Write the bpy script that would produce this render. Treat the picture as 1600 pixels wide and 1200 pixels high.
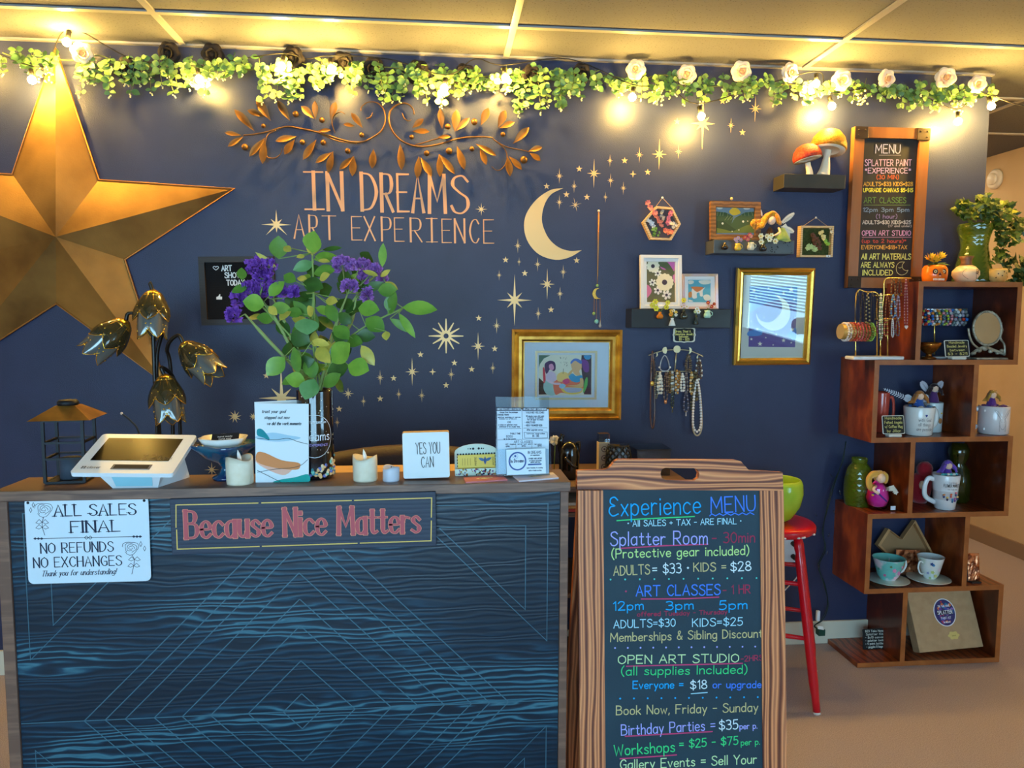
import bpy, bmesh, math, random
from mathutils import Vector, Matrix
for _o in list(bpy.data.objects):
	bpy.data.objects.remove(_o)
SC = bpy.context.scene
COL = SC.collection
PI = math.pi
rnd = random.Random(11)
V = Vector
# ---------------------------------------------------------------- camera
CAM = V((0.0, -3.03, 1.411))
YAW, PITCH, ROLL, FPX = 0.0946, 0.0866, 0.0038, 1165.9
_f = V((math.sin(YAW) * math.cos(PITCH), math.cos(YAW) * math.cos(PITCH), -math.sin(PITCH)))
_r = V((math.cos(YAW), -math.sin(YAW), 0.0))
_u = _r.cross(_f)
_r, _u = _r * math.cos(ROLL) + _u * math.sin(ROLL), _u * math.cos(ROLL) - _r * math.sin(ROLL)
cam_data = bpy.data.cameras.new('camera')
cam_data.sensor_width = 36.0
cam_data.lens = FPX / 1600.0 * 36.0
cam_data.clip_start = 0.05
cam = bpy.data.objects.new('camera', cam_data)
COL.objects.link(cam)
cam.matrix_world = Matrix(((_r.x, _u.x, -_f.x, CAM.x), (_r.y, _u.y, -_f.y, CAM.y), (_r.z, _u.z, -_f.z, CAM.z), (0, 0, 0, 1)))
SC.camera = cam
# ---------------------------------------------------------------- world, light levels, exposure
SC.view_settings.view_transform = 'Standard'
SC.view_settings.look = 'None'
SC.view_settings.gamma = 1.0
SC.view_settings.use_curve_mapping = False
SC.view_settings.exposure = 0.0
world = bpy.data.worlds.new('world')
SC.world = world
world.use_nodes = True
world.node_tree.nodes['Background'].inputs[0].default_value = (0.55, 0.75, 1.0, 1)
world.node_tree.nodes['Background'].inputs[1].default_value = 0.6
WINDOW_LIGHT = 11.5        # daylight seen through the shop window
BULB_WATT = 13.5           # each warm festoon bulb
BULB_RGB = (1.0, 0.60, 0.12)
FILL_LIGHT = 7.5        # unseen warm panel added to brighten the side passage
# ---------------------------------------------------------------- measuring helpers
def ray(px, py):
	return _f + _r * ((px - 800.0) / FPX) - _u * ((py - 600.0) / FPX)
def at_y(px, py, y):
	d = ray(px, py)
	return CAM + d * ((y - CAM.y) / d.y)
def at_z(px, py, z):
	d = ray(px, py)
	return CAM + d * ((z - CAM.z) / d.z)
def mpp(p):
	"""metres per photograph pixel at a point"""
	return (p - CAM).dot(_f) / FPX
def catmull(pts, n=5, closed=False):
	pts = [V(p) for p in pts]
	m = len(pts)
	if m < 3:
		return pts
	out = []
	segs = m if closed else m - 1
	for i in range(segs):
		p1, p2 = pts[i], pts[(i + 1) % m]
		p0 = pts[(i - 1) % m] if closed or i > 0 else p1 * 2 - p2
		p3 = pts[(i + 2) % m] if closed or i + 2 < m else p2 * 2 - p1
		for k in range(n):
			t = k / n
			out.append(0.5 * ((2 * p1) + (p2 - p0) * t + (2 * p0 - 5 * p1 + 4 * p2 - p3) * t * t + (3 * p1 - p0 - 3 * p2 + p3) * t ** 3))
	if not closed:
		out.append(pts[-1])
	return out
class Pl:
	"""a plane in the place: centre, right, up, normal towards the viewer, size"""
	def __init__(s, c, X, U, w=0.0, h=0.0):
		s.c, s.X, s.U = V(c), V(X).normalized(), V(U).normalized()
		s.N = s.X.cross(s.U).normalized()
		s.w, s.h = w, h
	@staticmethod
	def quad(tl, tr, br, bl, y, lean=0.0):
		a, b, c, d = [at_y(*q, y) for q in (tl, tr, br, bl)]
		X = ((b + c) - (a + d)).normalized()
		U = ((a + b) - (c + d))
		U = (U - X * U.dot(X)).normalized()
		w = ((b - a).length + (c - d).length) / 2
		h = ((a - d).length + (b - c).length) / 2
		p = Pl((a + b + c + d) / 4, X, U, w, h)
		if lean:
			R = Matrix.Rotation(lean, 3, p.X)
			p = Pl(p.c, p.X, R @ p.U, w, h)
		return p
	def at(s, u, v, n=0.0):
		return s.c + s.X * u + s.U * v + s.N * n
	def hit(s, px, py, n=0.0):
		d = ray(px, py)
		o = s.c + s.N * n
		return CAM + d * ((o - CAM).dot(s.N) / d.dot(s.N))
	def uv(s, px, py):
		q = s.hit(px, py) - s.c
		return q.dot(s.X), q.dot(s.U)
	def rot(s):
		return Matrix((s.X, s.U, s.N)).transposed()
	def shift(s, n):
		return Pl(s.c + s.N * n, s.X, s.U, s.w, s.h)
WALL = Pl((0, 0, 0), (1, 0, 0), (0, 0, 1))
# ---------------------------------------------------------------- materials
def lin(c):
	return tuple(((v / 255.0) / 12.92 if v / 255.0 <= 0.04045 else ((v / 255.0 + 0.055) / 1.055) ** 2.4) for v in c) + (1.0,)
_MATS = {}
def mat(name, rgb, rough=0.6, metal=0.0, emit=0.0, emit_rgb=None, trans=0.0, alpha=1.0, ior=1.45, coat=0.0, spec=0.5, rgb2=None, scale=20.0, stretch=(1, 1, 1), bump=0.0, bump_scale=None, contrast=(0.35, 0.65), detail=3.0, sheen=0.0):
	if name in _MATS:
		return _MATS[name]
	m = bpy.data.materials.new(name)
	m.use_nodes = True
	nt = m.node_tree
	b = nt.nodes['Principled BSDF']
	b.inputs['Base Color'].default_value = lin(rgb)
	b.inputs['Roughness'].default_value = rough
	b.inputs['Metallic'].default_value = metal
	b.inputs['IOR'].default_value = ior
	b.inputs['Alpha'].default_value = alpha
	b.inputs['Transmission Weight'].default_value = trans
	b.inputs['Coat Weight'].default_value = coat
	b.inputs['Specular IOR Level'].default_value = spec
	b.inputs['Sheen Weight'].default_value = sheen
	if emit:
		b.inputs['Emission Color'].default_value = (emit_rgb + (1.0,)) if emit_rgb else lin(rgb)
		b.inputs['Emission Strength'].default_value = emit
	if rgb2 is not None or bump:
		tc = nt.nodes.new('ShaderNodeTexCoord')
		mp = nt.nodes.new('ShaderNodeMapping')
		mp.inputs['Scale'].default_value = stretch
		nt.links.new(tc.outputs['Object'], mp.inputs['Vector'])
	if rgb2 is not None:
		nz = nt.nodes.new('ShaderNodeTexNoise')
		nz.inputs['Scale'].default_value = scale
		nz.inputs['Detail'].default_value = detail
		nt.links.new(mp.outputs[0], nz.inputs['Vector'])
		cr = nt.nodes.new('ShaderNodeValToRGB')
		cr.color_ramp.elements[0].position = contrast[0]
		cr.color_ramp.elements[1].position = contrast[1]
		cr.color_ramp.elements[0].color = lin(rgb)
		cr.color_ramp.elements[1].color = lin(rgb2)
		nt.links.new(nz.outputs['Fac'], cr.inputs[0])
		nt.links.new(cr.outputs[0], b.inputs['Base Color'])
	if bump:
		n2 = nt.nodes.new('ShaderNodeTexNoise')
		n2.inputs['Scale'].default_value = bump_scale or scale
		n2.inputs['Detail'].default_value = 2.0
		nt.links.new(mp.outputs[0], n2.inputs['Vector'])
		bp = nt.nodes.new('ShaderNodeBump')
		bp.inputs['Strength'].default_value = bump
		bp.inputs['Distance'].default_value = 0.004
		nt.links.new(n2.outputs['Fac'], bp.inputs['Height'])
		nt.links.new(bp.outputs[0], b.inputs['Normal'])
	_MATS[name] = m
	return m
def wood(name, stops, scale=8.0, stretch=(1, 1, 1), warp=4.0, warp_scale=1.5, rough=0.5, direction='Z', fine=0.25, bump=0.15, spec=0.5, coat=0.0, patch=None):
	"""banded grain: a distorted wave plus fine fibres; stops = [(pos, rgb), ...]"""
	if name in _MATS:
		return _MATS[name]
	m = bpy.data.materials.new(name)
	m.use_nodes = True
	nt = m.node_tree
	b = nt.nodes['Principled BSDF']
	b.inputs['Roughness'].default_value = rough
	b.inputs['Specular IOR Level'].default_value = spec
	b.inputs['Coat Weight'].default_value = coat
	tc = nt.nodes.new('ShaderNodeTexCoord')
	mp = nt.nodes.new('ShaderNodeMapping')
	mp.inputs['Scale'].default_value = stretch
	nt.links.new(tc.outputs['Object'], mp.inputs['Vector'])
	wv = nt.nodes.new('ShaderNodeTexWave')
	wv.wave_type = 'BANDS'
	wv.bands_direction = direction
	wv.inputs['Scale'].default_value = scale
	wv.inputs['Distortion'].default_value = warp
	wv.inputs['Detail'].default_value = 2.0
	wv.inputs['Detail Scale'].default_value = warp_scale
	nt.links.new(mp.outputs[0], wv.inputs['Vector'])
	nz = nt.nodes.new('ShaderNodeTexNoise')
	nz.inputs['Scale'].default_value = scale * 9
	nz.inputs['Detail'].default_value = 4.0
	nt.links.new(mp.outputs[0], nz.inputs['Vector'])
	mx = nt.nodes.new('ShaderNodeMix')
	mx.data_type = 'FLOAT'
	mx.inputs[0].default_value = fine
	nt.links.new(wv.outputs['Fac'], mx.inputs[2])
	nt.links.new(nz.outputs['Fac'], mx.inputs[3])
	res = mx.outputs[0]
	if patch:
		m2 = nt.nodes.new('ShaderNodeMapping')
		m2.inputs['Scale'].default_value = patch[1]
		nt.links.new(tc.outputs['Object'], m2.inputs['Vector'])
		n2 = nt.nodes.new('ShaderNodeTexNoise')
		n2.inputs['Scale'].default_value = patch[0]
		n2.inputs['Detail'].default_value = 1.0
		nt.links.new(m2.outputs[0], n2.inputs['Vector'])
		mr = nt.nodes.new('ShaderNodeMapRange')
		mr.inputs[1].default_value, mr.inputs[2].default_value = 0.38, 0.66
		mr.inputs[3].default_value, mr.inputs[4].default_value = 0.35, 1.12
		nt.links.new(n2.outputs['Fac'], mr.inputs[0])
		ml = nt.nodes.new('ShaderNodeMath')
		ml.operation = 'MULTIPLY'
		nt.links.new(mx.outputs[0], ml.inputs[0])
		nt.links.new(mr.outputs[0], ml.inputs[1])
		res = ml.outputs[0]
	cr = nt.nodes.new('ShaderNodeValToRGB')
	el = cr.color_ramp.elements
	el[0].position, el[0].color = stops[0][0], lin(stops[0][1])
	el[1].position, el[1].color = stops[-1][0], lin(stops[-1][1])
	for p, c in stops[1:-1]:
		e = el.new(p)
		e.color = lin(c)
	nt.links.new(res, cr.inputs[0])
	nt.links.new(cr.outputs[0], b.inputs['Base Color'])
	if bump:
		bp = nt.nodes.new('ShaderNodeBump')
		bp.inputs['Strength'].default_value = bump
		bp.inputs['Distance'].default_value = 0.002
		nt.links.new(mx.outputs[0], bp.inputs['Height'])
		nt.links.new(bp.outputs[0], b.inputs['Normal'])
	_MATS[name] = m
	return m
def glass(name, rgb, rough=0.03, mix=0.5, shine=1.0):
	"""thin tinted pane: part see-through, part glossy"""
	if name in _MATS:
		return _MATS[name]
	m = bpy.data.materials.new(name)
	m.use_nodes = True
	nt = m.node_tree
	nt.nodes.remove(nt.nodes['Principled BSDF'])
	out = nt.nodes['Material Output']
	tr = nt.nodes.new('ShaderNodeBsdfTransparent')
	tr.inputs[0].default_value = lin(rgb)
	gl = nt.nodes.new('ShaderNodeBsdfGlossy')
	gl.inputs['Roughness'].default_value = rough
	fr = nt.nodes.new('ShaderNodeFresnel')
	fr.inputs[0].default_value = 1.5
	ad = nt.nodes.new('ShaderNodeMath')
	ad.operation = 'MULTIPLY_ADD'
	ad.use_clamp = True
	ad.inputs[1].default_value = shine
	ad.inputs[2].default_value = mix
	nt.links.new(fr.outputs[0], ad.inputs[0])
	mx = nt.nodes.new('ShaderNodeMixShader')
	nt.links.new(ad.outputs[0], mx.inputs[0])
	nt.links.new(tr.outputs[0], mx.inputs[1])
	nt.links.new(gl.outputs[0], mx.inputs[2])
	nt.links.new(mx.outputs[0], out.inputs[0])
	_MATS[name] = m
	return m
_PAINT = {}
def paint(r, g, b, rough=0.7):
	k = (r, g, b, rough)
	if k not in _PAINT:
		_PAINT[k] = mat('paint_%d_%d_%d_%d' % (r, g, b, int(rough * 100)), (r, g, b), rough)
	return _PAINT[k]
# ---------------------------------------------------------------- mesh collector
class MB:
	def __init__(s):
		s.v, s.f, s.mi, s.sm, s.mats = [], [], [], [], []
		s.k = 0
	def slot(s, m):
		for i, q in enumerate(s.mats):
			if q is m:
				return i
		s.mats.append(m)
		return len(s.mats) - 1
	def add(s, verts, faces, m, smooth=False):
		o = len(s.v)
		k = s.slot(m)
		s.v += [V(p) for p in verts]
		for f in faces:
			s.f.append(tuple(i + o for i in f))
			s.mi.append(k)
			s.sm.append(smooth)
		return s
	def box(s, c, size, m, rot=None, bevel=0.0):
		bm = bmesh.new()
		bmesh.ops.create_cube(bm, size=1.0)
		for v in bm.verts:
			v.co = V((v.co.x * size[0], v.co.y * size[1], v.co.z * size[2]))
		if bevel:
			bmesh.ops.bevel(bm, geom=list(bm.edges), offset=min(bevel, min(size) * 0.45), segments=2, affect='EDGES', profile=0.5)
		bm.verts.index_update()
		c = V(c)
		vs = [c + (rot @ v.co if rot is not None else v.co) for v in bm.verts]
		fs = [[v.index for v in f.verts] for f in bm.faces]
		bm.free()
		return s.add(vs, fs, m)
	def span(s, lo, hi, m, bevel=0.0):
		lo, hi = V(lo), V(hi)
		return s.box((lo + hi) / 2, hi - lo, m, None, bevel)
	def tube(s, pts, r, m, n=6, closed=False, caps=True, flat=1.0):
		pts = [V(p) for p in pts]
		k = len(pts)
		rs = r if isinstance(r, (list, tuple)) else [r] * k
		vs, fs = [], []
		prev = None
		for i in range(k):
			if closed:
				t = pts[(i + 1) % k] - pts[i - 1]
			else:
				t = pts[min(i + 1, k - 1)] - pts[max(i - 1, 0)]
			if t.length < 1e-9:
				t = V((0, 0, 1))
			t.normalize()
			if prev is None:
				a = V((0, 0, 1)) if abs(t.z) < 0.9 else V((1, 0, 0))
				x = t.cross(a).normalized()
			else:
				x = prev - t * prev.dot(t)
				x = x.normalized() if x.length > 1e-6 else t.orthogonal().normalized()
			prev = x
			y = t.cross(x)
			for j in range(n):
				a = 2 * PI * j / n
				vs.append(pts[i] + (x * math.cos(a) + y * math.sin(a) * flat) * rs[i])
		rings = k if closed else k - 1
		for i in range(rings):
			for j in range(n):
				a, b = i * n + j, i * n + (j + 1) % n
				c, d = ((i + 1) % k) * n + (j + 1) % n, ((i + 1) % k) * n + j
				fs.append((a, b, c, d))
		o = len(s.v)
		s.add(vs, fs, m, n > 4)
		if caps and not closed:
			s.f += [tuple(o + j for j in range(n - 1, -1, -1)), tuple(o + (k - 1) * n + j for j in range(n))]
			s.mi += [s.mi[-1]] * 2
			s.sm += [False, False]
		return s
	def lathe(s, prof, m, c=(0, 0, 0), n=24, rot=None, sx=1.0, sy=1.0, smooth=True, wave=None):
		c = V(c)
		vs, fs = [], []
		for i, (r, z) in enumerate(prof):
			for j in range(n):
				a = 2 * PI * j / n
				q = r * (wave(a, i) if wave else 1.0)
				p = V((q * math.cos(a) * sx, q * math.sin(a) * sy, z))
				vs.append(c + (rot @ p if rot is not None else p))
		for i in range(len(prof) - 1):
			for j in range(n):
				fs.append((i * n + j, i * n + (j + 1) % n, (i + 1) * n + (j + 1) % n, (i + 1) * n + j))
		if prof[0][0] > 1e-6:
			fs.append(tuple(range(n - 1, -1, -1)))
		if prof[-1][0] > 1e-6:
			fs.append(tuple((len(prof) - 1) * n + j for j in range(n)))
		return s.add(vs, fs, m, smooth)
	def ball(s, c, r, m, n=10, k=6, rot=None, lump=0.0, seed=0):
		if not isinstance(r, (tuple, list)):
			r = (r, r, r)
		q = random.Random(seed)
		c = V(c)
		vs = [V((0, 0, r[2]))]
		for i in range(1, k):
			t = PI * i / k
			for j in range(n):
				a = 2 * PI * j / n
				e = 1 + (q.uniform(-lump, lump) if lump else 0)
				vs.append(V((r[0] * math.sin(t) * math.cos(a), r[1] * math.sin(t) * math.sin(a), r[2] * math.cos(t))) * e)
		vs.append(V((0, 0, -r[2])))
		fs = [(0, 1 + j, 1 + (j + 1) % n) for j in range(n)]
		for i in range(k - 2):
			for j in range(n):
				a, b = 1 + i * n + j, 1 + i * n + (j + 1) % n
				fs.append((a, a + n, b + n, b))
		e = len(vs) - 1
		o = 1 + (k - 2) * n
		fs += [(e, o + (j + 1) % n, o + j) for j in range(n)]
		return s.add([c + (rot @ p if rot is not None else p) for p in vs], fs, m, True)
	def prism(s, pts, N, t, m, smooth=False):
		"""closed outline pts, extruded by t along N"""
		pts = [V(p) for p in pts]
		N = V(N)
		k = len(pts)
		vs = pts + [p + N * t for p in pts]
		fs = [tuple(range(k - 1, -1, -1)), tuple(range(k, 2 * k))]
		fs += [(i, (i + 1) % k, k + (i + 1) % k, k + i) for i in range(k)]
		return s.add(vs, fs, m, smooth)
	def poly(s, pts, m):
		return s.add(pts, [tuple(range(len(pts)))], m)
	def ribbon(s, pts, w, m, N, nib=1.0, nibdir=None, cap=0.4, wob=None):
		"""flat brush stroke on a plane with normal N; nib<1 thins strokes that run along nibdir"""
		s.k += 1
		lift = N * ((s.k % 16) * 2.5e-5)   # overlapping strokes lie on top of each other
		pts = [V(p) + lift for p in pts]
		q = [pts[0]]
		for p in pts[1:]:
			if (p - q[-1]).length > 1e-6:
				q.append(p)
		if len(q) < 2:
			q = [q[0] - V((w * .3, 0, 0)), q[0] + V((w * .3, 0, 0))]
		pts = q
		k = len(pts)
		d0, d1 = (pts[1] - pts[0]).normalized(), (pts[-1] - pts[-2]).normalized()
		pts[0] = pts[0] - d0 * w * cap
		pts[-1] = pts[-1] + d1 * w * cap
		vs, fs = [], []
		for i in range(k):
			a = (pts[i] - pts[i - 1]).normalized() if i else d0
			b = (pts[i + 1] - pts[i]).normalized() if i < k - 1 else d1
			t = a + b
			t = t.normalized() if t.length > 1e-4 else a
			side = N.cross(t).normalized()
			mit = min(1.0 / max(t.dot(a), 0.35), 1.8)
			hw = w * 0.5
			if nib < 1.0 and nibdir is not None:
				hw *= nib + (1 - nib) * (1 - abs(t.dot(nibdir)) ** 1.0)
			vs += [pts[i] + side * hw * mit, pts[i] - side * hw * mit]
		for i in range(k - 1):
			fs.append((2 * i, 2 * i + 1, 2 * i + 3, 2 * i + 2))
		return s.add(vs, fs, m)
	def leaf(s, base, tip, width, m, N, fold=0.25, curl=0.15, wide=0.45, n=5):
		"""pointed leaf from base to tip, facing N, folded at the midrib and curling back"""
		base, tip, N = V(base), V(tip), V(N)
		t = tip - base
		L = t.length
		t.normalize()
		N = (N - t * N.dot(t))
		N = N.normalized() if N.length > 1e-5 else t.orthogonal().normalized()
		X = t.cross(N)
		vs, fs = [], []
		for i in range(n + 1):
			u = i / n
			ww = width * 0.5 * (math.sin(PI * u ** (math.log(0.5) / math.log(wide))) ** 0.8 if 0 < u < 1 else 0.02)
			c = base + t * L * u - N * curl * L * u * u
			vs += [c - X * ww + N * ww * fold, c - N * 0.0, c + X * ww + N * ww * fold]
		for i in range(n):
			a = 3 * i
			fs += [(a, a + 1, a + 4, a + 3), (a + 1, a + 2, a + 5, a + 4)]
		return s.add(vs, fs, m, True)
	def frame(s, pl, w, h, prof, m):
		"""picture frame: prof = [(distance in from the outer edge, height)], mitred"""
		k = len(prof)
		vs, fs = [], []
		for (sx, sy) in ((-1, -1), (1, -1), (1, 1), (-1, 1)):
			for (i, hgt) in prof:
				vs.append(pl.at(sx * (w / 2 - i), sy * (h / 2 - i), hgt))
		for c in range(4):
			for i in range(k):
				a, b = c * k + i, c * k + (i + 1) % k
				d, e = ((c + 1) % 4) * k + i, ((c + 1) % 4) * k + (i + 1) % k
				fs.append((a, d, e, b))
		return s.add(vs, fs, m)
	def rect(s, pl, u0, v0, u1, v1, m, n=0.0, t=0.0):
		pts = [pl.at(u0, v0, n), pl.at(u1, v0, n), pl.at(u1, v1, n), pl.at(u0, v1, n)]
		if t:
			return s.prism(pts, pl.N, t, m)
		return s.poly(pts, m)
	def disc(s, pl, u, v, ru, m, n=0.0, rv=None, seg=16, rot=0.0):
		rv = rv or ru
		pts = []
		for i in range(seg):
			a = 2 * PI * i / seg
			x, y = ru * math.cos(a), rv * math.sin(a)
			pts.append(pl.at(u + x * math.cos(rot) - y * math.sin(rot), v + x * math.sin(rot) + y * math.cos(rot), n))
		return s.poly(pts, m)
	def build(s, name, parent=None, loc=None):
		me = bpy.data.meshes.new(name)
		if parent is not None:
			top = parent
			o = V((0, 0, 0))
			while top is not None:
				o = o + top.location
				top = top.parent
		else:
			o = V(loc) if loc is not None else V((0, 0, 0))
		me.from_pydata([tuple(p - o) for p in s.v], [], s.f)
		for m in s.mats:
			me.materials.append(m)
		me.polygons.foreach_set('material_index', s.mi)
		me.polygons.foreach_set('use_smooth', s.sm)
		me.update()
		bm = bmesh.new()
		bm.from_mesh(me)
		bmesh.ops.recalc_face_normals(bm, faces=list(bm.faces))
		bm.to_mesh(me)
		bm.free()
		ob = bpy.data.objects.new(name, me)
		COL.objects.link(ob)
		if parent is not None:
			ob.parent = parent
		else:
			ob.location = o
		return ob
def tag(o, label, cat, group=None):
	o['label'] = label
	o['category'] = cat
	if group:
		o['group'] = group
	return o
def thing(name, label, cat, loc, group=None):
	o = bpy.data.objects.new(name, None)
	o.empty_display_size = 0.05
	COL.objects.link(o)
	o.location = V(loc)
	return tag(o, label, cat, group)
def solo(name, mb, label, cat, group=None, loc=None):
	if loc is None:
		zs = min(p.z for p in mb.v)
		k = len(mb.v)
		loc = V((sum(p.x for p in mb.v) / k, sum(p.y for p in mb.v) / k, zs))
	return tag(mb.build(name, None, loc), label, cat, group)
def struct(name, mb):
	o = mb.build(name)
	o['kind'] = 'structure'
	return o
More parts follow.
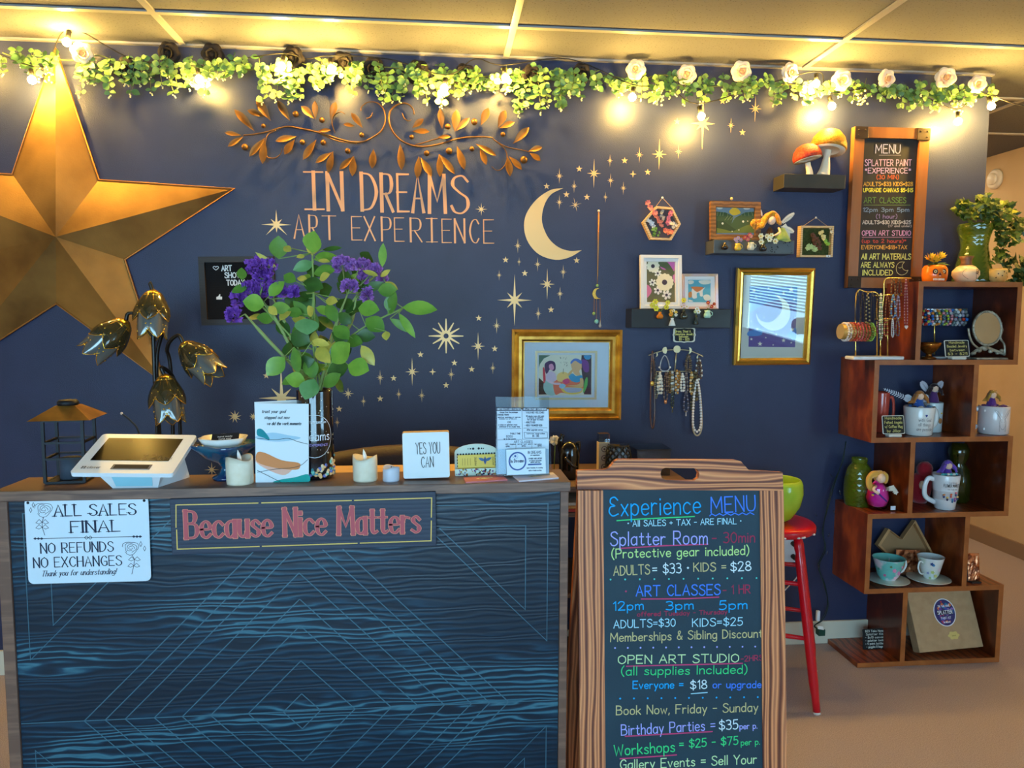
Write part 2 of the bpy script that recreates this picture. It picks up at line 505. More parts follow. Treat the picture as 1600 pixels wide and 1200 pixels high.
# ---------------------------------------------------------------- a hand-lettering stroke alphabet (units: cap height 10)
_G = {
'A': (6, '0,0 3,10 6,0|1.2,3.6 4.8,3.6'), 'B': (5.4, '0,0 0,10|~0,10 3.6,9.6 4.6,7.6 3.4,5.6 0,5.3|~0,5.3 4.3,5 5.4,2.6 4,.3 0,0'),
'C': (5.6, '~5.6,8.3 4,10 1.6,9 .2,5 1.6,1 4,0 5.6,1.7'), 'D': (5.6, '0,0 0,10|~0,10 3.6,9.2 5.6,5 3.6,.8 0,0'),
'E': (5, '5,10 0,10 0,0 5,0|0,5.2 4,5.2'), 'F': (5, '5,10 0,10 0,0|0,5.2 4,5.2'),
'G': (5.8, '~5.6,8.3 4,10 1.6,9 .2,5 1.6,1 4,0 5.6,1.5|3.4,4.5 5.7,4.5 5.7,1.2'), 'H': (5.4, '0,0 0,10|5.4,0 5.4,10|0,5.2 5.4,5.2'),
'I': (.4, '.2,0 .2,10'), '|': (5, '2.5,0 2.5,10|0,10 5,10|0,0 5,0'), 'J': (3.8, '~3.6,10 3.6,3 2.6,.3 1,.1 0,2'),
'K': (5.2, '0,0 0,10|5,10 0,4.4|1.6,5.9 5.2,0'), 'L': (4.6, '0,10 0,0 4.6,0'), 'M': (7.2, '0,0 .4,10|.4,10 3.6,3 6.8,10|6.8,10 7.2,0'),
'N': (5.4, '0,0 0,10|0,10 5.4,0|5.4,0 5.4,10'), 'O': (6, '~3,10 .5,8 0,5 .5,2 3,0 5.5,2 6,5 5.5,8 3,10'),
'P': (5, '0,0 0,10|~0,10 4,9.7 5,7.4 4,5 0,4.6'), 'Q': (6, '~3,10 .5,8 0,5 .5,2 3,0 5.5,2 6,5 5.5,8 3,10|3.6,2.6 6,-.6'),
'R': (5.4, '0,0 0,10|~0,10 4,9.7 5,7.4 4,5 0,4.6|2,4.6 5.4,0'), 'S': (5, '~5,8.6 3.4,10 1,9.4 .5,7.4 2.6,5.5 4.8,4 5,1.6 3.2,0 1,.3 0,1.8'),
'T': (6, '0,10 6,10|3,10 3,0'), 'U': (5.4, '~0,10 0,3.4 1,.6 2.7,0 4.4,.6 5.4,3.4 5.4,10'), 'V': (5.6, '0,10 2.8,0 5.6,10'),
'W': (7.6, '0,10 1.8,0 3.8,8 5.8,0 7.6,10'), 'X': (5.4, '0,10 5.4,0|5.4,10 0,0'), 'Y': (5.6, '0,10 2.8,5.2 5.6,10|2.8,5.2 2.8,0'), 'Z': (5.2, '0,10 5,10 0,0 5.2,0'),
'a': (4.2, '~4,5 2.4,6 .6,5 0,3 .6,.6 2.2,0 4,1.4|4.1,6 4.1,0'), 'b': (4.2, '0,10 0,0|~0,4.4 1.8,6 3.8,5 4.2,3 3.6,.8 1.8,0 0,1.4'),
'c': (4, '~4,4.9 2.4,6 .6,5 0,3 .6,.8 2.4,0 4,1'), 'd': (4.2, '4.1,10 4.1,0|~4,4.6 2.4,6 .6,5 0,3 .6,.6 2.2,0 4,1.4'),
'e': (4, '~.1,3.1 4,3.3 3.6,5.2 2.1,6 .5,5 0,3 .7,.7 2.4,0 4,1'), 'f': (3.2, '~3.4,9.4 2.2,10 1.3,8.6 1.2,5 1.2,0|0,6 2.8,6'),
'g': (4.2, '~4,5 2.4,6 .6,5 0,3 .6,.6 2.2,0 4,1.4|~4.1,6 4.1,-1.6 3,-3.2 1.4,-3.2 .2,-2.2'), 'h': (3.8, '0,10 0,0|~0,4.2 1.8,6 3.4,5.4 3.8,3.6 3.8,0'),
'i': (.4, '.2,6 .2,0|.2,8 .2,8.5'), 'j': (1.4, '~1.2,6 1.2,-2 .3,-3 -.8,-2.6|1.2,8 1.2,8.5'), 'k': (3.9, '0,10 0,0|3.6,6 0,2.4|1.2,3.6 3.9,0'), 'l': (.4, '.2,10 .2,0'),
'm': (5.8, '0,6 0,0|~0,4.2 1.4,6 2.7,5.2 2.9,3 2.9,0|~2.9,4.2 4.3,6 5.6,5.2 5.8,3 5.8,0'), 'n': (3.8, '0,6 0,0|~0,4.2 1.8,6 3.4,5.4 3.8,3.6 3.8,0'),
'o': (4.2, '~2.1,6 .5,5.2 0,3 .5,.8 2.1,0 3.7,.8 4.2,3 3.7,5.2 2.1,6'), 'p': (4.2, '0,6 0,-3.4|~0,4.4 1.8,6 3.8,5 4.2,3 3.6,.8 1.8,0 0,1.4'),
'q': (4.2, '4.1,6 4.1,-3.4|~4,4.6 2.4,6 .6,5 0,3 .6,.6 2.2,0 4,1.4'), 'r': (3, '0,6 0,0|~0,4 1.4,5.8 3,5.6'),
's': (3.4, '~3.4,5 2,6 .6,5.4 .5,4.2 1.8,3.2 3.2,2.2 3.2,.7 1.8,0 0,.8'), 't': (3.2, '~1.4,8.6 1.4,4 1.4,1.4 2.2,.1 3.4,.6|0,6 3,6'),
'u': (4, '~0,6 0,2 1,.2 2.4,.2 3.8,2|3.9,6 3.9,0'), 'v': (4, '0,6 2,0 4,6'), 'w': (5.8, '0,6 1.4,0 2.9,5 4.4,0 5.8,6'), 'x': (3.8, '0,6 3.8,0|3.8,6 0,0'),
'y': (4, '0,6 2,.6|4,6 1,-3.2'), 'z': (4, '0,6 3.8,6 0,0 4,0'),
'0': (4.8, '~2.4,10 .4,8 0,5 .4,2 2.4,0 4.4,2 4.8,5 4.4,8 2.4,10'), '1': (2, '.4,8 2,10 2,0'), '2': (4.8, '~0,8 1.4,10 3.8,9.6 4.4,7.4 2.4,3.6 0,0|0,0 4.8,0'),
'3': (4.6, '~.2,9.4 2.4,10 4.2,8.6 3.8,6 1.8,5.3|~1.8,5.3 4.2,4.6 4.6,2 2.8,0 0,.8'), '4': (5, '3.6,0 3.6,10 0,3 5,3'),
'5': (4.6, '4.4,10 .8,10 .4,5.6|~.4,5.6 3,6.2 4.6,4 4,1.2 2,0 0,.8'), '6': (4.4, '~4,9.6 1.4,8 .2,4 .8,.8 2.6,0 4.4,1.6 4,4.4 2,5.4 .4,3.6'),
'7': (4.8, '0,10 4.8,10 1.6,0'), '8': (4.6, '~2.4,5.4 .6,6.8 .8,9 2.4,10 4,9 4.2,6.8 2.4,5.4 .2,3.6 .2,1.2 2.4,0 4.6,1.2 4.6,3.6 2.4,5.4'),
'9': (4.4, '~4.4,6.4 2.6,4.6 .6,5.8 .4,8.4 2.2,10 4.2,9 4.4,6 3.6,0'),
'$': (5, '~5,8 3.4,9.2 1,8.8 .5,7 2.6,5.3 4.8,4 5,2 3.2,.8 1,1.1 0,2.2|2.6,11 2.6,-1'),
'=': (4, '0,6 4,6|0,3.4 4,3.4'), '-': (3.4, '0,4.6 3.4,4.6'), '+': (4, '0,4.6 4,4.6|2,6.8 2,2.4'), '(': (2, '~2,11 .5,8 0,4.6 .5,1.4 2,-1.6'), ')': (2, '~0,11 1.5,8 2,4.6 1.5,1.4 0,-1.6'),
'.': (.5, '.2,0 .2,.5'), ',': (.6, '.5,.6 0,-1.4'), '&': (5, '~5,0 1.4,7 1.6,9.6 3,9.8 3.2,7.8 .6,4 .2,1.6 2,0 4.2,1.6 5,4'), '!': (.5, '.2,10 .2,3|.2,0 .2,.5'),
':': (.5, '.2,1 .2,1.5|.2,5 .2,5.5'), '*': (3, '0,8 3,5.6|3,8 0,5.6|1.5,8.6 1.5,5'), "'": (.4, '.2,10 .2,8'), '/': (3, '0,-1 3,10.5'), '^': (1.2, '~.6,5.6 1.2,5 .6,4.4 0,5 .6,5.6'),
'#': (5, '~2.5,1 0,5 .2,7.4 1.6,8 2.5,6.2 3.4,8 4.8,7.4 5,5 2.5,1'), '%': (5.2, '~5,8.4 3.2,10 1,9.2 .9,6.8 3.2,5.4 .8,4.8 0,2.2 2,0 5.2,1'), ' ': (2.6, ''),
}
_GC = {}
def glyph(ch):
	if ch not in _GC:
		w, d = _G.get(ch, _G[' '])
		out = []
		for st in d.split('|') if d else []:
			sm = st.startswith('~')
			pts = [V((float(a.split(',')[0]), float(a.split(',')[1]), 0)) / 10.0 for a in st.lstrip('~').split()]
			out.append(catmull(pts, 4) if sm else pts)
		_GC[ch] = (w / 10.0, out)
	return _GC[ch]
def write(mb, text, A, B, cap, up, N, w, m, nib=1.0, serif=0.0, slant=0.0, gap=0.19, jit=0.0):
	"""letters along A->B (world points), stretched to fill the line, cap height in metres"""
	A, B = V(A), V(B)
	X = (B - A)
	L = X.length
	X.normalize()
	U = (up - X * up.dot(X)).normalized()
	x = 0.0
	put = []
	for ch in text:
		gw, sts = glyph(ch)
		if ch != ' ':
			put.append((x, sts))
		x += gw + gap
	tot = max(x - gap, 0.05)
	kx = L / tot
	for gx, sts in put:
		dy = rnd.uniform(-jit, jit) * cap
		for st in sts:
			pts = [A + X * ((gx + p.x) * kx + slant * p.y * cap) + U * (p.y * cap + dy) for p in st]
			mb.ribbon(pts, w, m, N, nib, X)
			if serif and len(pts) >= 2:
				for e, q in ((pts[0], pts[1]), (pts[-1], pts[-2])):
					d = (e - q).normalized()
					if abs(d.dot(U)) > 0.8:
						mb.ribbon([e - X * w * serif, e + X * w * serif], w * 0.34, m, N, cap=0.1)
	return mb
def text_on(mb, pl, text, x0, y0, x1, y1, cap_px, w_px, m, n=0.0009, **k):
	"""write on plane pl along the baseline measured in the photograph"""
	A, B = pl.hit(x0, y0, n), pl.hit(x1, y1, n)
	s = mpp((A + B) / 2)
	return write(mb, text, A, B, cap_px * s, pl.U, pl.N, w_px * s, m, **k)
def line_on(mb, pl, pts, w_px, m, n=0.0009, **k):
	q = [pl.hit(a, b, n) for a, b in pts]
	return mb.ribbon(q, w_px * mpp(q[0]), m, pl.N, **k)
# ---------------------------------------------------------------- the room
H = 2.44
XL, XC, XR, YF, YB = -3.3, 2.305, 3.44, -5.6, 2.6
m_navy = mat('navy_wall_paint', (47, 54, 86), 0.42, rgb2=(43, 50, 80), scale=6, bump=0.25, bump_scale=260)
m_tan = mat('tan_wall_paint', (214, 186, 140), 0.7, rgb2=(206, 178, 132), scale=5, bump=0.2, bump_scale=220)
m_carpet = mat('carpet_pile', (194, 178, 178), 0.95, rgb2=(148, 136, 136), scale=320, contrast=(0.3, 0.7), bump=0.6, bump_scale=500, detail=4)
m_skirt = mat('cream_baseboard', (222, 212, 190), 0.5)
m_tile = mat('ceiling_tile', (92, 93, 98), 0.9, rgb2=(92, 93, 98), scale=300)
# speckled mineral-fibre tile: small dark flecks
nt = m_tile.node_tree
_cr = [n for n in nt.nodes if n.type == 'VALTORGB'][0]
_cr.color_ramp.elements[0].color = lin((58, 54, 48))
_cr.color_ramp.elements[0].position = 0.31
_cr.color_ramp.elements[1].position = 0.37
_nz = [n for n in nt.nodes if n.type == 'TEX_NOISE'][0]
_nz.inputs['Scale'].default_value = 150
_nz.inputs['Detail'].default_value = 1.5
m_bar = mat('ceiling_grid_paint', (150, 148, 146), 0.35)
m_white = mat('white_trim', (236, 232, 222), 0.5)
struct('floor', MB().span((XL, YF, -0.05), (XR, YB, 0.0), m_carpet))
struct('wall_back', MB().span((XL, 0.0, 0.0), (XC, 0.12, H), m_navy))
struct('wall_right', MB().span((XR, -3.2, 0.0), (XR + 0.1, YB, H), m_tan)
	   .span((XR, YF, 0.0), (XR + 0.1, -5.3, H), m_tan).span((XR, -5.3, 0.0), (XR + 0.1, -3.2, 0.75), m_tan).span((XR, -5.3, 2.15), (XR + 0.1, -3.2, H), m_tan))
struct('wall_far', MB().span((XC, YB, 0.0), (XR + 0.1, YB + 0.1, H), m_tan))
struct('wall_hall', MB().span((XC - 0.12, 0.12, 0.0), (XC, YB, H), m_tan))
struct('wall_left', MB().span((XL - 0.1, YF, 0.0), (XL, 0.12, H), m_tan))
struct('wall_front', MB().span((XL, YF - 0.1, 0.0), (-2.4, YF, H), m_tan).span((0.9, YF - 0.1, 0.0), (XR, YF, H), m_tan)
	   .span((-2.4, YF - 0.1, 0.0), (0.9, YF, 0.5), m_tan).span((-2.4, YF - 0.1, 2.2), (0.9, YF, H), m_tan))
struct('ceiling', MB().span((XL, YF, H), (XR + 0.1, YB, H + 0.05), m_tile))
g = MB()
for k in range(-9, 6):
	y = -0.316 + 0.61 * k
	if YF < y < YB:
		g.span((XL, y - 0.012, H - 0.007), (XR, y + 0.012, H - 0.0005), m_bar)
for k in range(-2, 5):
	x = -0.962 + 1.22 * k
	if XL < x < XR:
		g.span((x - 0.012, YF, H - 0.0075), (x + 0.012, YB if x > XC else 0.0, H - 0.0005), m_bar)
g.span((XL, -0.02, H - 0.008), (XC, -0.0005, H - 0.0005), m_bar)
struct('trim_1', g)
struct('baseboard_back', MB().span((XL, -0.014, 0.0), (XC, -0.0002, 0.10), m_skirt, 0.003))
struct('baseboard_right', MB().span((XR - 0.014, -3.2, 0.0), (XR - 0.0002, YB, 0.09), mat('carpet_base', (150, 122, 92), 0.9)))
# shop windows behind the viewer: bright overcast daylight
m_day = mat('daylight', (255, 255, 255), 0.5, emit=WINDOW_LIGHT, emit_rgb=(0.38, 0.72, 1.0))
for nm, lo, hi in (('window_1', (-2.4, YF - 0.06, 0.5), (0.9, YF - 0.05, 2.2)), ('window_2', (XR + 0.06, -5.3, 0.75), (XR + 0.07, -3.2, 2.15))):
	w = struct(nm, MB().span(lo, hi, m_day))
	fr = MB()
	if nm == 'window_1':
		for x in (-2.37, -1.29, -.21, 0.87):
			fr.span((x - 0.03, YF - 0.05, 0.5), (x + 0.03, YF + 0.01, 2.2), m_white)
		for z in (0.53, 2.17):
			fr.span((-2.4, YF - 0.05, z - 0.03), (0.9, YF + 0.01, z + 0.03), m_white)
	else:
		for y in (-5.27, -3.23):
			fr.span((XR - 0.01, y - 0.03, 0.75), (XR + 0.05, y + 0.03, 2.15), m_white)
		for z in (0.78, 2.12):
			fr.span((XR - 0.01, -5.3, z - 0.03), (XR + 0.05, -3.2, z + 0.03), m_white)
	fr.build('window_frame', w)
bl = MB()
m_slat = mat('blind_slat', (226, 230, 232), 0.5)
for k in range(34):
	z = 1.10 + 0.031 * k
	bl.box((XR + 0.03, -4.25, z), (0.027, 1.96, 0.0012), m_slat, Matrix.Rotation(0.85, 3, 'Y'))
solo('window_blind', bl, 'white horizontal slat blind hanging in the side window', 'blind')
# ---------------------------------------------------------------- decals and lettering on the navy wall
m_gold_vinyl = mat('gold_vinyl', (222, 186, 128), 0.4, metal=0.35)
m_copper_vinyl = mat('copper_vinyl', (214, 150, 100), 0.4, metal=0.3)
def star_outline(cx, cy, spikes, rot=0.0):
	"""spikes: list of (angle, radius) alternating tips and notches, in photograph pixels about the centre"""
	c = WALL.hit(cx, cy)
	s = mpp(c)
	return [c + V((math.sin(a + rot) * r * s, 0, math.cos(a + rot) * r * s)) for a, r in spikes]
def five(h):
	return [(k * PI / 5, h if k % 2 == 0 else h * 0.40) for k in range(10)]
def sparkle(hv, hh, hd, inner):
	R = [hv, inner, hd, inner, hh, inner, hd, inner, hv, inner, hd, inner, hh, inner, hd, inner]
	return [(k * PI / 8, r) for k, r in enumerate(R)]
def four(h):
	return [(k * PI / 4, h if k % 2 == 0 else h * 0.3) for k in range(8)]
DEC = []   # (kind, x, y, half height px, region)
def dec(kind, region, *xy):
	for q in xy:
		DEC.append((kind, q[0], q[1], q[2] if len(q) > 2 else None, region))
R1, R2, R3, R4, R5, R6 = 'in the band above the moon', 'between moon tip and pendant', 'below the moon', 'beside the framed couple', 'above the white block sign', 'by the lettering'
dec('F', R1, (1129, 158), (1058, 190), (1160, 207), (976, 251), (905, 264), (1012, 269), (854, 291))
dec('E', R1, (1180, 170, 20), (1142, 196, 11.5), (1060, 237, 11), (999, 242, 12), (953, 251, 9.5), (954, 282, 11), (874, 275, 12), (897, 291, 10), (974, 294, 10))
dec('L', R1, (1098, 193, 40), (1030, 241, 23.5), (928, 271, 22.5))
dec('Q', R1, (989, 272))
dec('F', R2, (885, 304), (917, 308))
dec('E', R2, (874, 316, 11), (946, 308, 8))
dec('T', R2, (899, 320, 11))
dec('E', R3, (809, 384, 11.5), (811, 409, 7), (840, 413, 11), (880, 425, 11), (875, 459, 11), (841, 490, 10.5), (780, 430, 8.5))
dec('F', R3, (901, 407), (820, 427), (861, 484), (790, 406))
dec('L', R3, (855, 444, 24))
dec('X', R3, (804, 469, 40))
dec('S', R6, (432, 351, 22), (752, 327, 10))
dec('F', R4, (748, 497), (773, 545), (657, 554), (710, 567), (737, 577))
dec('E', R4, (776, 509, 12.5), (705, 585, 11), (770, 575, 10))
dec('L', R4, (747, 541, 22), (644, 581, 22))
dec('Q', R4, (676, 581))
dec('O', R4, (697, 525, 27))
dec('E', R5, (594, 590, 12), (568, 627, 9), (623, 616, 9.5), (659, 618, 11), (527, 660, 9))
dec('S', R5, (544, 615, 9.5))
dec('F', R5, (615, 591), (594, 623), (697, 602), (530, 639))
dec('F', 'behind the greeting card', (416, 587))
dec('X', 'behind the greeting card', (440, 622, 51))
dec('W', 'above the blue glass bowl', (367, 651, 10), (396, 651, 6.5))
dec('S', 'below the blue glass bowl', (331, 734, 12))
KN = {'F': 'gold five-point star decal', 'E': 'slim eight-point sparkle decal', 'L': 'large eight-point sparkle decal', 'Q': 'tiny gold four-point star decal', 'T': 'tilted gold sparkle decal',
	  'X': 'extra large gold sparkle decal', 'S': 'gold starburst decal', 'O': 'gold sun decal with hollow ring centre', 'W': 'gold pinwheel starburst decal'}
ORD = ['first', 'second', 'third', 'fourth', 'fifth', 'sixth', 'seventh', 'eighth', 'ninth', 'tenth']
_seen = {}
for d in DEC:
	_seen.setdefault((d[0], d[4]), []).append(d)
for (kind, region), ds in _seen.items():
	ds.sort(key=lambda d: d[1])
	for i, (k, x, y, h, rg) in enumerate(ds):
		mb = MB()
		rot = 0.0
		if k == 'F':
			sp = five(5.2)
		elif k == 'E':
			sp = sparkle(h, h * 0.52, h * 0.42, h * 0.13)
		elif k == 'L':
			sp = sparkle(h, h * 0.50, h * 0.36, h * 0.13)
		elif k == 'X':
			sp = sparkle(h, h * 0.68, h * 0.42, h * 0.13)
		elif k == 'Q':
			sp = four(5.5)
		elif k == 'T':
			sp, rot = sparkle(h, h * 0.9, h * 0.6, h * 0.14), -0.25
		elif k == 'S':
			sp = sparkle(h, h * 0.95, h * 0.7, h * 0.2)
			if h > 15:
				sp, rot = [(q * PI / 8, (h * (1.05 if (q // 2) in (0, 2, 3, 5, 6) else 0.55)) if q % 2 == 0 else h * 0.2) for q in range(16)], 0.0
		elif k == 'W':
			sp = [(q * PI / 9 + (0.18 if q % 2 else 0), h if q % 2 == 0 else h * 0.34) for q in range(18)]
		if k == 'O':
			c = WALL.hit(x, y)
			s = mpp(c)
			for q in range(12):
				a = q * PI / 6
				r = h if q % 3 == 0 else h * 0.88
				d1, d2 = V((math.sin(a), 0, math.cos(a))), V((math.cos(a), 0, -math.sin(a)))
				mb.prism([c + (d1 * 7 + d2 * 1.9) * s, c + (d1 * r + d2 * .7) * s, c + (d1 * r - d2 * .7) * s, c + (d1 * 7 - d2 * 1.9) * s], V((0, -1, 0)), 0.0008, m_gold_vinyl)
			ring = [c + V((math.sin(a), 0, math.cos(a))) * 6.2 * s + V((0, -.0006, 0)) for a in [q * PI / 12 for q in range(25)]]
			mb.ribbon(ring, 4.4 * s, m_gold_vinyl, V((0, -1, 0)), cap=0)
		else:
			pts = star_outline(x, y, sp, rot)
			c = sum(pts, V()) / len(pts)
			n = len(pts)
			vs = [c + V((0, -.0011, 0))] + [p + V((0, -.0009, 0)) for p in pts] + [p + V((0, -.0001, 0)) for p in pts]
			mb.add(vs, [(0, 1 + q, 1 + (q + 1) % n) for q in range(n)] + [(1 + q, 1 + n + q, 1 + n + (q + 1) % n, 1 + (q + 1) % n) for q in range(n)], m_gold_vinyl)
		lab = KN[k] + ' ' + rg
		if len(ds) > 1:
			lab = '%s, %s from the barn star' % (lab, ORD[i])
		if k == 'S' and rg == R6:
			lab = ['gold starburst decal just before the word ART on the wall', 'little gold starburst decal after the word DREAMS on the wall'][i]
		solo('star_decal', mb, lab.replace('little', 'small'), 'wall decal', 'gold star decals on the navy wall')
# crescent moon
mo = [(880, 294), (860, 297), (838, 312), (822, 335), (819, 358), (826, 380), (843, 398), (868, 406), (890, 402), (909, 391)]
mi = [(909, 391), (890, 392), (872, 386), (857, 372), (848, 352), (847, 335), (852, 317), (862, 303), (880, 294)]
pts = catmull([WALL.hit(*q) for q in mo], 4)[:-1] + catmull([WALL.hit(*q) for q in mi], 4)[:-1]
solo('moon_decal', MB().prism([p + V((0, -.0001, 0)) for p in pts], V((0, -1, 0)), 0.0012, m_gold_vinyl), 'big gold crescent moon decal open toward the pendant chain', 'wall decal')
# lettering
mb = MB()
for ch, x0, x1, yb in (('|', 478, 505, 327), ('N', 513, 535.5, 328), ('D', 566, 589, 328.5), ('R', 597, 614, 330), ('E', 622, 638, 330.5), ('A', 645, 662, 331), ('M', 671, 696, 332), ('S', 706, 731, 333)):
	text_on(mb, WALL, ch, x0, yb, x1, yb, 57, 5.6, m_copper_vinyl, nib=0.45, n=0.0011)
solo('wall_lettering', mb, 'tall copper letters reading IN DREAMS under the metal leaf scroll', 'lettering')
mb = MB()
for ch, x0, x1, yb in (('A', 460, 476, 372), ('R', 484, 497, 373), ('T', 505, 525, 374), ('E', 550, 565, 375), ('X', 570, 586, 375.5), ('P', 597, 611, 376), ('E', 617, 631, 377), ('R', 642, 659, 377.5), ('|', 667, 683, 378), ('E', 691, 705, 379), ('N', 711, 726, 379), ('C', 734, 748, 379.5), ('E', 756, 771, 380)):
	text_on(mb, WALL, ch, x0, yb, x1, yb, 36, 3.0, m_copper_vinyl, nib=0.35, n=0.0011)
solo('wall_lettering', mb, 'thin copper letters reading ART EXPERIENCE behind the flowers', 'lettering')
# ---------------------------------------------------------------- barn star
m_star = mat('aged_gold_metal', (186, 138, 70), 0.42, metal=0.55, rgb2=(104, 70, 32), scale=2.6, contrast=(0.42, 0.72), detail=5, bump=0.12, bump_scale=180)
m_starrim = mat('aged_gold_edge', (196, 128, 60), 0.4, metal=0.6)
c0 = at_y(87, 370, -0.115)
cw = at_y(88, 366, -0.01)
Rt, Ri = 0.685, 0.262
mb = MB()
tips = []
for k in range(10):
	a = k * PI / 5 + math.radians(2.5)
	r = Rt if k % 2 == 0 else Ri
	tips.append(V((cw.x + math.sin(a) * r, -0.012, cw.z + math.cos(a) * r)))
vs = [c0] + tips + [p + V((0, 0.011, 0)) for p in tips]
fs = [(0, 1 + k, 1 + (k + 1) % 10) for k in range(10)] + [(1 + k, 11 + k, 11 + (k + 1) % 10, 1 + (k + 1) % 10) for k in range(10)]
mb.add(vs, fs, m_star)
st = thing('barn_star', 'huge dimensional gold metal five-point star on the navy wall', 'wall art', (cw.x, 0, cw.z))
mb.build('star_body', st)
MB().tube(tips, 0.0045, m_starrim, 6, closed=True).build('rolled_edge', st)
# ---------------------------------------------------------------- bronze leaf scroll
m_bronze = mat('bronze_leaf', (128, 88, 40), 0.42, metal=0.65, rgb2=(82, 52, 22), scale=14, contrast=(0.4, 0.75))
sc = thing('leaf_scroll', 'long bronze metal scroll of leaves and berries above the lettering', 'wall art', WALL.hit(600, 215))
def lz(p, half, y=-0.03):
	return at_y((340 if half == 0 else 600) + p[0] * 0.1625, 140 + p[1] * 0.1625, y)
stems = [(0, [(250, 440), (350, 430), (480, 405), (580, 375), (680, 355), (800, 375), (940, 405), (1060, 440), (1180, 480), (1300, 505), (1400, 500), (1500, 455), (1580, 390), (1612, 300), (1600, 200), (1540, 130), (1450, 120), (1385, 165), (1378, 205)], 6),
		 (0, [(1430, 280), (1470, 265), (1490, 220)], 4), (0, [(940, 400), (1060, 458), (1180, 500), (1340, 520)], 4), (0, [(560, 390), (480, 440), (455, 560), (475, 645), (540, 660), (590, 635), (618, 590), (615, 565)], 3.5),
		 (0, [(1130, 420), (1100, 330), (1110, 270), (1150, 225), (1190, 215), (1225, 235)], 3.5),
		 (1, [(290, 240), (280, 190), (240, 145), (180, 130), (110, 155), (60, 210), (48, 300), (75, 390), (140, 470), (220, 520), (310, 545), (420, 545), (550, 520), (680, 480), (790, 460), (900, 455), (1030, 460), (1060, 485), (1150, 540), (1230, 565), (1320, 580), (1400, 600)], 6),
		 (1, [(175, 225), (190, 270), (230, 300), (265, 290)], 4), (1, [(300, 530), (400, 505), (500, 475), (600, 460)], 4), (1, [(1080, 500), (1150, 560), (1180, 620), (1175, 700), (1130, 765), (1080, 775), (1035, 740)], 3.5)]
for half, p, w in stems:
	q = catmull([lz(a, half) for a in p], 4)
	r = [max(0.0014, w * 0.0006 * (0.55 + 0.45 * math.sin(PI * min(1, i / len(q) + 0.12)))) for i in range(len(q))]
	MB().tube(q, r, m_bronze, 6).build('stem', sc)
lv0 = [((230, 440), (65, 410), 50), ((250, 450), (95, 545), 55), ((355, 400), (160, 185), 78), ((510, 300), (370, 90), 85), ((450, 260), (285, 195), 70), ((695, 300), (575, 100), 78), ((940, 290), (935, 105), 62), ((930, 280), (805, 155), 78),
	   ((1085, 290), (1135, 115), 75), ((1395, 370), (1285, 220), 66), ((1320, 350), (1210, 330), 45), ((460, 460), (300, 640), 68), ((450, 480), (430, 710), 82), ((760, 450), (555, 490), 70), ((740, 480), (640, 620), 78),
	   ((950, 480), (820, 670), 74), ((1100, 600), (940, 700), 62), ((1110, 590), (1060, 800), 72), ((1310, 640), (1170, 765), 66), ((1310, 640), (1295, 830), 76), ((1500, 570), (1485, 755), 80), ((960, 400), (1085, 385), 44)]
lv1 = [((1390, 590), (1520, 550), 62), ((1400, 610), (1505, 680), 66), ((1240, 520), (1395, 360), 78), ((1095, 370), (1170, 195), 82), ((1110, 370), (1255, 310), 66), ((930, 345), (1005, 175), 82), ((680, 410), (700, 190), 92), ((690, 400), (820, 270), 66),
	   ((560, 380), (540, 180), 72), ((270, 370), (380, 280), 66), ((270, 400), (435, 400), 62), ((155, 520), (170, 770), 80), ((335, 640), (320, 850), 76), ((350, 650), (460, 830), 76), ((530, 620), (540, 835), 72), ((530, 620), (680, 805), 72),
	   ((700, 540), (775, 765), 80), ((880, 520), (1080, 630), 62), ((920, 560), (985, 720), 66), ((1185, 640), (1215, 830), 76), ((1200, 640), (1325, 765), 66), ((510, 460), (640, 450), 48)]
for half, ls in ((0, lv0), (1, lv1)):
	for a, b, w in ls:
		A, B = lz(a, half), lz(b, half, -0.045)
		MB().leaf(A, B, w * 0.1625 * mpp(A) * 0.92, m_bronze, V((0.1, -1, 0.2)), fold=0.35, curl=0.06, wide=0.6, n=7).build('leaf', sc)
for half, bs in ((0, [(440, 348, 22), (262, 553, 32), (750, 235, 30), (1003, 293, 27), (815, 505, 26), (1015, 510, 28), (1385, 435, 24), (1250, 590, 27)]),
				 (1, [(265, 455, 22), (410, 612, 27), (612, 355, 28), (625, 590, 32), (868, 310, 32), (845, 570, 24), (1143, 430, 24), (1345, 675, 36)])):
	for x, y, r in bs:
		c = lz((x, y), half, -0.035)
		rr = r * 0.1625 * mpp(c)
		MB().ball(c, rr, m_bronze, 10, 7).tube([c, c + V((0, 0.03, 0.012))], 0.0012, m_bronze, 5).build('berry', sc)
# ---------------------------------------------------------------- felt letter board behind the flowers
m_blackframe = wood('black_wood', [(0.3, (26, 20, 16)), (0.7, (44, 34, 26))], 12, (1, 1, 6), 3, rough=0.5)
m_felt = mat('black_felt', (24, 18, 17), 0.95, bump=0.4, bump_scale=400)
m_chalkwhite = paint(238, 236, 230)
pl = Pl.quad((312, 402), (430, 400), (430, 507), (315, 508), -0.012)
lb = thing('letter_board', 'black felt letter board behind the flowers with white letters', 'sign', pl.at(0, -pl.h / 2))
MB().frame(pl, pl.w, pl.h, [(0, -.01), (0, .012), (.022, .012), (.022, -.008)], m_blackframe).build('frame', lb)
fl = MB().rect(pl, -pl.w / 2 + .02, -pl.h / 2 + .02, pl.w / 2 - .02, pl.h / 2 - .02, m_felt, -.006, .004)
k = -pl.h / 2 + .026
while k < pl.h / 2 - .024:
	fl.rect(pl, -pl.w / 2 + .022, k, pl.w / 2 - .022, k + .003, m_felt, -.002, .002)
	k += .0065
fl.build('felt_panel', lb)
tx = MB()
wh = m_chalkwhite
